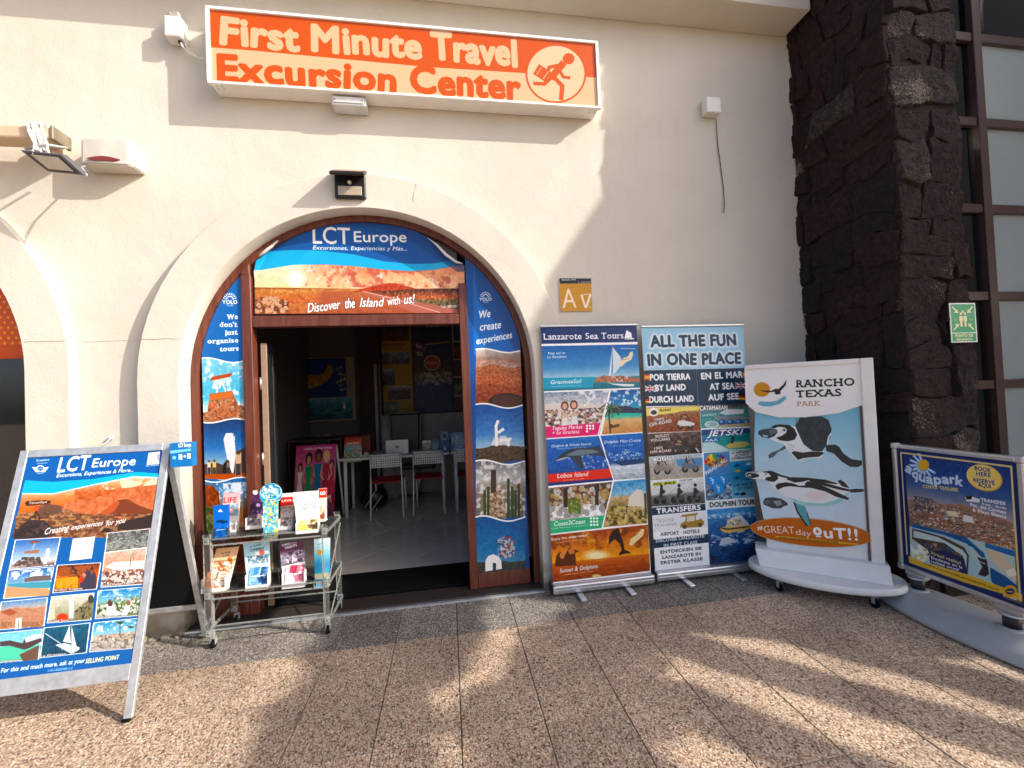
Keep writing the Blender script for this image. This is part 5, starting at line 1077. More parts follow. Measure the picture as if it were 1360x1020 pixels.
# ------------------------------------------------------------------ penguin board on an oval rolling base
RA, RB = Vector((2.285, 2.905, 0)), Vector((2.885, 2.42, 0))
re_ = (RB - RA).normalized(); rn = Vector((re_.y, -re_.x, 0))          # rn points to the street
RW = (RB - RA).length
rtb = empty('penguin_board', ((RA + RB) / 2), label='white rolling display board showing two penguins and the words RANCHO TEXAS PARK', cat='display board')
def rp(u, z, d=0): return RA + re_ * (u * RW) + Vector((0, 0, z)) + rn * d
def rt_rect(d): return [rp(-.06, 1.64, d), rp(1.0, 1.64, d), rp(1.0, .22, d), rp(-.06, .22, d)]
def rt_art():
    rc = rt_rect(.03); c = Cv(rc, 2.8, 'f2f2f0').Z(980, 460, 4.636)
    body = [(50, 350), (100, 400), (250, 435), (420, 435), (620, 410), (780, 350), (900, 340), (950, 1400), (0, 1400), (40, 600)]
    c.grad([(30, 340), (960, 340), (960, 1400), (0, 1400)], [(0, '6fb9d4'), (.14, '8ec8dd'), (.3, 'b4d8e6'), (.5, 'c8e0ec'), (.75, 'dfe9f2'), (1, 'f0f2f6')], .012, 20, 2)
    BK = '1d2426'; 
    # upper penguin
    c.poly([(385, 430), (420, 432), (520, 432), (560, 455), (578, 510), (570, 560), (545, 610), (520, 645), (460, 650), (410, 610), (380, 560), (356, 490)], '2a3a40'); c.spots([(385, 430), (560, 450), (570, 560), (460, 640), (380, 560)], ['364a52', '1f2c30'], 30, 18, 3, .6)
    c.poly([(150, 540), (190, 565), (240, 590), (280, 600), (310, 640), (360, 700), (420, 715), (480, 708), (520, 680), (535, 650), (460, 645), (400, 600), (370, 540), (340, 490), (280, 480), (220, 510)], 'e9efef')
    c.poly([(330, 655), (345, 645), (400, 655), (450, 648), (520, 650), (532, 660), (500, 680), (440, 685), (400, 690), (370, 700)], '2a2f30'); c.poly([(390, 700), (440, 690), (500, 690), (480, 708), (420, 715)], 'a8dcd8')
    c.poly([(200, 500), (225, 485), (260, 480), (320, 485), (350, 510), (366, 545), (350, 575), (310, 585), (260, 580), (235, 562), (270, 552), (300, 530), (290, 500), (250, 495), (225, 505)], BK)
    c.poly([(124, 540), (128, 520), (150, 512), (200, 505), (240, 512), (245, 530), (225, 555), (190, 567), (150, 560)], '30444c'); c.poly([(150, 545), (185, 548), (180, 562), (160, 560)], 'a8b8bc'); c.poly([(190, 515), (235, 512), (240, 530), (200, 545)], '5a6c74')
    c.ell(286, 516, 16, 13, 'd8e0e0'); c.ell(286, 516, 9, 8, '6a7678'); c.ell(286, 516, 4, 4, '101414')
    c.line([(350, 500), (372, 545), (400, 605)], 9, 'f0f4f4'); c.spots([(300, 600), (345, 590), (350, 640), (320, 640)], ['c8d4d8'], 6, 8, 4)
    c.poly([(290, 610), (296, 630), (250, 650), (215, 685), (190, 690), (188, 670), (205, 655), (250, 640)], '4c5c66')
    c.poly([(540, 610), (600, 605), (625, 620), (650, 660), (700, 695), (765, 705), (765, 730), (740, 745), (690, 742), (640, 710), (590, 660), (545, 645)], '223034'); c.line([(575, 535), (560, 560), (552, 600)], 9, 'e8eeee')
    c.line([(365, 440), (356, 490)], 4, BK)
    # lower penguin
    c.poly([(45, 785), (60, 775), (110, 780), (160, 763), (210, 765), (260, 790), (320, 805), (430, 810), (540, 820), (620, 840), (680, 870), (690, 885), (690, 905), (660, 950), (600, 975), (520, 988), (430, 985), (350, 960), (290, 925), (230, 880), (190, 835), (150, 820), (90, 815), (55, 805)], 'e8eded')
    c.poly([(300, 925), (400, 960), (520, 970), (600, 950), (690, 895), (685, 910), (640, 960), (560, 985), (430, 985), (350, 960)], '9ed4cf'); c.ell(490, 920, 70, 28, 'efd8d2', .7)
    c.poly([(48, 785), (70, 776), (110, 782), (130, 790), (128, 803), (90, 812), (60, 806)], BK); c.poly([(60, 792), (80, 786), (84, 798), (66, 800)], 'b8c0c0')
    c.poly([(150, 770), (200, 765), (240, 780), (250, 815), (225, 835), (190, 832), (165, 818), (178, 805), (205, 800), (190, 782), (165, 780)], BK); c.ell(172, 786, 12, 10, 'e8eded'); c.ell(172, 786, 5, 5, '202424'); c.poly([(205, 765), (260, 790), (320, 806), (310, 815), (250, 800), (225, 780)], BK)
    c.poly([(230, 862), (245, 845), (300, 838), (340, 845), (380, 860), (440, 855), (470, 870), (430, 872), (380, 868), (320, 862), (280, 868), (245, 885)], BK)
    c.poly([(310, 806), (430, 810), (540, 822), (620, 845), (600, 850), (560, 845), (430, 825), (400, 835), (350, 840), (300, 820)], BK); c.poly([(430, 830), (500, 848), (590, 888), (685, 935), (680, 948), (600, 925), (540, 895), (440, 870), (410, 850)], BK); c.poly([(450, 822), (560, 848), (640, 870), (690, 882), (688, 895), (630, 885), (540, 862), (440, 832)], BK)
    c.poly([(615, 830), (632, 822), (660, 840), (688, 875), (640, 862)], BK); c.poly([(690, 882), (730, 878), (770, 880), (782, 890), (760, 898), (720, 902), (692, 900)], '2a3234')
    c.poly([(155, 955), (170, 935), (215, 930), (270, 940), (305, 965), (308, 980), (285, 985), (262, 1000), (215, 998), (180, 985), (158, 975)], '3c4448'); c.poly([(215, 955), (260, 950), (275, 975), (240, 985)], '9098a0'); c.poly([(158, 950), (200, 945), (200, 970), (170, 968)], '5c666c')
    c.Z(980, 600, 5.1)
    th = np.linspace(0, 2 * np.pi, 60); ov = [(497 + 412 * math.cos(a), 546 + 93 * math.sin(a) + .085 * 412 * math.cos(a)) for a in th[:-1]]
    c.poly(ov, 'c8661c'); c.line(ov, 4, 'e8c8a0', closed=True)
    c.poly([(380, 345), (400, 352), (455, 368), (470, 410), (492, 480), (488, 500), (468, 498), (430, 450), (405, 410)], '5aa8ac'); c.line([(382, 346), (405, 410), (432, 452), (468, 499)], 12, BK); c.line([(468, 410), (492, 490)], 6, BK)
    c.txt('#', (134, 528), (170, 526), 28, WH, bold=.02); c.txt('GREAT', (178, 546), (385, 554), 46, 'f6e8d8', bold=-.0); c.txt('day', (392, 558), (498, 572), 38, 'f6e8d8', bold=.0)
    c.txt('o', (516, 560), (566, 562), 70, WH, bold=.05); c.line([(530, 572), (562, 573)], 8, WH); c.txt('uT', (588, 580), (735, 588), 66, WH, bold=.04); c.txt('!!', (748, 594), (812, 600), 76, WH, bold=.02)
    c.poly([(245, 566), (520, 590), (820, 622), (820, 630), (520, 604), (260, 578)], 'e8b84a'); c.txt('WWW.RANCHOTEXASLANZAROTE.COM', (280, 586), (676, 620), 12, '3a1c08', bold=.03)
    c.Z(980, 460, 4.636)
    c.poly([(0, 0), (900, 0), (900, 330), (780, 358), (620, 412), (420, 437), (250, 437), (110, 405), (48, 350)], 'f3f3f1')
    c.ell(148, 266, 50, 45, 'd2942e'); c.poly([(130, 270), (170, 272), (205, 274), (228, 262), (250, 262), (280, 235), (300, 204), (294, 240), (262, 276), (262, 292), (240, 298), (225, 290), (230, 280), (180, 284)], '2c1a18')
    c.poly([(122, 348), (140, 338), (190, 342), (240, 335), (275, 312), (296, 304), (295, 325), (260, 355), (200, 370), (150, 368), (126, 358)], '6fb2cc')
    c.txt('RANCHO', (358, 252), (716, 240), 42, '141414', bold=.028, serif=True); c.txt('TEXAS', (360, 314), (636, 304), 40, '141414', bold=.028, serif=True); c.txt('PARK', (364, 368), (510, 364), 28, 'a8714e', bold=.0, serif=True)
    return c, c.mat('penguin_print', .3)
cR, mR = rt_art()
H_ = cR.Hm
def puv(pts, z):                                   # outline measured on the photo -> sheet uv
    q = np.array(pts, float) / z[2] + [z[0], z[1]]; h = np.c_[q, np.ones(len(q))] @ H_.T; h = h[:, :2] / h[:, 2:]; return [(a / cR.W, b / cR.H) for a, b in h]
Zr = (980, 460, 4.636)
hd = uvsheet('header_panel', rt_rect(.034), mR, poly=puv([(40, 135), (68, 126), (776, 98), (782, 356), (620, 411), (420, 436), (250, 436), (110, 405), (48, 350)], Zr), thick=.006, back=M_white_pl)
bd = uvsheet('picture_panel', rt_rect(.024), mR, poly=puv([(112, 300), (780, 200), (826, 1255), (252, 1240), (178, 1150), (145, 1000), (128, 900), (106, 800), (100, 600), (106, 430)], Zr), thick=.006, back=M_white_pl)
pg = uvsheet('penguin_cutout', rt_rect(.034), mR, poly=puv([(45, 785), (60, 775), (110, 780), (160, 763), (210, 765), (210, 830), (150, 820), (90, 815), (55, 805)], Zr), thick=.005, back=M_white_pl)
th = np.linspace(0, 2 * np.pi, 61)[:-1]
ov_ = uvsheet('slogan_oval', rt_rect(.036), mR, poly=puv([(497 + 412 * math.cos(a), 546 + 93 * math.sin(a) + .085 * 412 * math.cos(a)) for a in th], (980, 600, 5.1)), thick=.005, back=M_white_pl)
def rbox(u0, u1, d0, d1, z0, z1, bev=.004):
    mx = Matrix((re_, rn, Vector((0, 0, 1)))).transposed().to_4x4(); mx.translation = RA
    return MB().box((u0 * RW, d0, z0), (u1 * RW, d1, z1), bev, mx)
post = rbox(.885, .975, -.05, .05, .24, 1.635).build('frame_post', M_white); post2 = rbox(.10, .15, -.05, .017, .24, 1.5).build('frame_post', M_white)
topr = rbox(.0, .884, -.04, .045, 1.602, 1.635).build('top_rail', M_white); bk = rbox(.14, .89, -.03, .017, .24, 1.60).build('back_panel', M_white)
gp = rbox(.868, .884, .0, .03, .25, 1.59, 0).build('inner_channel', mat('channel_brown', (.12, .08, .07), .5))
bx = MB(); mx = Matrix((re_, rn, Vector((0, 0, 1)))).transposed().to_4x4(); mx.translation = RA
t = bmesh.new()
vs = [t.verts.new(mx @ Vector(p)) for p in ((.03 * RW, -.12, .14), (1.0 * RW, -.12, .14), (1.0 * RW, .12, .14), (.03 * RW, .12, .14), (.0 * RW, -.09, .255), (.995 * RW, -.09, .255), (.995 * RW, .085, .255), (.0 * RW, .085, .255))]
for f in ((0, 3, 2, 1), (4, 5, 6, 7), (0, 1, 5, 4), (1, 2, 6, 5), (2, 3, 7, 6), (3, 0, 4, 7)): t.faces.new([vs[i] for i in f])
bmesh.ops.bevel(t, geom=t.edges[:], offset=.004, segments=1, affect='EDGES'); bx._add(t); pln = bx.build('plinth', M_white)
eb = MB(); N = 48
el = [(RW * .53 + (RW * .535 + .05) * math.cos(a), .26 * math.sin(a)) for a in np.linspace(0, 2 * np.pi, N + 1)[:-1]]
for zz, ss in ((.095, 1), (.138, 1)): pass
t = bmesh.new(); rings = []
for z, s in ((.088, .97), (.098, 1), (.126, 1), (.139, .975)):
    rings.append([t.verts.new(mx @ Vector((RW * .53 + (x - RW * .53) * s, y * s, z))) for x, y in el])
for A, B in zip(rings, rings[1:]):
    for k in range(N): t.faces.new((A[k], A[(k + 1) % N], B[(k + 1) % N], B[k])).smooth = True
t.faces.new(rings[-1]); t.faces.new(rings[0][::-1]); eb._add(t); ebo = eb.build('oval_base', M_white)
def castor(p, r=.03, parent=None):
    m = MB().cyl((p[0] - .009, p[1], r + .001), r, .018, 14, 'X').build('castor', M_rubber)
    f = MB().box((p[0] - .014, p[1] - .012, r), (p[0] - .011, p[1] + .012, r * 2 + .012)).box((p[0] + .011, p[1] - .012, r), (p[0] + .014, p[1] + .012, r * 2 + .012)).box((p[0] - .014, p[1] - .012, r * 2 + .012), (p[0] + .014, p[1] + .012, r * 2 + .02)).build('castor_fork', M_galv)
    kids(m, f); return m
cs = [castor(rp(u, 0, d)) for u, d in ((.18, .17), (.86, .17), (.18, -.17), (.86, -.17))]
kids(rtb, hd, bd, pg, ov_, post, post2, topr, bk, gp, pln, ebo, *cs)

# ------------------------------------------------------------------ water park board, turned side-on, on a water-filled base
AX = 2.965; aqb = empty('waterpark_board', (AX, 2.07, 0), label='aluminium framed water park poster board on a grey moulded base, far right', cat='display board')
ar = [(AX, 2.40, 1.05), (AX, 1.745, 1.05), (AX, 1.745, .222), (AX, 2.40, .222)]
ari = [(AX - .012, 2.375, 1.025), (AX - .012, 1.77, 1.025), (AX - .012, 1.77, .247), (AX - .012, 2.375, .247)]
def aq_art():
    c = Cv(ari, 2.6, '16255c').Z(1150, 570, 6.0)
    I = [(298, 160), (1140, 265), (1235, 1600), (360, 1300)]
    c.grad([(298, 160), (1140, 265), (1250, 1400), (1300, 2300), (300, 1900), (360, 900)], [(0, '17306e'), (.08, '1f4488'), (.14, '3a5c94'), (.22, 'a89c9c'), (.3, '7a6454'), (1, '5a4a40')], .03, 12, 3)
    for k in range(16):
        a = (620 + (k % 4) * 70, 230 + (k // 4) * 70); c.line([a, (a[0] + 40, a[1] - 20), (a[0] + 70, a[1] + 18), (a[0] + 50, a[1] + 60)], 3, '5c94c8', .5)
    hill = [(340, 560), (520, 575), (620, 600), (760, 595), (900, 640), (1170, 750), (1180, 1020), (380, 900)]
    c.grad(hill, [(0, '9a7868'), (.5, '8a6450'), (1, '6a5040')], .12, 8, 3)
    c.spots([(345, 600), (560, 600), (860, 680), (1180, 800), (1190, 960), (600, 880), (360, 760)], ['d8d0c0', '3a302a', 'b08c6c', 'f0ece4', '5a6a4a', '8aa0a8', 'c86a3c'], 110, 13, 6, .9, .5)
    c.poly([(380, 530), (545, 560), (540, 660), (385, 650)], '4a4650', .8); c.spots([(380, 530), (545, 560), (540, 660), (385, 650)], ['d8d8d8', '2a2830', '8a6a5a'], 26, 10, 7)
    c.poly([(640, 650), (720, 655), (740, 700), (660, 690)], 'e8dcb8'); c.poly([(780, 680), (850, 700), (860, 750), (770, 730)], 'e4e4e0')
    c.Z(1150, 710, 5.367)
    c.poly([(310, -60), (500, -40), (780, 40), (1060, 110), (1075, 470), (320, 200)], 'b4ccc8')
    c.poly([(330, -50), (560, 20), (700, 90), (735, 150), (725, 300), (600, 260), (460, 180), (400, 80), (330, 30)], '4a3a34'); c.spots([(380, 30), (700, 120), (720, 250), (500, 180)], ['7a5a44', 'a89078', '2a2420', '3c5a78'], 30, 18, 4); c.poly([(340, -30), (520, 20), (690, 110), (720, 150), (715, 240), (690, 150), (560, 60), (340, 20)], 'c4dcd4')
    c.poly([(330, -80), (520, -30), (720, 20), (840, 130), (880, 230), (1000, 300), (1120, 400), (1125, 480), (1000, 420), (900, 340), (860, 200), (760, 90), (560, 10), (330, -50)], '1f5690')
    c.line([(332, -48), (560, 8), (720, 70), (742, 150), (732, 300)], 9, '9cc8d8'); c.line([(715, 20), (842, 132), (872, 240), (892, 330)], 7, '6aa0c4')
    c.poly([(730, 200), (840, 160), (885, 230), (890, 330), (820, 310), (740, 290)], 'a8ccd0'); c.poly([(790, 160), (860, 180), (880, 280), (850, 300), (800, 285), (830, 230)], '2c2426'); c.line([(780, 150), (800, 185), (850, 210)], 5, 'e8eef0')
    c.poly([(850, 60), (1060, 115), (1065, 160), (850, 90)], '2a6ca8'); c.poly([(860, 100), (960, 130), (1070, 260), (1074, 340), (960, 240), (880, 160)], 'd8c8a8'); c.spots([(880, 60), (1050, 70), (1055, 110), (860, 60)], ['8a5a3c', 'd8b890'], 20, 10, 3); c.poly([(1000, 260), (1060, 235), (1075, 290), (1010, 300)], 'ece8dc')
    c.poly([(300, 110), (320, 200), (980, 410), (975, 470), (310, 205), (300, 190)], '1c2c5c'); c.poly([(304, 150), (420, 200), (700, 275), (1127, 430), (1127, 480), (1000, 430), (700, 340), (310, 200)], 'e0b848'); c.poly([(440, 120), (560, 110), (700, 170), (725, 285), (460, 205)], '1c2450')
    for t, a, b, h in (('Virtual reality!', (462, 138), (676, 214), 20), ('Deslízate en la', (468, 172), (688, 244), 17), ('realidad virtual!', (466, 198), (664, 262), 17)): c.txt(t, a, b, h, WH if h < 20 else 'e8d890', bold=.04)
    c.txt('WWW.AQUAPARKLANZAROTE.COM', (410, 212), (948, 404), 13, '5a4a1c', bold=.03)
    c.spots([(316, 70), (370, 60), (440, 110), (460, 150), (420, 196), (330, 170)], ['f0ecc8', 'e8d878', 'fafaf4'], 13, 20, 5); c.ell(1028, 405, 50, 44, 'e0a83c'); c.ell(1028, 405, 32, 22, '1c2c5c'); c.line([(1010, 405), (1046, 408)], 7, 'e8c868')
    c.Z(1150, 570, 6.0)
    # splash emblem, lettering
    for k in range(10):
        a = math.pi * (.62 + .13 * k); c.line([(460 + 40 * math.cos(a), 290 - 40 * math.sin(a)), (460 + 112 * math.cos(a), 285 - 105 * math.sin(a))], 22, '8ab4dc'); c.line([(460 + 52 * math.cos(a), 290 - 50 * math.sin(a)), (460 + 104 * math.cos(a), 285 - 96 * math.sin(a))], 9, 'd8e8f4')
    c.ell(462, 285, 42, 44, 'e8b23c')
    aw = [('a', 335, 345, 30), ('q', 388, 388, 28), ('u', 448, 415, 20), ('a', 508, 432, 12), ('p', 575, 436, 6), ('a', 640, 434, 4), ('r', 692, 434, 8), ('k', 742, 448, 16)]
    for ch, x, y, an in aw:
        w_ = 27 if ch != 'r' else 19; a = math.radians(an); c.txt(ch, (x - w_ * math.cos(a), y - w_ * math.sin(a)), (x + w_ * math.cos(a), y + w_ * math.sin(a)), 72, 'c8dcee', bold=.05, out=('24448c', .09))
    c.txt('COSTA TEGUISE', (455, 466), (735, 496), 24, 'e8d878', bold=.04)
    c.ell(945, 388, 148, 102, 'd8a838', rot=.33); c.ell(940, 384, 142, 97, 'f0d478', rot=.33)
    for t, a, b in (('BOOK', (868, 326), (998, 346)), ('HERE', (882, 370), (996, 384)), ('RESERVE', (858, 420), (1028, 446)), ('AQUÍ', (896, 458), (998, 474))): c.txt(t, a, b, 32, '4a3c2c', bold=.04, out=('ffffff', .08))
    c.line([(822, 372), (1052, 404)], 2, 'b88c2c')
    for t, a, b, h in (('TRANSFER', (918, 574), (1116, 608), 26), ('from - desde', (925, 602), (1118, 640), 18), ('Pto. del Carmen', (834, 612), (1116, 676), 24), ('& Playa Blanca', (852, 654), (1120, 712), 24)): c.txt(t, a, b, h, WH, bold=.03)
    c.poly([(790, 540), (830, 530), (910, 560), (905, 585), (800, 575)], 'e8ecf0'); c.poly([(795, 535), (850, 528), (840, 560), (800, 560)], '14161c')
    # double border
    c.Z(0, 0, 1)
    def bord(q_, t_, col):
        q2 = [c.q[0] + (c.q[2] - c.q[0]) * 0]
    c.uv(); 
    for e_, w_, col in ((.0, .032, '1a2862'),):
        c.line([(e_ + w_ / 2, e_), (e_ + w_ / 2, 1)], w_, col); c.line([(1 - w_ / 2, 0), (1 - w_ / 2, 1)], w_, col); c.line([(0, .012), (1, .012)], w_, col); c.line([(0, .988), (1, .988)], w_, col)
    for a, b in (((.048, .04), (.952, .04)), ((.048, .04), (.048, .9)), ((.952, .04), (.952, .95))): c.line([a, b], .014, 'e0cf8c')
    return c.mat('waterpark_print', .35)
aqm = aq_art()
aqs = uvsheet('poster', ari, aqm, thick=.003, back=M_white_pl)
fr_ = []
fs2 = MB()
fr_.append(MB().box((AX - .022, 1.775, 1.02), (AX + .02, 2.37, 1.05), .008, seg=2).build('frame_rail', M_alu)); fr_.append(MB().box((AX - .022, 1.775, .222), (AX + .02, 2.37, .252), .008, seg=2).build('frame_rail', M_alu))
fr_.append(MB().box((AX - .022, 2.37, .252), (AX + .02, 2.40, 1.02), .008, seg=2).build('frame_rail', M_alu)); fr_.append(MB().box((AX - .022, 1.745, .252), (AX + .02, 1.775, 1.02), .008, seg=2).build('frame_rail', M_alu))
for y, z in ((2.385, 1.035), (1.76, 1.035), (1.76, .237), (2.385, .237)): fr_.append(MB().box((AX - .026, y - .021, z - .021), (AX + .023, y + .021, z + .021), .012, seg=3).build('corner_cap', M_alu))
bkp = MB().box((AX - .008, 1.77, .247), (AX + .012, 2.375, 1.025)).build('back_panel', M_white_pl)
gx = MB()
M_gb = mat('grey_moulded_plastic', (.36, .37, .38), .5, var=.04)
t = bmesh.new(); rings = []; N = 56
BC = Vector((2.98, 2.03, 0)); ra, rb = .57, .235
for z, s, s2 in ((.004, .96, .95), (.018, 1, 1), (.034, .985, .965), (.062, .90, .80), (.092, .76, .58), (.112, .52, .34), (.118, .2, .1)):
    ring = []
    for k in range(N):
        a = 2 * math.pi * k / N; ca, sa = math.cos(a), math.sin(a)
        p = 2 / 2.6; xx = rb * s2 * math.copysign(abs(sa) ** p, sa) * (1 - .10 * abs(ca)); yy = ra * s * math.copysign(abs(ca) ** .9, ca)
        ring.append(t.verts.new(BC + Vector((xx, yy, z))))
    rings.append(ring)
for A, B in zip(rings, rings[1:]):
    for k in range(N): t.faces.new((A[k], A[(k + 1) % N], B[(k + 1) % N], B[k])).smooth = True
t.faces.new(rings[-1]); t.faces.new(rings[0][::-1]); gx._add(t); gb = gx.build('moulded_base', M_gb)
sp_ = []
for y in (2.30, 1.845):
    sp_.append(MB().cyl((AX, y, .088), .062, .035, 20, r2=.05).build('spring_socket', M_gb)); sp_.append(MB().cyl((AX, y, .118), .036, .07, 18).build('rubber_collar', M_black)); sp_.append(MB().cyl((AX, y, .186), .05, .012, 18).box((AX - .02, y - .06, .197), (AX + .02, y + .06, .222), .003).build('mount_plate', M_alu))
vh = MB().box((BC.x - .115, 2.06, .088), (BC.x - .107, 2.10, .1), .002).build('grip_slot', M_black); ln = MB().bar((BC.x + .03, 1.95, .112), (BC.x + .03, 2.26, .112), .012, .004).build('groove', M_black)
kids(aqb, aqs, bkp, gb, vh, ln, *fr_, *sp_)

# ------------------------------------------------------------------ A-board on the left
AL, AR_, AY0, AY1, AZ = -2.285, -1.558, 2.30, 2.635, 1.295
ab = empty('pavement_sign', ((AL + AR_) / 2, AY0 + .3, 0), label='galvanised folding A-board with a blue LCT Europe excursions poster, at the left', cat='A-board')
def ap(x, z, d=0):
    f = z / AZ; n = Vector((0, -AZ, (AY1 - AY0))).normalized(); return Vector((x, AY0 + (AY1 - AY0) * f, z)) + n * d
MBc = {}
def aposter():
    e = .037; rc = [ap(AL + e, AZ - .036, .014), ap(AR_ - e, AZ - .036, .014), ap(AR_ - e, .238, .014), ap(AL + e, .238, .014)]
    c = Cv(rc, 2.5, '0f5ca8').Z(0, 580, 5.667)
    sk = [(0, 0), (1400, 0), (1400, 900), (0, 900)]
    c.grad([(170, 430), (400, 428), (700, 360), (1000, 290), (1210, 305), (1180, 700), (90, 760)], [(0, 'f8ecd8'), (.12, 'e8a070'), (.25, 'c8683c'), (.45, 'b0562f'), (.6, 'b8835a'), (.8, '7a4a30'), (1, '3a2418')], .1, 10, 5)
    c.grad([(165, 432), (420, 425), (560, 400), (560, 500), (300, 560), (140, 570)], [(0, 'f0b890'), (.3, 'e88a58'), (1, 'e06a2c')], .04, 14, 6)
    c.ridge([(0, 300), (1250, 300), (1250, 760), (0, 760)], 480, 1210, 640, [500, 470, 440, 400, 370, 350], 12, 'c8714a', 8, .09, 12); c.clouds([(700, 330), (1200, 290), (1200, 360), (800, 400)], 'fbe6cc', .45, 26, 4, .8)
    c.poly([(740, 585), (830, 520), (890, 475), (960, 470), (1010, 500), (1080, 530), (1190, 570), (1180, 600), (760, 600)], '7a3c22'); c.poly([(740, 585), (830, 520), (890, 475), (900, 500), (860, 560), (800, 590)], 'b85a34')
    c.ridge([(0, 300), (1250, 300), (1250, 780), (0, 780)], 120, 1190, 760, [590, 560, 540, 580, 610, 620, 600], 14, '8a5c3c', 12, .2, 8); c.spots([(150, 580), (1180, 580), (1170, 720), (100, 720)], ['3a241a', 'c89a6c', '6a4a34', 'a87848', '5a3220'], 90, 26, 9, .8, .4)
    c.spots([(250, 540), (350, 500), (460, 520), (470, 570), (300, 600)], ['3a2a20', '6a4a38'], 40, 22, 5)
    c.poly([(104, 770), (110, 720), (170, 650), (250, 625), (340, 630), (400, 690), (420, 740), (300, 770)], '3a2a26'); c.spots([(110, 700), (340, 640), (400, 750), (110, 760)], ['54403a', '241a18'], 40, 16, 3)
    c.poly([(880, 690), (910, 640), (1000, 620), (1100, 600), (1150, 578), (1172, 600), (1160, 680), (1040, 700), (900, 705)], '33261f'); c.poly([(750, 720), (790, 685), (830, 690), (835, 720)], '33261f')
    c.poly([(186, 500), (200, 484), (340, 476), (384, 482), (380, 500), (340, 510), (200, 522)], '4a2418'); c.txt('Timanfaya', (216, 508), (352, 498), 18, 'f0dcc8', bold=.03, shear=.2)
    c.line([(222, 632), (228, 605), (262, 600), (268, 560), (292, 600), (296, 628)], 9, '3a1c14'); c.ell(274, 540, 20, 20, 'c85a30')
    c.poly([(180, 425), (190, 425), (400, 428), (700, 370), (1000, 300), (1222, 318), (1222, 262), (1000, 268), (700, 318), (400, 340), (190, 328), (160, 430)], '27b4ea')
    c.line([(170, 428), (400, 430), (700, 362), (1000, 302), (1215, 308)], 7, 'f6f8f8')
    c.poly([(200, 100), (1260, 60), (1222, 280), (1000, 262), (700, 312), (400, 338), (180, 322)], '0f5cac'); c.poly([(1140, 100), (1250, 90), (1220, 280), (1180, 270)], '0b3f86', .6)
    c.txt('LCT', (430, 268), (668, 246), 106, WH, bold=.02, shear=.1); c.txt('Europe', (690, 230), (1016, 212), 62, WH, bold=.02, shear=.06)
    c.txt('Excursions, Experiences & More...', (424, 306), (1002, 262), 26, WH, bold=.03, shear=.25)
    for sx in (-1, 1):
        for k in range(4): c.line([(304 + sx * 18, 238 + k * 8), (304 + sx * (58 - k * 8), 232 + k * 10)], 9, WH)
    c.ell(304, 240, 30, 26, WH); c.ell(304, 240, 22, 18, '1c6cc0'); c.txt('CARS', (288, 246), (320, 244), 10, WH, bold=.03); c.txt('Traveline', (270, 188), (368, 180), 15, WH, bold=.04); c.txt('Lanzarote', (280, 206), (355, 200), 9, WH, bold=.03); c.txt('TRAVEL', (276, 282), (330, 278), 9, WH, bold=.03)
    c.poly([(1118, 122), (1205, 112), (1198, 205), (1104, 212)], 'f2f4f6'); c.txt('Our Website', (1098, 226), (1194, 216), 11, WH, bold=.03)
    c.txt('Creating', (336, 738), (520, 704), 44, WH, bold=.015, shear=.4, jit=.1, out=('5a3020', .05)); c.txt('experiences', (536, 702), (775, 664), 36, WH, bold=.015, shear=.4, jit=.1, out=('5a3020', .05)); c.txt('for you', (796, 672), (946, 644), 38, WH, bold=.015, shear=.4, jit=.1, out=('5a3020', .05))
    c.poly([(548, 768), (716, 750), (690, 915), (520, 934)], 'f4f6f8')
    def ph(zz, P, stops, n, seed, fn=None):
        c.Z(*zz); c.poly(P, 'ffffff'); m_ = np.mean(P, 0); I = [tuple(m_ + (np.array(p) - m_) * .955) for p in P]; c.grad(I, stops, n, 6, seed)
        if fn: fn(I)
    z1, z2 = (0, 580, 5.667), (0, 740, 4.636)
    def f0(I): c.spots([(90, 975), (170, 905), (300, 905), (320, 965), (200, 985)], ['5a463c', '8a7060', '3a2e28'], 34, 14, 5); c.poly([(180, 880), (185, 862), (296, 850), (292, 876)], 'a07050'); c.poly([(218, 798), (235, 784), (300, 784), (306, 796), (240, 804)], '8a4a34'); c.line([(240, 850), (262, 805)], 6, 'c8c8c8'); c.poly([(325, 960), (350, 845), (370, 835), (376, 865), (350, 960)], 'e0dcd8'); c.spots([(80, 960), (410, 940), (410, 970), (80, 988)], ['6a4c3c'], 20, 9, 6)
    ph(z1, [(112, 776), (460, 754), (416, 968), (66, 1000)], [(0, '3a68b0'), (.5, '8aaed4'), (.8, 'c8d0d8'), (1, '6a5040')], .04, 1, f0)
    def f1(I): c.spots(I, ['2a2c2a', 'b8bab4', '5a5e5a', '8a8c86'], 60, 16, 6, .7, .5); c.poly([(960, 870), (1090, 840), (1100, 880), (950, 900)], '8ac8d8')
    ph(z1, [(806, 724), (1134, 690), (1106, 886), (780, 924)], [(0, '4a4c4a'), (.5, '8a8c86'), (1, '6a6c66')], .2, 2, f1)
    def f2(I): c.clouds([(70, 90), (330, 66), (325, 120), (60, 140)], 'ffffff', .4, 14, 3); c.poly([(150, 132), (200, 118), (310, 110), (318, 140), (150, 152)], '6a5a58'); c.poly([(40, 180), (310, 200), (300, 238), (30, 246)], 'c89a70'); c.poly([(50, 165), (316, 150), (312, 190), (180, 190), (48, 180)], '4a98ac')
    ph(z2, [(52, 78), (334, 58), (298, 236), (18, 258)], [(0, '2a5ca4'), (.3, '6a9ccc'), (.6, '8ab4c4'), (.7, 'c8a078'), (1, 'd8b088')], .05, 3, f2)
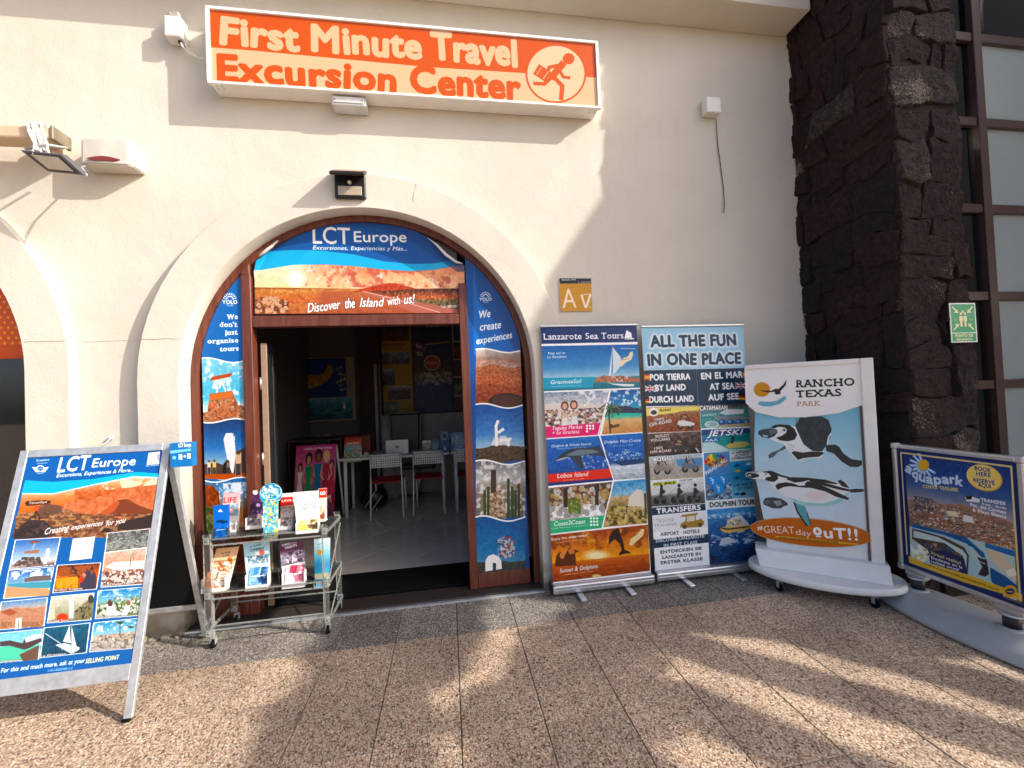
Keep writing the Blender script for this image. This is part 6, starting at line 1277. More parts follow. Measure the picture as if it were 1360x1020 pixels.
    def f3(I): c.spots([(370, 60), (600, 50), (520, 130), (360, 110)], ['6a3a2a', '3a201c', 'a85a2c'], 30, 22, 4); c.spots([(350, 130), (480, 120), (480, 190), (340, 195)], ['f08a20', 'e86a1c', 'f4a83c'], 30, 18, 5); c.poly([(500, 200), (490, 150), (520, 90), (550, 80), (585, 90), (595, 130), (580, 195)], '3a3648'); c.poly([(488, 150), (515, 100), (530, 110), (505, 160)], 'c8402c'); c.ell(518, 110, 12, 14, 'c8806a'); c.ell(566, 92, 12, 14, '8a4a3c')
    ph(z2, [(352, 48), (624, 32), (596, 198), (322, 222)], [(0, '5a2c20'), (.5, 'd8641c'), (1, '5a2418')], .15, 4, f3)
    def f4(I): c.poly([(650, 60), (700, 30), (890, 20), (888, 70), (700, 80)], 'ece4dc'); c.line([(806, 0), (800, 60)], 4, '3a3a3a'); c.spots([(630, 90), (890, 70), (885, 150), (620, 170)], ['b0583c', 'e0b8a0', '6a3a2c', '4a4a44', 'f0ece8'], 50, 11, 6)
    ph(z2, [(642, 26), (902, 6), (886, 168), (618, 188)] if 0 else [(642, -30), (906, -62), (886, 168), (618, 188)], [(0, 'c8b0a0'), (.4, 'd89c80'), (1, '8a5a48')], .12, 5, f4)
    def f5(I): c.ridge(I, 0, 300, 440, [330, 310, 318, 300], 8, 'b88468', 4, .06); c.poly([(0, 340), (60, 316), (110, 340), (60, 360)], 'a0583c'); c.spots([(10, 400), (270, 395), (260, 430), (10, 440)], ['6a5040', 'c8906c', '9a6a4c'], 34, 14, 4); c.line([(100, 440), (106, 380)], 16, 'f0e8e0'); c.line([(124, 436), (126, 376)], 16, 'e0d4cc')
    ph(z2, [(6, 274), (296, 246), (274, 424), (-30, 452)], [(0, '5a8cc4'), (.25, 'a8a8a8'), (.4, 'c8a890'), (1, '9a7458')], .06, 6, f5)
    def f6(I): c.poly([(424, 376), (428, 240), (456, 235), (450, 376)], 'f4f2ee'); c.ell(384, 372, 36, 26, 'c8442c'); c.spots([(460, 330), (560, 250), (580, 230), (570, 370), (470, 385)], ['4a4c34', '26281c', '8a8058'], 34, 17, 6); c.ell(560, 258, 18, 26, '3a3c2c'); c.poly([(300, 390), (310, 280), (335, 290), (340, 380)], 'e0c8b0')
    ph(z2, [(316, 242), (582, 218), (562, 388), (288, 408)], [(0, 'd8d4c8'), (.5, 'a8a88c'), (1, '7a745c')], .08, 7, f6)
    def f7(I): c.clouds([(610, 200), (880, 190), (880, 230), (600, 250)], 'ffffff', .5, 10, 4, .6); c.spots([(600, 300), (870, 250), (865, 340), (590, 370)], ['4a6a34', '7a8c54', '2c4420', 'e4e4e0'], 50, 14, 5); c.spots([(680, 250), (860, 235), (860, 262), (640, 275)], ['e8e6e2', '5a7044'], 20, 10, 4); c.poly([(650, 360), (660, 290), (684, 280), (720, 330), (760, 345), (720, 362)], 'e8e0dc'); c.ell(678, 285, 16, 18, '5a342c'); c.poly([(745, 360), (770, 300), (800, 290), (804, 320), (780, 358)], 'd8dce4'); c.ell(790, 282, 13, 15, '8a5a48')
    ph(z2, [(602, 206), (880, 182), (862, 360), (584, 382)], [(0, '2a7cc0'), (.35, '7ab8d8'), (.5, '7a8c5c'), (1, '6a7850')], .06, 8, f7)
    def f8(I): c.poly([(0, 560), (60, 545), (250, 545), (230, 620), (0, 640)], '58c8a8'); c.poly([(0, 520), (60, 512), (140, 530), (150, 500), (250, 480), (255, 520), (180, 560), (150, 570), (60, 545), (0, 550)], '4a3c3c'); c.poly([(150, 500), (200, 480), (256, 474), (254, 496), (160, 526)], 'e4e0dc'); c.poly([(120, 600), (240, 540), (232, 630), (140, 640)], '6a4c40')
    ph(z2, [(-30, 468), (262, 440), (240, 630), (-50, 656)], [(0, '7ac4e0'), (.35, '8ad0dc'), (1, '3aa898')], .06, 9, f8)
    def f9(I): c.poly([(340, 540), (400, 530), (490, 555), (486, 570), (440, 595), (430, 590)], 'f0f2f4'); c.poly([(388, 520), (428, 420), (436, 530)], 'f4f6f8'); c.poly([(440, 420), (474, 560), (440, 540)], 'e4eaee'); c.line([(280, 470), (400, 550), (380, 570)], 4, 'd8e0e8')
    ph(z2, [(268, 434), (558, 402), (534, 590), (244, 622)], [(0, '1f5a74'), (.5, '1c4c68'), (1, '174058')], .08, 10, f9)
    def f10(I): c.clouds([(575, 400), (850, 385), (850, 440), (560, 470)], 'ffffff', .52, 12, 6, .8); c.line([(738, 480), (740, 410)], 6, '4a4a3c'); c.ell(740, 404, 20, 9, '3a5030'); c.ell(806, 430, 18, 7, '3a5030'); c.spots([(600, 480), (840, 460), (835, 500), (590, 520)], ['ece8e4', '8a8478', '5a5a50', 'c8a890'], 36, 11, 5); c.spots([(560, 520), (832, 500), (826, 560), (552, 580)], ['8a8480', '6a645c', 'c8c0b4'], 40, 14, 6); c.poly([(575, 500), (600, 512), (680, 548), (640, 556)], 'a89c90')
    ph(z2, [(576, 402), (856, 374), (828, 562), (548, 586)], [(0, '3a90c8'), (.4, '8ac4dc'), (.5, 'c8c0b8'), (1, '8a8074')], .06, 11, f10)
    c.Z(*z2)
    for t, a, b in (('Northern Treasures', (330, 210), (506, 198)), ('La Graciosa', (250, 614), (404, 600)), ('Papagayo', (8, 650), (116, 638)), ('Playa Blanca Marina', (556, 578), (742, 566)), ('Grand Tour', (300, 402), (420, 394)), ('César Manrique', (590, 376), (720, 366)), ('Sunday Market Teguise', (622, 182), (826, 160))): c.txt(t, a, b, 12, WH, bold=.04, out=('3a3a3a', .12))
    c.Z(*z1); c.txt('Manrique House', (80, 990), (200, 975), 12, WH, bold=.03); c.txt('Timanfaya - Full Day', (140, 1016), (300, 1004), 16, WH, bold=.04)
    c.Z(*z2); c.txt('For this and much more, ask at your', (5, 712), (520, 648), 26, WH, bold=.03, shear=.1); c.txt('SELLING POINT', (526, 654), (732, 628), 26, 'f8ecb8', bold=.035, shear=.1); c.txt('I-AV-0003980.1/2', (294, 706), (446, 690), 14, 'a8d0f0', bold=.03)
    return rc, c.mat('lct_europe_print', .35, bright=.84)
prc, pm = aposter()
P_ = []
P_.append(uvsheet('poster', prc, pm, thick=.003, back=M_white_pl)); tag(P_[-1], 'blue excursions poster with eleven small photographs')
def abar(x0, x1, z0, z1, d0=.002, d1=.019, nm='frame_rail', m=None, side=1):
    mb = MB(); P8 = [ap(x, z, d) if side > 0 else Vector((x, 2 * AY1 - ap(x, z, d).y + .02, ap(x, z, d).z)) for d in (d0, d1) for x, z in ((x0, z0), (x1, z0), (x1, z1), (x0, z1))]
    t = bmesh.new(); v = [t.verts.new(p) for p in P8]
    for f in ((0, 1, 2, 3), (4, 5, 6, 7), (0, 1, 5, 4), (1, 2, 6, 5), (2, 3, 7, 6), (3, 0, 4, 7)): t.faces.new([v[i] for i in f])
    bmesh.ops.recalc_face_normals(t, faces=t.faces[:]); bmesh.ops.bevel(t, geom=t.edges[:], offset=.002, segments=1, affect='EDGES'); mb._add(t); return mb.build(nm, m or M_galv)
e = .038
P_ += [abar(AL + e, AR_ - e, AZ - .038, AZ), abar(AL + e, AR_ - e, .172, .242), abar(AL, AL + e, .015, AZ, nm='upright'), abar(AR_ - e, AR_, .015, AZ, nm='upright'),
       abar(AL + .01, AL + .045, .0, .014, nm='rubber_foot', m=M_rubber), abar(AR_ - .045, AR_ - .01, .0, .014, nm='rubber_foot', m=M_rubber), abar(AL + e, AR_ - e, .25, AZ - .05, -.004, .004, 'backing', M_black),
       abar(AL + .03, AL + .065, .015, AZ - .02, 0, .022, 'rear_upright', M_galv, -1), abar(AR_ - .065, AR_ - .03, .015, AZ - .02, 0, .022, 'rear_upright', M_galv, -1), abar(AL + .066, AR_ - .066, .215, .25, 0, .02, 'rear_rail', M_galv, -1), abar(AL + .066, AR_ - .066, .251, AZ - .03, .004, .012, 'rear_panel', M_rubber, -1)]
P_.append(MB().tube([(AL + .02, AY1 + .012, AZ - .02), (AR_ - .02, AY1 + .012, AZ - .02)], .012, 8).build('hinge_rod', M_galv))
kids(ab, *P_)
# leaflet box hooked on its side
lbx0, lby = AR_ - .005, 2.56
def lb_art(rc):
    c = Cv(rc, 4, '1270b8').Z(0, 440, 4.857); c.poly([(1095, 770), (1240, 755), (1240, 770), (1100, 790)], '7cc8e8'); c.txt('LCT Europe', (1152, 748), (1236, 742), 24, WH, bold=.04)
    c.rect4(1152, 792, 1176, 828, 'd8ecf8'); c.rect4(1206, 786, 1230, 822, 'd8ecf8'); c.txt('+', (1184, 818), (1200, 816), 22, WH, bold=.05); c.ell(1124, 815, 12, 12, '8cc8ec'); return c.mat('leaflet_box_print', .4)
v0, v1 = at(225.5, 589, lby), at(253.5, 586, lby); zb = at(226, 621, lby).z
rcb = [(v0.x, lby, v0.z), (v1.x, lby, v0.z), (v1.x, lby, zb), (v0.x, lby, zb)]
lb = uvsheet('leaflet_box', rcb, lb_art(rcb), thick=.05, back=mat('blue_card', (.01, .16, .42), .5)); tag(lb, 'small blue leaflet box hooked on the right edge of the A-board', 'leaflet box')
# ------------------------------------------------------------------ fixtures on the wall
def simple(name, mb, m, label, cat, kids_=(), group=None, parent=None):
    o = mb.build(name, m); tag(o, label, cat, group)
    if kids_: kids(o, *kids_)
    return o
# plaque
def av_art(rc):
    c = Cv(rc, 5, 'c98f22').Z(640, 340, 3.238); c.poly([(325, 85), (490, 85), (490, 117), (325, 119)], '17130f'); c.txt('ASEGUR LANZ', (341, 106), (405, 104), 6, WH, bold=.02); c.txt('A · AVENTURAS', (414, 116), (468, 114), 5, WH, bold=.02)
    c.txt('A', (347, 224), (408, 222), 82, 'f6e4c8', bold=.0); c.poly([(424, 170), (434, 168), (446, 212), (462, 166), (472, 165), (452, 224), (442, 224)], 'f6e4c8'); c.line([(424, 168), (470, 163)], 3, 'f6e4c8'); c.txt('01', (458, 222), (474, 221), 7, 'f0d8a8'); return c.mat('plaque_print', .25)
rc = rectxz(.892, 1.150, 2.118, 2.378, 3.128)
pq = uvsheet('wall_plaque', rc, av_art(rc), thick=.01, back=M_white_pl); tag(pq, 'small square ochre plaque reading Av above the roll-up banners', 'plaque')
# solar lamp above the arch
sl0 = empty('solar_wall_lamp', (-.63, 3.06, 3.0), label='small black solar wall lamp at the top of the arch surround', cat='lamp')
b_ = MB().box((-.735, 3.035, 2.925), (-.525, 3.069, 3.09), .006).build('body', M_black)
t = MB(); mx = Matrix.Translation((-.63, 3.0, 3.085)) @ Matrix.Rotation(math.radians(32), 4, 'X')
t.box((-.115, -.07, -.012), (.115, .07, .012), .008, mx, 2); hd_ = t.build('hood', M_black)
sp = MB().box((-.10, -.055, .0125), (.10, .045, .015), 0, mx).build('solar_cell', mat('solar_cell', (.30, .14, .09), .25, var=.3, scale=60))
ld = MB()
ld.box((-.71, 3.028, 2.94), (-.55, 3.034, 3.005), .002); lens = ld.build('led_panel', mat('led_panel', (.42, .38, .28), .4, bump=.8, bscale=160, bdist=.004))
ms = MB().sphere((-.63, 3.026, 3.03), .014, (1, 1, 1), 12, 8).build('motion_sensor', M_white_pl)
kids(sl0, b_, hd_, sp, lens, ms)
# fitting under the sign
em = MB().box((-.735, 3.03, 3.585), (-.50, 3.135, 3.652), .008, seg=2); 
emo = simple('sensor_box', em, mat('pale_grey_plastic', (.62, .63, .64), .4), 'pale grey plastic box fixed under the shop sign', 'box', [MB().box((-.72, 3.024, 3.60), (-.515, 3.029, 3.64), .002).build('cover', M_white_pl), MB().cyl((-.71, 3.020, 3.62), .004, .005, 8, 'Y').build('screw', M_black), MB().cyl((-.525, 3.020, 3.62), .004, .005, 8, 'Y').build('screw', M_black)])
# junction box left of the sign, with its cable
jb = simple('junction_box', MB().box((-1.80, 3.05, 4.0), (-1.69, 3.139, 4.145), .012, seg=2), M_white_pl, 'white junction box with a looping cable, left of the shop sign', 'junction box',
            [MB().box((-1.785, 3.072, 4.12), (-1.715, 3.138, 4.195), .01, seg=2).build('upper_box', mat('weathered_plastic', (.42, .38, .33), .6, var=.5, scale=30)), MB().tube([(-1.72, 3.09, 4.0), (-1.70, 3.08, 3.955), (-1.66, 3.085, 3.915), (-1.60, 3.09, 3.89), (-1.53, 3.09, 3.885), (-1.49, 3.09, 3.885)], .006, 6).tube([(-1.70, 3.10, 4.0), (-1.675, 3.1, 3.95), (-1.63, 3.1, 3.92)], .005, 6).build('cable', M_white_pl), MB().cyl((-1.72, 3.09, 3.985), .012, .02, 8).build('gland', M_black)])
# loudspeaker siren
sb = MB()
prof = [(-2.29, 3.138), (-2.283, 3.035), (-2.27, 3.018), (-2.15, 3.010), (-2.0, 3.013), (-1.983, 3.03), (-1.975, 3.138)]
t = bmesh.new(); lo = [t.verts.new((x, y, 3.088)) for x, y in prof]; hi = [t.verts.new((x, y, 3.255)) for x, y in prof]
n = len(prof)
for k in range(n): t.faces.new((lo[k], lo[(k + 1) % n], hi[(k + 1) % n], hi[k]))
t.faces.new(lo); t.faces.new(hi[::-1]); bmesh.ops.recalc_face_normals(t, faces=t.faces[:]); bmesh.ops.bevel(t, geom=t.edges[:], offset=.007, segments=2, affect='EDGES'); sb._add(t)
mouth = MB(); pts_ = [(-2.235 + .19 * k / 12, 3.118 + .018 * math.sin(math.pi * k / 12)) for k in range(13)]
mo = plate('mouth', [pts_ + [(-2.075, 3.108), (-2.195, 3.108)]], 3.003, 3.012, mat('siren_red', (.20, .03, .025), .4))
ms_ = simple('alarm_siren', sb, mat('siren_cream', (.60, .56, .49), .45, var=.08), 'cream alarm siren with a dark red mouth, between floodlight and arch', 'alarm', [mo])
# bare box with a hanging cable in the shaded part
wb = simple('outlet_box', MB().box((2.185, 3.06, 3.735), (2.315, 3.138, 3.865), .006), M_white_pl, 'small white wall box with a thin cable hanging from it', 'wall box',
            [MB().tube([at(951, 158, 3.12), at(953, 190, 3.13), at(957, 220, 3.132), at(961, 250, 3.13), at(962, 270, 3.128), at(961.5, 283, 3.12)], .0035, 5).build('hanging_cable', M_black)])
hk = simple('wall_hook', MB().sphere((-2.215, 3.125, 1.315), .014, (1, 1, 1), 10, 8).tube([(-2.215, 3.12, 1.31), (-2.222, 3.105, 1.29), (-2.25, 3.10, 1.27)], .004, 5), M_white_pl, 'tiny white hook on the pale wall between the two arches', 'hook')
# awning cassette with its arm, floodlight hung below
M_awn = mat('awning_cream', (.60, .44, .30), .6, var=.1)
aw_ = empty('awning_bracket', (-2.8, 3.0, 3.25), label='end of a cream awning cassette with a bundle of cable, at the upper left edge', cat='awning')
e0 = at(92, 178, 2.92)
k1 = MB().box((-4.6, 2.94, 3.195), (-2.385, 3.06, 3.275), .012, seg=2).build('cassette', M_awn)
k2 = MB().box((-2.383, 2.935, 3.19), (-2.36, 3.07, 3.28), .006).build('end_plate', mat('awning_end', (.20, .16, .11), .5, var=.3))
k3 = MB().box((-2.56, 3.062, 3.19), (-2.44, 3.139, 3.28), .004).build('wall_bracket', M_awn)
k4 = MB().box((-4.6, 2.80, 3.13), (-2.58, 2.85, 3.17), .01).build('front_bar', mat('awning_bar', (.74, .66, .52), .5))
cb = MB(); rr = random.Random(2)
for k in range(7):
    x = -2.44 + k * .014; cb.tube([(x - .06, 3.0, 3.285), (x + rr.uniform(-.07, -.04), 2.92, 3.285), (x - .03, 2.91, 3.22), (x + rr.uniform(-.02, .01), 2.90, 3.14), (x + .02, 2.88, 3.08 + rr.uniform(-.02, .02))], .0055, 5)
cb.tube([(-2.42, 2.93, 3.20), (-2.38, 2.91, 3.12), (-2.37, 2.9, 3.05), (-2.36, 2.89, 3.02)], .008, 5)
k5 = cb.build('cable_bundle', M_white_pl); tag(k5, kind='stuff')
kids(aw_, k1, k2, k3, k4, k5)
fl = empty('floodlight', (-2.2, 2.85, 2.95), label='small grey floodlight tilted down, hanging below the awning end', cat='floodlight')
C4 = [at(27, 199, 2.90), at(82, 205, 2.82), at(113, 233, 2.84), at(64, 228, 2.93)]
cc = sum(C4, Vector()) / 4; nn = (C4[1] - C4[0]).cross(C4[3] - C4[0]).normalized()
if nn.dot(EYEP - cc) < 0: nn = -nn
t = bmesh.new(); v = [t.verts.new(p + nn * .004) for p in C4] + [t.verts.new(cc + (p - cc) * .9 - nn * .035) for p in C4]
for f in ((0, 1, 2, 3), (4, 7, 6, 5), (0, 4, 5, 1), (1, 5, 6, 2), (2, 6, 7, 3), (3, 7, 4, 0)): t.faces.new([v[i] for i in f])
bmesh.ops.recalc_face_normals(t, faces=t.faces[:]); bmesh.ops.bevel(t, geom=t.edges[:], offset=.004, segments=1, affect='EDGES')
mb = MB(); mb._add(t); fb_ = mb.build('housing', mat('lamp_grey', (.09, .09, .10), .45))
def inset(f, d, nm, m):
    t = bmesh.new(); t.faces.new([t.verts.new(cc + (p - cc) * f + nn * d) for p in C4]); mb = MB(); mb._add(t); return mb.build(nm, m)
gl = inset(.80, .0052, 'bezel', M_black); g2 = inset(.68, .0062, 'lens', mat('lamp_lens', (.62, .58, .46), .15, bump=.5, bscale=120, bdist=.004))
ar_m = MB().tube([C4[0] - nn * .03, (C4[0] + C4[1]) / 2 + Vector((0, .02, .06)), (-2.33, 2.99, 3.17)], .009, 6).tube([C4[2] - nn * .01, at(108, 222, 2.95), at(116, 220, 3.06)], .006, 6).build('yoke', M_galv)
kids(fl, fb_, gl, g2, ar_m)
# assembly point sign on the pillar
def green_art(rc):
    c = Cv(rc, 5, 'f2f4ec').uv(); G_ = '1f9a6a'
    c.rect4(.04, .03, .96, .75, G_); c.rect4(.04, .77, .96, .975, G_); PE = 'f0e8b4'
    for sx, sy in ((.12, .1), (.88, .1), (.12, .68), (.88, .68)):
        tx, ty = .5 + (sx - .5) * .5, .39 + (sy - .39) * .52; c.line([(sx, sy), (tx, ty)], .05, PE); dx, dy = (.16 if sx < .5 else -.16), (.1 if sy < .4 else -.1)
        c.poly([(tx + dx * .15, ty + dy * .15), (tx - dx * .95, ty + dy * .05), (tx - dx * .1, ty + dy * .15 - dy * .95)], PE)
    for x in (.42, .58): c.ell(x, .27, .045, .035, PE); c.poly([(x - .07, .33), (x + .07, .33), (x + .07, .46), (x + .045, .46), (x + .04, .6), (x - .04, .6), (x - .045, .46), (x - .07, .46)], PE)
    c.ell(.5, .22, .04, .03, PE); c.line([(.15, .43), (.27, .43)], .012, PE); c.line([(.73, .43), (.85, .43)], .012, PE)
    c.txt('PUNTO DE', (.16, .865), (.84, .865), .07, PE, bold=.04); c.txt('REUNIÓN', (.2, .955), (.8, .955), .06, PE, bold=.04); return c.mat('assembly_print', .35)
gy = 2.31; g0, g1, g2_, g3 = at(1261, 402.5, gy), at(1295.5, 400.5, gy), at(1298, 454, gy), at(1266, 455, gy)
rc = [(g0.x, gy, g0.z), (g1.x, gy, g0.z), (g1.x, gy, g3.z), (g0.x, gy, g3.z)]
asg = uvsheet('assembly_point_sign', rc, green_art(rc), thick=.004, back=M_white_pl); tag(asg, 'small green PUNTO DE REUNIÓN sign with arrows and two figures, on the pillar', 'sign')
for v in asg.data.vertices: v.co.y += .004 * math.sin(v.co.x * 30)
kids(asg, MB().box((g0.x + .05, gy + .004, g3.z + .05), (g0.x + .07, 2.36, g3.z + .07)).build('stand_off', M_black), MB().box((g0.x + .14, gy + .004, g0.z - .08), (g0.x + .16, 2.36, g0.z - .06)).build('stand_off', M_black))
# orange dotted film in the left arch
def film_art(rc):
    c = Cv(rc, 3, 'd2561a').uv(); 
    for j in range(34):
        for i in range(60): c_ = ((i + .5 * (j % 2)) / 60, (j + .5) / 34)
    lps = []
    for j in range(30):
        for i in range(56):
            x, y = (i + .5 * (j % 2)) / 56 * c.W, (j + .5) / 30 * c.H; r_ = c.H / 30 * .30; lps.append(np.array([(x + r_ * math.cos(a), y + r_ * math.sin(a)) for a in np.linspace(0, 6.283, 9)[:-1]]))
    c.comp(c.mask(lps), 'f09a3c'); return c.mat('orange_film', .3)
zf = at(20, 459, 3.22).z; rc = rectxz(LX - RI, LX + RI, zf, LZ + RI, 3.22)
al_ = arch_clip(LX - RI + .06, LX + RI - .06, zf, RI - .056, 30, LX, LZ)
ff = uvsheet('orange_film', rc, film_art(rc), poly=[((x - LX + RI) / (2 * RI), (LZ + RI - z) / (LZ + RI - zf)) for x, z in al_][::-1]); kids(lw, ff)

# ------------------------------------------------------------------ acrylic leaflet rack
X0, X1, Y0, Y1 = -1.515, -.822, 2.858, 3.165
rk = empty('leaflet_rack', ((X0 + X1) / 2, 3.0, 0), label='clear acrylic two-shelf leaflet rack on black castors in front of the doorway', cat='rack')
K = []
for x in (X0, X1):
    for y in (Y0, Y1):
        K.append(MB().box((x - .016, y - .003, .07), (x + .016, y + .003, .70), .001).build('post_face', M_acr)); sx = .016 if x == X0 else -.022
        K.append(MB().box((x + sx, y - .003, .07), (x + sx + .006, y + .027 if y == Y0 else y + .003, .70), .001).build('post', M_acre))
        K.append(MB().box((x - .020, y - .0055, .07), (x - .0165, y + .004, .70)).build('edge_strip', M_acre))
        for z in (.095, .325, .66): K.append(MB().box((x - .017, y - .010, z - .022), (x + .017, y - .0045, z + .022), .002).build('corner_bracket', M_acre)); K.append(MB().cyl((x, y - .0125, z), .0035, .004, 8, 'Y').build('bolt', M_black))
        K.append(castor((x + (.02 if x == X0 else -.0), y + (.01 if y == Y0 else -.01)), .024))
for z in (.338, .668): K.append(MB().box((X0 - .018, Y0 + .002, z - .003), (X1 + .018, Y1 - .002, z + .003), .001).build('shelf', M_acr)); K.append(MB().box((X0 - .018, Y0 - .003, z - .0035), (X1 + .018, Y0 + .0015, z + .0035)).build('shelf_edge', M_acre))
for y in (Y0, Y1):
    for z in (.135, .30, .63): K.append(MB().box((X0, y - .002, z - .005), (X1, y + .004, z + .005), .001).build('rail', M_acre))
for x in (X0 - .02, X1 + .02):
    for z in (.10, .33, .66): K.append(MB().bar((x, Y0, z), (x, Y1, z), .005, .022).build('side_rail', M_acre))
    K.append(MB().bar((x, Y0, .12), (x, Y1, .30), .004, .012).build('side_brace', M_acre)); K.append(MB().bar((x, Y0, .36), (x, Y1, .62), .004, .012).build('side_brace', M_acre))
kids(rk, *K)
# leaflets and stands on it.  every stand: leaning back board, tray front and a stack of leaflets
def leaf_stand(nm, px, ydep, lean, art, label, cat, back, tray=None, stack=None, sides=True, card=M_white_pl, group=None, dz=0):
    """px = photo corners tl,tr,br,bl of the printed back board, standing at depth ydep"""
    base_z = min(at(*px[2], ydep).z, at(*px[3], ydep).z); bl, br = at(*px[3], ydep), at(*px[2], ydep); H = at(*px[0], ydep + lean).z - base_z
    tl, tr = at(*px[0], ydep + lean), at(*px[1], ydep + lean); bl.z = br.z = base_z; tr.z = tl.z = (tl.z + tr.z) / 2
    rc = [tuple(tl), tuple(tr), tuple(br), tuple(bl)]; c = Cv(rc, 4.5, back); art(c); m = c.mat(nm + '_print', .4)
    o = empty(nm, ((bl.x + br.x) / 2, ydep, base_z), label=label, cat=cat, group=group); ks = [uvsheet('printed_board', rc, m, thick=.003, back=card)]
    if tray:
        zt = base_z + tray; xa, xb = bl.x + .001, br.x - .001
        ks.append(MB().box((xa, ydep - .035, base_z), (xb, ydep - .032, base_z + tray * .35)).box((xa, ydep - .032, base_z), (xa + .003, ydep + lean * .3, zt), 0).box((xb - .003, ydep - .032, base_z), (xb, ydep + lean * .3, zt), 0).box((xa, ydep - .035, base_z + .0), (xb, ydep + .03, base_z + .003)).build('tray', card))
    if stack:
        cs_ = Cv([tuple(tl), tuple(tr), tuple(br), tuple(bl)], 3, stack[0]).uv(); cs_.spots([(0, 0), (1, 0), (1, 1), (0, 1)], stack[1], 14, .16, 3); cs_.line([(.1, .2), (.9, .2)], .05, 'ffffff'); ms2 = cs_.mat(nm + '_leaflet', .4)
        for k in range(4):
            y = ydep - .028 + k * .006; h = tray * (1.0 + .1 * k); w0, w1 = bl.x + .012, br.x - .012
            ks.append(uvsheet('leaflet', [(w0, y + .03, base_z + h), (w1, y + .028, base_z + h - .004 * (k % 2)), (w1, y, base_z + .004), (w0, y, base_z + .004)], ms2, thick=.002, back=M_white_pl))
    kids(o, *ks); return o
RZ = lambda c: c.Z(240, 630, 4.079)
def a_blue(c): RZ(c).poly([(170, 160), (280, 150), (275, 360), (170, 360)], '2a6cc8'); c.poly([(200, 205), (214, 190), (228, 206)], WH); c.line([(192, 262), (252, 258)], 8, '14366c'); c.poly([(192, 255), (220, 250), (256, 262), (225, 272)], '14305c'); c.txt('SUBMARINE', (192, 312), (252, 308), 10, WH, bold=.03); c.txt('SAFARIS', (192, 328), (250, 324), 10, WH, bold=.03); c.txt('LANZAROTE', (196, 344), (250, 340), 8, WH, bold=.02)
leaf_stand('leaflet_holder', [(283, 672), (305, 669), (305, 716), (284.5, 717)], 2.90, .02, a_blue, 'deep blue leaflets in a clear holder, leftmost on the top shelf', 'leaflet holder', '1f62c0', .08, ('1f62c0', ['2a74d0', '124490']), card=M_acr)
def a_pink(c): RZ(c).grad([(210, 100), (330, 90), (330, 330), (210, 330)], [(0, 'f4a8b0'), (.4, 'f8dcd8'), (1, 'c8e8ec')], .05, 8, 2); c.txt('LIFE', (232, 152), (302, 148), 26, 'd84848', bold=.03); c.spots([(225, 160), (315, 155), (310, 220), (225, 220)], ['e05a6a', 'f0d0c0', '5aa8c0'], 10, 12, 4)
leaf_stand('leaflet_holder', [(297, 655), (319, 654), (317, 706), (293, 708)], 3.00, .03, a_pink, 'pink and white leaflet standing behind the deep blue leaflets', 'leaflet holder', 'f6e0e0', .07, ('f8f0ec', ['f4b0b8', 'c8e8ec']))
def a_purple(c): RZ(c).grad([(360, 80), (450, 80), (450, 220), (360, 220)], [(0, '4a1c3c'), (1, '6a3a64')], .1, 8, 3); c.ell(410, 168, 34, 28, '2c1c34'); c.ell(418, 160, 12, 10, 'b890c8'); c.ell(404, 96, 14, 12, 'ece0e4'); c.spots([(370, 180), (440, 180), (440, 215), (370, 215)], ['8a6a9c', '2c1c34'], 12, 8, 4)
leaf_stand('leaflet_stand', [(334, 652), (352, 650), (350, 700), (329, 702)], 2.97, .03, a_purple, 'purple leaflet stand with a white tray, left of the round-topped display', 'leaflet stand', '5c2c50', .075, ('6a5a60', ['d8d0d4', '3a3438', 'a89890']))
# round-topped aqua card
def a_round(c):
    RZ(c).grad([(420, 40), (560, 40), (560, 350), (420, 350)], [(0, '4ab8d8'), (.3, '28a0d0'), (.55, 'e8e4b8'), (.62, '2c8cd0'), (.8, '58b4d8'), (1, 'e8d84a')], .10, 8, 4)
    c.ell(488, 98, 60, 54, 'b4dce8'); c.ell(488, 98, 53, 48, '2a9cc8'); c.spots([(440, 60), (535, 60), (530, 140), (445, 140)], ['e8e8a0', '5ac8e0', '1c6ca8', 'f4f8f8'], 20, 9, 4); c.spots([(440, 150), (540, 150), (540, 345), (440, 345)], ['f4f0c8', 'ffffff', '1c78c0', 'e8d04a', '58c8e0'], 36, 9, 5); c.txt('Aqua', (465, 105), (520, 92), 18, WH, bold=.03, shear=.3)
o_ = leaf_stand('leaflet_display', [(344, 642), (375, 640.5), (373, 713), (347, 714)], 2.885, .012, a_round, 'tall aqua leaflet display with a round head, middle of the top shelf', 'leaflet display', '3ab0d4')
bd0 = o_.children[0]; bpy.context.view_layer.update(); mat_r = bd0.data.materials[0]; old = bd0.data; bpy.data.objects.remove(bd0)
tl, tr, br, bl = at(344, 642, 2.897), at(375, 640.5, 2.897), at(373, 713, 2.885), at(347, 714, 2.885); bl.z = br.z = min(bl.z, br.z); tl.z = tr.z = (tl.z + tr.z) / 2
cxu, rad = .5, .5; asp = (tl.z - bl.z) / (tr.x - tl.x)
ol = [(.5 + .5 * math.cos(a), .5 / asp * (1 - math.sin(a)) + .01) for a in np.linspace(math.radians(-52), math.radians(232), 26)]
ol = ol[::-1] + [(.83, .26), (.85, 1), (.12, 1), (.14, .26)]
kids(o_, uvsheet('printed_board', [tl, tr, br, bl], mat_r, poly=ol, thick=.003, back=M_white_pl), MB().box((bl.x + .01, 2.86, bl.z), (br.x - .012, 2.884, bl.z + .004)).build('foot', M_acre))
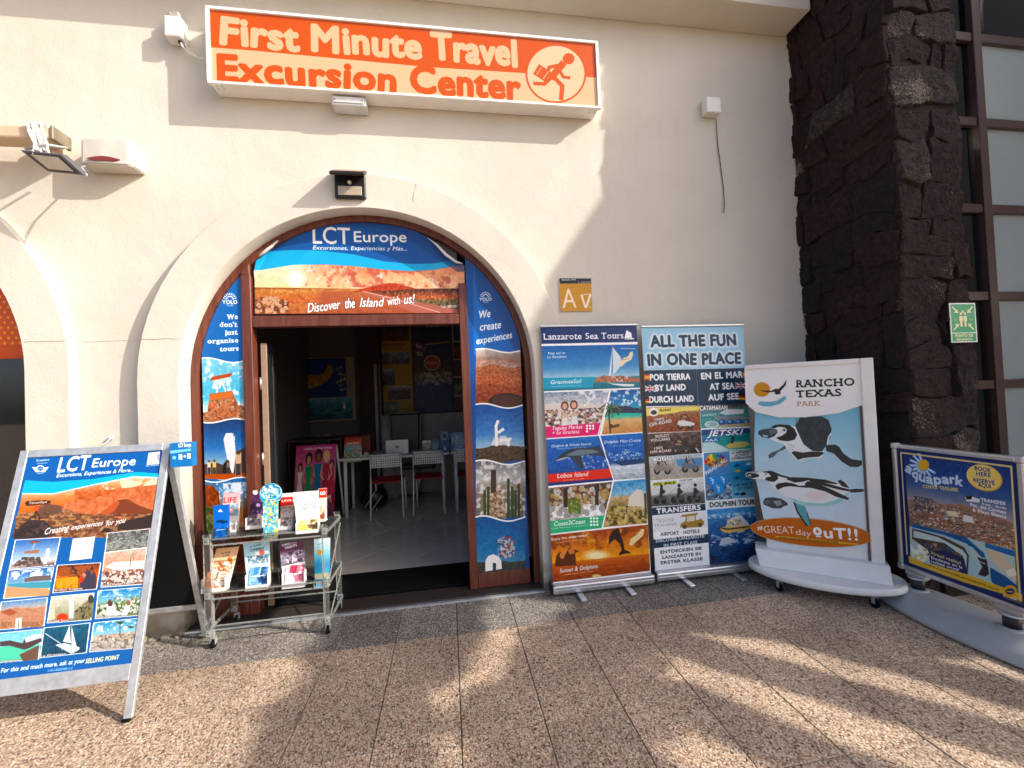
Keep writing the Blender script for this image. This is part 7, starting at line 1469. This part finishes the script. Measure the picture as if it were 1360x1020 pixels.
def a_redgrey(c): RZ(c).poly([(540, 100), (620, 95), (620, 300), (535, 300)], 'f0eeec'); c.poly([(540, 124), (608, 120), (608, 165), (540, 172)], 'e0301c'); c.grad([(538, 172), (612, 168), (612, 270), (538, 275)], [(0, '9a8a84'), (.5, 'c8bcb8'), (1, '6a5c5c')], .2, 5, 3); c.txt('LAVA', (548, 148), (600, 144), 12, WH, bold=.03)
leaf_stand('leaflet_stand', [(373, 656), (390, 654), (390, 701), (372, 703)], 2.96, .02, a_redgrey, 'red and grey leaflet stand between the round-topped display and the white one', 'leaflet stand', 'e8e4e0', .07, ('8a7c78', ['d8d0cc', '5a4a4a']))
def a_white(c): RZ(c).poly([(600, 70), (760, 70), (760, 330), (600, 330)], 'f6f4f0'); c.txt('ISLAND MAP', (648, 134), (720, 118), 12, '7a8488', bold=.0); c.txt('SECRETS', (655, 148), (712, 134), 8, '8a9498', bold=.0); c.spots([(635, 160), (730, 150), (735, 205), (640, 210)], ['5ab0b8', 'd89080', '8a9498'], 14, 5, 3); c.txt('lanzarote', (668, 224), (708, 216), 8, 'a08a70')
leaf_stand('leaflet_stand', [(389.5, 656), (423, 649.5), (425, 704), (395, 708)], 2.885, .035, a_white, 'white leaflet stand with a drawn map, holding orange leaflets', 'leaflet stand', 'f6f4f0', .07, ('d8b890', ['c85a2c', 'e8e0c8', '5a4a30', 'f0d060']))
def a_red2(c): RZ(c).poly([(740, 70), (800, 70), (800, 260), (740, 260)], 'eee4d8'); c.poly([(748, 78), (792, 76), (792, 128), (748, 132)], 'd83a2c'); c.txt('GO', (756, 116), (784, 112), 20, WH, bold=.04); c.spots([(755, 170), (795, 165), (795, 250), (755, 250)], ['e8a868', 'c8b8a0', 'f8f4ec'], 12, 9, 3)
leaf_stand('leaflet_holder', [(423, 649), (434, 648), (434, 690), (424, 692)], 2.98, .015, a_red2, 'narrow red and cream leaflet at the right end of the top shelf', 'leaflet holder', 'eee4d8', .06, ('e8d8c8', ['e8a868', 'c8402c']))
# lower shelf
def a_or(c): c.Z(200, 700, 4.857).grad([(420, 130), (570, 130), (560, 320), (360, 320)], [(0, 'eab080'), (.4, 'f0c8a0'), (1, 'f8e8d8')], .03, 10, 2); c.txt('ACTIVE', (452, 176), (512, 168), 12, '3a2c24', bold=.02); c.txt('LIFE', (468, 190), (504, 184), 9, '3a2c24', bold=.02); c.ell(511, 206, 16, 16, 'c8742c'); c.spots([(410, 225), (530, 215), (525, 285), (400, 290)], ['3a3c3a', 'e08a4a', 'f8f4ec', 'c85a34'], 14, 12, 4)
leaf_stand('leaflet_stand', [(287.5, 727), (317.5, 727.5), (303, 782), (271, 786)], 2.90, .07, a_or, 'peach leaflet stand leaning back, leftmost on the lower shelf', 'leaflet stand', 'f4d8b8', .085, ('e8d8b0', ['c8a860', '3a3c30', 'f8f4e8', 'e06a4a']))
def a_lb(c): c.Z(200, 700, 4.857).grad([(580, 90), (790, 90), (790, 430), (590, 430)], [(0, 'a8d4dc'), (.5, 'c8e8ec'), (1, '8ccce0')], .03, 10, 2); c.txt('A DIVE', (640, 140), (712, 122), 14, '2c5468', bold=.02); c.txt('COMPANY', (642, 168), (734, 150), 18, '1c3c4c', bold=.03, shear=.2); c.ell(714, 172, 18, 18, 'e0645a'); c.ell(688, 192, 14, 14, 'f4dcd8'); c.spots([(625, 200), (760, 190), (755, 240), (630, 245)], ['d85a54', '1c2c3c', 'f0f4f4', '4a7c94'], 16, 13, 4); c.line([(650, 250), (740, 240)], 3, '4a7c94')
leaf_stand('leaflet_stand', [(323, 724.5), (358, 717), (359, 778), (329, 783)], 2.90, .05, a_lb, 'pale blue leaflet stand, second from the left on the lower shelf', 'leaflet stand', 'b8dce4', .10, ('4a8cc8', ['2c5c9c', 'c8e0f0', '1c3c6c', '8ab8dc']))
def a_pu(c): c.Z(200, 700, 4.857).grad([(830, 70), (1000, 70), (1000, 260), (830, 260)], [(0, '6a2c44'), (.4, '5c2c44'), (.6, 'b8a8b8'), (1, '3a3444')], .08, 8, 2); c.txt('CONNECTING', (850, 128), (942, 100), 15, WH, bold=.03); c.txt('NIGHTS', (870, 146), (944, 124), 16, WH, bold=.03); c.spots([(845, 180), (985, 140), (990, 220), (845, 255)], ['ece4ec', '2c2434', '8a7c90'], 16, 14, 3); c.poly([(838, 262), (1000, 225), (1010, 420), (838, 420)], 'f4f0f2'); c.spots([(880, 275), (960, 260), (960, 290), (880, 300)], ['c8c0c8', '8a8088'], 5, 8, 3)
leaf_stand('leaflet_stand', [(371, 727), (403, 714.5), (407, 773), (377, 780)], 2.90, .05, a_pu, 'dark purple leaflet stand with pink leaflets, third on the lower shelf', 'leaflet stand', '6a2c44', .10, ('b04458', ['e8c8d0', '8a2c40', 'd87a8a', 'f4e8ec']))
def a_aq(c): c.Z(200, 700, 4.857).grad([(1050, 70), (1170, 70), (1165, 390), (1055, 390)], [(0, 'e8f4f8'), (.2, 'bce4f0'), (.4, '68c8e4'), (.55, '1c90d0'), (.68, '38b0d8'), (.72, 'e8dcb0'), (1, 'c8dce0')], .04, 8, 2); c.ell(1092, 170, 18, 18, 'e8a82c'); c.line([(1080, 120), (1110, 105)], 4, '58a8c8'); c.line([(1100, 200), (1104, 280)], 2.5, '88d0e8')
leaf_stand('leaflet_display', [(417, 716), (438.5, 714), (438, 778), (418.5, 780)], 2.885, .015, a_aq, 'aqua card with a small sun, rightmost on the lower shelf', 'leaflet display', 'bce4f0', .05, ('68c8e4', ['1c90d0', 'e8f4f8']), card=M_acre)

# ------------------------------------------------------------------ inside the shop
FZ = .034
def desk(x0, x1, y0, y1, z, label, legs):
    o = empty('desk', ((x0 + x1) / 2, (y0 + y1) / 2, FZ), label=label, cat='desk', group='white desks in the shop'); k = [MB().box((x0, y0, z - .03), (x1, y1, z), .004).build('desk_top', M_white_pl)]
    for x, y in legs: k.append(MB().cyl((x, y, FZ), .022, z - .03 - FZ, 12).build('leg', M_white))
    kids(o, *k); return o
desk(-1.36, -.02, 5.38, 5.98, .775, 'white desk with the laptop, behind the two left chairs', [(-1.30, 5.44), (-1.32, 5.92), (-.10, 5.46), (-.10, 5.92)])
desk(.0, 1.0, 5.38, 5.98, .785, 'white desk with leaflets at the right side of the doorway', [(.06, 5.44), (.06, 5.92), (.94, 5.44), (.94, 5.92)])
def chair(x, y, rz, label):
    o = empty('chair', (0, 0, 0), label=label, cat='chair', group='white chairs with red seats'); k = []
    W_, D_ = .19, .2
    for sx in (-1, 1):
        k.append(MB().tube([(sx * (W_ + .005), -.235, 0), (sx * (W_ - .005), -.19, .42), (sx * (W_ - .012), -.215, .775)], .011, 8).build('rear_leg', M_white)); k.append(MB().tube([(sx * W_, .22, 0), (sx * (W_ - .008), .17, .43)], .011, 8).build('front_leg', M_white))
    k.append(MB().tube([(-W_ + .012, -.215, .775), (W_ - .012, -.215, .775)], .011, 8).build('top_tube', M_white))
    k.append(MB().box((-.19, -.2, .43), (.19, .2, .448), .012, seg=2).build('seat', M_red))
    mb = MB(); z0, z1 = .63, .77
    for i in range(14): xx = -.175 + i * .35 / 13; mb.box((xx - .006, -.212, z0), (xx + .006, -.206, z1))
    for j in range(6): zz = z0 + j * (z1 - z0) / 5; mb.box((-.18, -.2125, zz - .0055), (.18, -.2055, zz + .0055))
    bk_ = mb.build('perforated_back', M_white); k.append(bk_)
    for q in k: q.parent = o
    o.location = (x, y, FZ); o.rotation_euler = (0, 0, rz); return o
chair(-.79, 5.47, .02, 'white chair with red seat in front of the laptop'); chair(-.28, 5.52, -.02, 'white chair with red seat right of the laptop chair, facing the desk'); chair(.26, 5.50, -.04, 'white chair with red seat half hidden by the right door post')
# laptop
lp = empty('laptop', (-.66, 5.5, .775), label='open silver laptop seen from behind on the desk', cat='laptop')
a0, a1 = at(512, 585, 5.5), at(543, 605, 5.5)
sc1 = MB().box((a0.x, 5.495, .782), (a1.x, 5.503, a0.z), .003).build('lid', M_silver); sc2 = MB().box((a0.x, 5.50, .776), (a1.x, 5.74, .786), .003).build('keyboard', M_silver)
cxl, czl = (a0.x + a1.x) / 2, (.782 + a0.z) / 2
def disc(cx, cz, r, rz_=1): return [(cx + r * math.cos(a), cz + r * rz_ * math.sin(a)) for a in np.linspace(0, 2 * np.pi, 17)[:-1]]
ap_ = MB()
for dx in (-.006, .006): ap_.prism(disc(cxl + dx, czl, .0115, 1.05), (0, 5.4945, 0), (1, 0, 0), (0, 0, 1), (0, -1, 0), .0008)
ap_.prism([(cxl, czl + .014), (cxl + .004, czl + .022), (cxl + .009, czl + .024), (cxl + .006, czl + .017)], (0, 5.4945, 0), (1, 0, 0), (0, 0, 1), (0, -1, 0), .0008)
kids(lp, sc1, sc2, ap_.build('lid_emblem', M_black))
# desk cards
def a_kids(c): c.uv().grad([(0, 0), (1, 0), (1, 1), (0, 1)], [(0, 'c8402c'), (.25, 'd85a34'), (.4, '6ab0c8'), (.55, 'e8d8a8'), (1, 'd8c08a')], .14, 8, 2); c.txt('AMAZING', (.15, .28), (.85, .28), .1, 'f8e8c8', bold=.04); c.txt('EXCURSIONS', (.1, .38), (.9, .38), .06, 'f8e8c8', bold=.03); c.spots([(.05, .45), (.95, .45), (.95, .95), (.05, .95)], ['f0e8d0', 'c86a3c', '8a7a4a', '5ab0c0'], 18, .07, 3)
leaf_stand('desk_card', [(457.5, 581.5), (480.5, 581.5), (480, 613), (457, 614)], 5.46, .05, a_kids, 'upright red and cream excursions card on the left end of the desk', 'card stand', 'e8d8b8')
def a_c1(c): c.uv().grad([(0, 0), (1, 0), (1, 1), (0, 1)], [(0, 'e8e0dc'), (.4, 'b0a8a4'), (1, '3a3a3c')], .2, 5, 2); c.txt('TOUR', (.15, .3), (.85, .3), .12, 'b04434', bold=.03)
leaf_stand('desk_card', [(561, 585), (572, 585), (571.5, 604), (562, 604.5)], 5.46, .03, a_c1, 'small pale card with a dark photo, right of the laptop', 'card stand', 'e8e0dc')
def a_c2(c): c.uv().grad([(0, 0), (1, 0), (1, 1), (0, 1)], [(0, '3a6a94'), (.5, '8a9498'), (1, '5a4a44')], .25, 5, 4)
leaf_stand('desk_card', [(573, 584), (583, 584), (582.5, 604), (573.5, 604)], 5.46, .03, a_c2, 'small blue grey card between the pale card and the round-headed one', 'card stand', '5a7a94')
def a_c3(c): c.uv().grad([(0, 0), (1, 0), (1, 1), (0, 1)], [(0, '4a7ca0'), (.4, '2c5c8c'), (.5, '1458a8'), (1, '0f4a94')], .08, 5, 5); c.ell(.5, .2, .35, .16, 'a8c4d4'); c.ell(.5, .2, .26, .11, '2c4c6c'); c.poly([(.35, .75), (.5, .6), (.7, .78)], 'e8f0f8')
leaf_stand('leaflet_display', [(584, 572.5), (597, 572.5), (596, 605), (585, 605)], 5.45, .03, a_c3, 'blue round-headed leaflet display on the far desk', 'leaflet display', '1f5c9c')
def a_c4(c): c.uv().grad([(0, 0), (1, 0), (1, 1), (0, 1)], [(0, '6a9cc0'), (.4, 'a8c4d4'), (.6, '3a7cb0'), (1, '8ab4cc')], .2, 7, 6); c.txt('THE', (.25, .56), (.75, .56), .07, WH, bold=.03); c.txt('TOUR', (.2, .68), (.8, .68), .08, WH, bold=.03); c.txt('FREE', (.2, .8), (.8, .8), .08, WH, bold=.03)
leaf_stand('desk_card', [(599.5, 574), (620, 573.5), (620, 602.5), (599, 603)], 5.47, .05, a_c4, 'large pale blue card on the desk beside the right door post', 'card stand', '8ab4cc')
tel = simple('desk_phone', MB().sphere((at(486, 608, 5.5).x, 5.52, .80), .03, (1, 1, 1), 12, 8).box((at(481, 608, 5.5).x, 5.47, .776), (at(492, 608, 5.5).x, 5.57, .792), .004), M_white_pl, 'small white desk gadget beside the red and cream card', 'gadget')
# pink poster stand
def a_pop(c):
    c.uv().grad([(0, 0), (1, 0), (1, 1), (0, 1)], [(0, 'c0407c'), (.4, 'c0708c'), (.62, 'a83c54'), (1, '88283c')], .06, 10, 2); c.txt('LADIES OF THE SHOW', (.2, .06), (.88, .06), .025, WH, bold=.03)
    def fig(x, y, s, dress, hair, skin='c88a6a'):
        c.ell(x, y - .02 * s, .075 * s, .075 * s, hair); c.ell(x, y, .042 * s, .05 * s, skin); c.poly([(x - .08 * s, y + .07 * s), (x + .08 * s, y + .07 * s), (x + .055 * s, y + .22 * s), (x + .12 * s, y + .5 * s), (x - .12 * s, y + .5 * s), (x - .05 * s, y + .22 * s)], dress); c.line([(x - .08 * s, y + .08 * s), (x - .12 * s, y + .2 * s), (x - .05 * s, y + .26 * s)], .022 * s, skin); c.line([(x + .08 * s, y + .08 * s), (x + .13 * s, y + .2 * s), (x + .05 * s, y + .27 * s)], .022 * s, skin)
    fig(.12, .3, .75, 'd8d0d0', '2a1c1c'); fig(.9, .28, .75, 'c83a4a', '1c1414'); fig(.33, .2, 1.15, '1f8a54', '1c1414'); fig(.56, .17, 1.2, '1f6c94', '14100f', '8a5a44'); fig(.76, .18, 1.1, 'b8344a', 'e0b878', 'e0b094')
    c.poly([(0, .68), (1, .66), (1, .78), (0, .8)], 'a02438'); 
    for k in range(6): fig(.1 + k * .16, .76, .35, '3a2c5c', ['1c1414', '8a4a2c', 'e0c07a'][k % 3])
    c.txt('DRAG BRUNCH', (.1, .74), (.9, .73), .05, WH, bold=.04)
pb0 = leaf_stand('poster_stand', [(393.5, 592), (447.5, 590), (443, 689), (389, 694)], 5.05, .12, a_pop, 'pink poster stand showing performers in green, blue and red dresses, inside the doorway', 'poster stand', 'd8488c', card=M_white)
kids(pb0, MB().tube([at(447, 592, 5.18), at(457, 684, 5.5)], .012, 6).build('prop', M_white))
# things on and against the back wall
def wposter(nm, px, y, art, label, bg, m_='poster', frame=None):
    q = [at(*p, y) for p in px]; x0, x1 = (q[0].x + q[3].x) / 2, (q[1].x + q[2].x) / 2; z1, z0 = (q[0].z + q[1].z) / 2, (q[2].z + q[3].z) / 2
    rc = rectxz(x0, x1, z0, z1, y); c = Cv(rc, 2.6, bg); art(c); o = uvsheet(nm, rc, c.mat(nm + '_print', .45, bright=.75), thick=.006, back=frame or M_white_pl); return tag(o, label, m_)
IZ = lambda c: c.Z(340, 420, 4.533)
def p_map(c): IZ(c).grad([(200, 260), (545, 255), (545, 490), (200, 490)], [(0, '1c4c9c'), (1, '0f3880')], .05, 14, 2); c.poly([(265, 440), (285, 370), (340, 350), (400, 360), (425, 320), (432, 290), (460, 300), (465, 340), (445, 375), (400, 410), (340, 430), (290, 455)], 'c88a44'); c.spots([(290, 370), (440, 340), (400, 410), (280, 440)], ['e0a85c', 'a06a34'], 20, 13, 3); c.txt('LANZAROTE', (215, 284), (305, 282), 12, WH, bold=.02); c.rect4(480, 270, 540, 485, '12408a'); c.spots([(485, 290), (540, 290), (540, 450), (485, 450)], ['c8a058', 'e8e0c8'], 8, 9, 4)
wposter('wall_map', [(385, 477), (460, 476), (460, 528), (385, 529)], 6.55, p_map, 'blue wall map of an ochre island, left on the back wall', '14438e', 'map')
def p_pano(c): IZ(c).grad([(160, 500), (580, 485), (582, 620), (165, 630)], [(0, '7ab0c8'), (.45, '2a7c8c'), (1, '1c5a5c')], .15, 12, 3); c.poly([(520, 570), (530, 510), (545, 570)], WH); c.spots([(170, 560), (570, 550), (570, 620), (170, 625)], ['1c4a5c', '5ab0b0', '0f2c3c'], 20, 26, 3, .7, .4)
wposter('wall_picture', [(375.5, 532), (468, 528), (468.5, 557), (376.5, 559)], 6.56, p_pano, 'wide green blue sailing picture below the wall map', '2a7c8c', 'picture')
wb_ = MB().box((at(373, 478, 6.6).x, 6.575, at(380, 562, 6.6).z), (at(471, 478, 6.6).x, 6.618, at(420, 475, 6.6).z), .004).build('notice_board', mat('board_cream', (.35, .30, .22), .7)); tag(wb_, 'cream notice board behind the wall map and the sailing picture', 'notice board')
def p_yel(c):
    IZ(c).rect4(670, 40, 945, 600, 'c89818'); c.grad([(682, 50), (922, 50), (922, 150), (682, 150)], [(0, '3a2430'), (1, '8a3c24')], .15, 10, 2); c.txt('GASTRONOMY', (690, 182), (900, 178), 16, '5a3008', bold=.03); c.txt('LANZAROTE TOUR', (705, 200), (880, 198), 9, '5a3008', bold=.02)
    for q_, st, sd in (([(685, 225), (805, 220), (805, 290), (685, 290)], [(0, '5a7ca0'), (1, '6a3c2c')], 3), ([(812, 218), (925, 215), (925, 288), (812, 288)], [(0, '8ab0c8'), (1, '4a4a44')], 4), ([(690, 325), (835, 318), (838, 415), (690, 420)], [(0, 'a8c4d4'), (.5, '3a3a38'), (1, '1c1c1c')], 5), ([(795, 425), (930, 418), (935, 500), (795, 505)], [(0, 'c8d0d4'), (.4, '5a3430'), (1, '2a1c1c')], 6), ([(690, 518), (855, 510), (858, 590), (690, 590)], [(0, '4a6a4a'), (.5, '8a8a74'), (1, '2c3c2c')], 7)): c.grad(q_, st, .2, 6, sd)
wposter('wall_poster', [(490, 429), (547, 428), (548, 550), (492, 552)], 6.56, p_yel, 'tall yellow poster of small photographs on the back wall', 'c89818')
def p_saf(c): IZ(c).grad([(930, 40), (1190, 35), (1195, 585), (945, 585)], [(0, '0c1c4c'), (.3, '1c2c5c'), (.5, '3a2c34'), (.6, '8a8070'), (.7, '14347c'), (1, '0c2458')], .12, 12, 3); c.txt('Safaris', (1018, 66), (1155, 62), 24, 'd8dcec', bold=.03); c.line([(1020, 170), (1165, 155)], 7, 'e8c83c'); c.ell(1060, 280, 50, 46, 'd8d4d0'); c.ell(1060, 280, 44, 40, 'c8502c'); c.txt('BUGGY', (1025, 290), (1098, 288), 14, WH, bold=.03); c.spots([(1000, 340), (1180, 330), (1180, 410), (970, 420)], ['c8c0b0', '5a4a3c', 'e8e4dc'], 24, 12, 3); c.spots([(945, 150), (1020, 150), (1010, 240), (945, 240)], ['e8d8d4', '8a3c34'], 10, 12, 4)
wposter('wall_poster', [(549, 429), (600, 427), (601, 548), (549, 550)], 6.55, p_saf, 'tall navy poster with a red disc, right of the yellow one', '0f2458')
def p_r(c):
    IZ(c).rect4(1180, 35, 1300, 585, 'd0ccc8')
    for y0, y1, st, sd in ((48, 148, [(0, '14448c'), (1, '0f3470')], 1), (156, 258, [(0, '3a2c4c'), (.5, 'a04a34'), (1, '5a2420')], 2), (264, 362, [(0, '4a5a7c'), (1, '6a2420')], 3), (372, 475, [(0, '1c2c24'), (.5, '8aa08c'), (1, '1c3c2c')], 4), (484, 582, [(0, '8a2c1c'), (1, '5a1c14')], 5)): c.grad([(1186, y0), (1300, y0), (1300, y1), (1190, y1)], st, .14, 8, sd)
wposter('wall_poster', [(601.5, 428), (640, 427), (641, 548), (602.5, 549)], 6.56, p_r, 'poster strip of five small scenes, partly behind the right door post', 'd0ccc8')
cab = empty('cabinet', (-.7, 6.45, FZ), label='low white cabinet with drawers against the back wall', cat='cabinet'); c0, c1 = at(488, 553, 6.35), at(512, 553, 6.35)
kk = [MB().box((c0.x, 6.35, FZ), (.5, 6.6, c0.z), .004).build('carcass', mat('cabinet_grey', (.30, .28, .27), .5))]
for j in range(4): kk.append(MB().box((c0.x + .01, 6.335, FZ + .06 + j * .25), (c0.x + .34, 6.349, FZ + .29 + j * .25), .003).build('drawer', mat('drawer_grey', (.42, .40, .38), .5) if j == 0 else MATS['drawer_grey']))
kids(cab, *kk)
# office chair
oc = empty('office_chair', (-.47, 6.1, FZ), label='black high-backed office chair behind the laptop', cat='office chair'); o0, o1 = at(515, 556, 6.0), at(559, 556, 6.0)
t = bmesh.new(); bmesh.ops.create_cube(t, size=1)
for v in t.verts: v.co = Vector((v.co.x * (o1.x - o0.x) * (1.0 if v.co.z > 0 else .9) + (o0.x + o1.x) / 2, v.co.y * .09 + 6.05 + (.05 if v.co.z > 0 else 0), v.co.z * .72 + .93))
bmesh.ops.bevel(t, geom=t.edges[:], offset=.04, segments=3, affect='EDGES'); mb = MB(); mb._add(t)
kids(oc, mb.build('backrest', M_black), MB().box((-.70, 6.05, .47), (-.22, 6.33, .56), .03, seg=2).build('seat', M_black), MB().cyl((-.46, 6.15, .1), .03, .38, 12).build('stem', M_alu), MB().bar((-.75, 6.15, .09), (-.17, 6.15, .09), .04, .03).bar((-.46, 5.95, .09), (-.46, 6.3, .09), .04, .03).build('base', M_black), MB().box((-.705, 6.1, .66), (-.66, 6.3, .69), .01).build('armrest', M_alu))
# framed pictures and a dark display at the left inside
def p_fr(c): c.uv().grad([(0, 0), (1, 0), (1, 1), (0, 1)], [(0, '5c5850'), (.5, 'a8a49c'), (1, '6a645c')], .25, 6, 3); c.rect4(.1, .08, .9, .92, '3a3a40'); c.spots([(.1, .1), (.9, .1), (.9, .9), (.1, .9)], ['d8d4cc', '6a6a70', 'a04a3a'], 12, .09, 3)
wposter('framed_picture', [(420, 574), (437, 573), (437, 589), (421, 590)], 5.9, p_fr, 'small framed black and white picture behind the pink poster', '5c5850', 'picture')
sh_ = simple('side_shelf', MB().box((-1.98, 5.5, 1.0), (-1.35, 5.95, 1.02)).box((-1.98, 5.93, FZ), (-1.35, 5.95, 1.0)).box((-1.98, 5.5, FZ), (-1.96, 5.93, 1.0)).box((-1.37, 5.5, FZ), (-1.35, 5.93, 1.0)), mat('dark_wood', (.045, .022, .018), .5), 'dark wooden shelf unit behind the pink poster stand', 'shelf unit')
rb = simple('red_box', MB().box((-1.34, 5.62, 1.022 - .24), (-1.02, 5.85, 1.02), .006), mat('red_card', (.22, .02, .015), .5), 'dark red carton on the left end of the desk', 'carton', [MB().box((-1.342, 5.615, .93), (-1.018, 5.855, 1.03), .004).build('lid', MATS['red_card'])])
bg_ = simple('backpack', MB().sphere((-1.02, 5.75, .2), .2, (.9, .7, .82), 16, 10), M_black, 'black bag with pale stripes on the floor under the desk', 'bag', [MB().bar((-1.10, 5.58, .12), (-.98, 5.60, .30), .012, .004).build('reflective_stripe', M_alu), MB().bar((-1.02, 5.58, .08), (-.90, 5.60, .24), .012, .004).build('reflective_stripe', M_alu)])
tr_ = MB().box((-1.06, 6.28, FZ), (-1.02, 6.298, 2.0), .003).box((-.985, 6.28, FZ), (-.975, 6.298, 2.0), .001).build('pier_trim', mat('trim_grey', (.35, .33, .32), .5)); kids(rm, tr_)
# litter on the ground
lt = MB(); rr = random.Random(8)
for k in range(26):
    x, y = rr.uniform(-2.2, 2.6), rr.uniform(1.6, 3.02); s = rr.uniform(.003, .009); lt.box((x, y, .0), (x + s, y + s * rr.uniform(.5, 1.5), .002 + s * .3))
lto = lt.build('litter', M_white_pl); tag(lto, kind='stuff')
bpy.data.objects.remove(_fo)
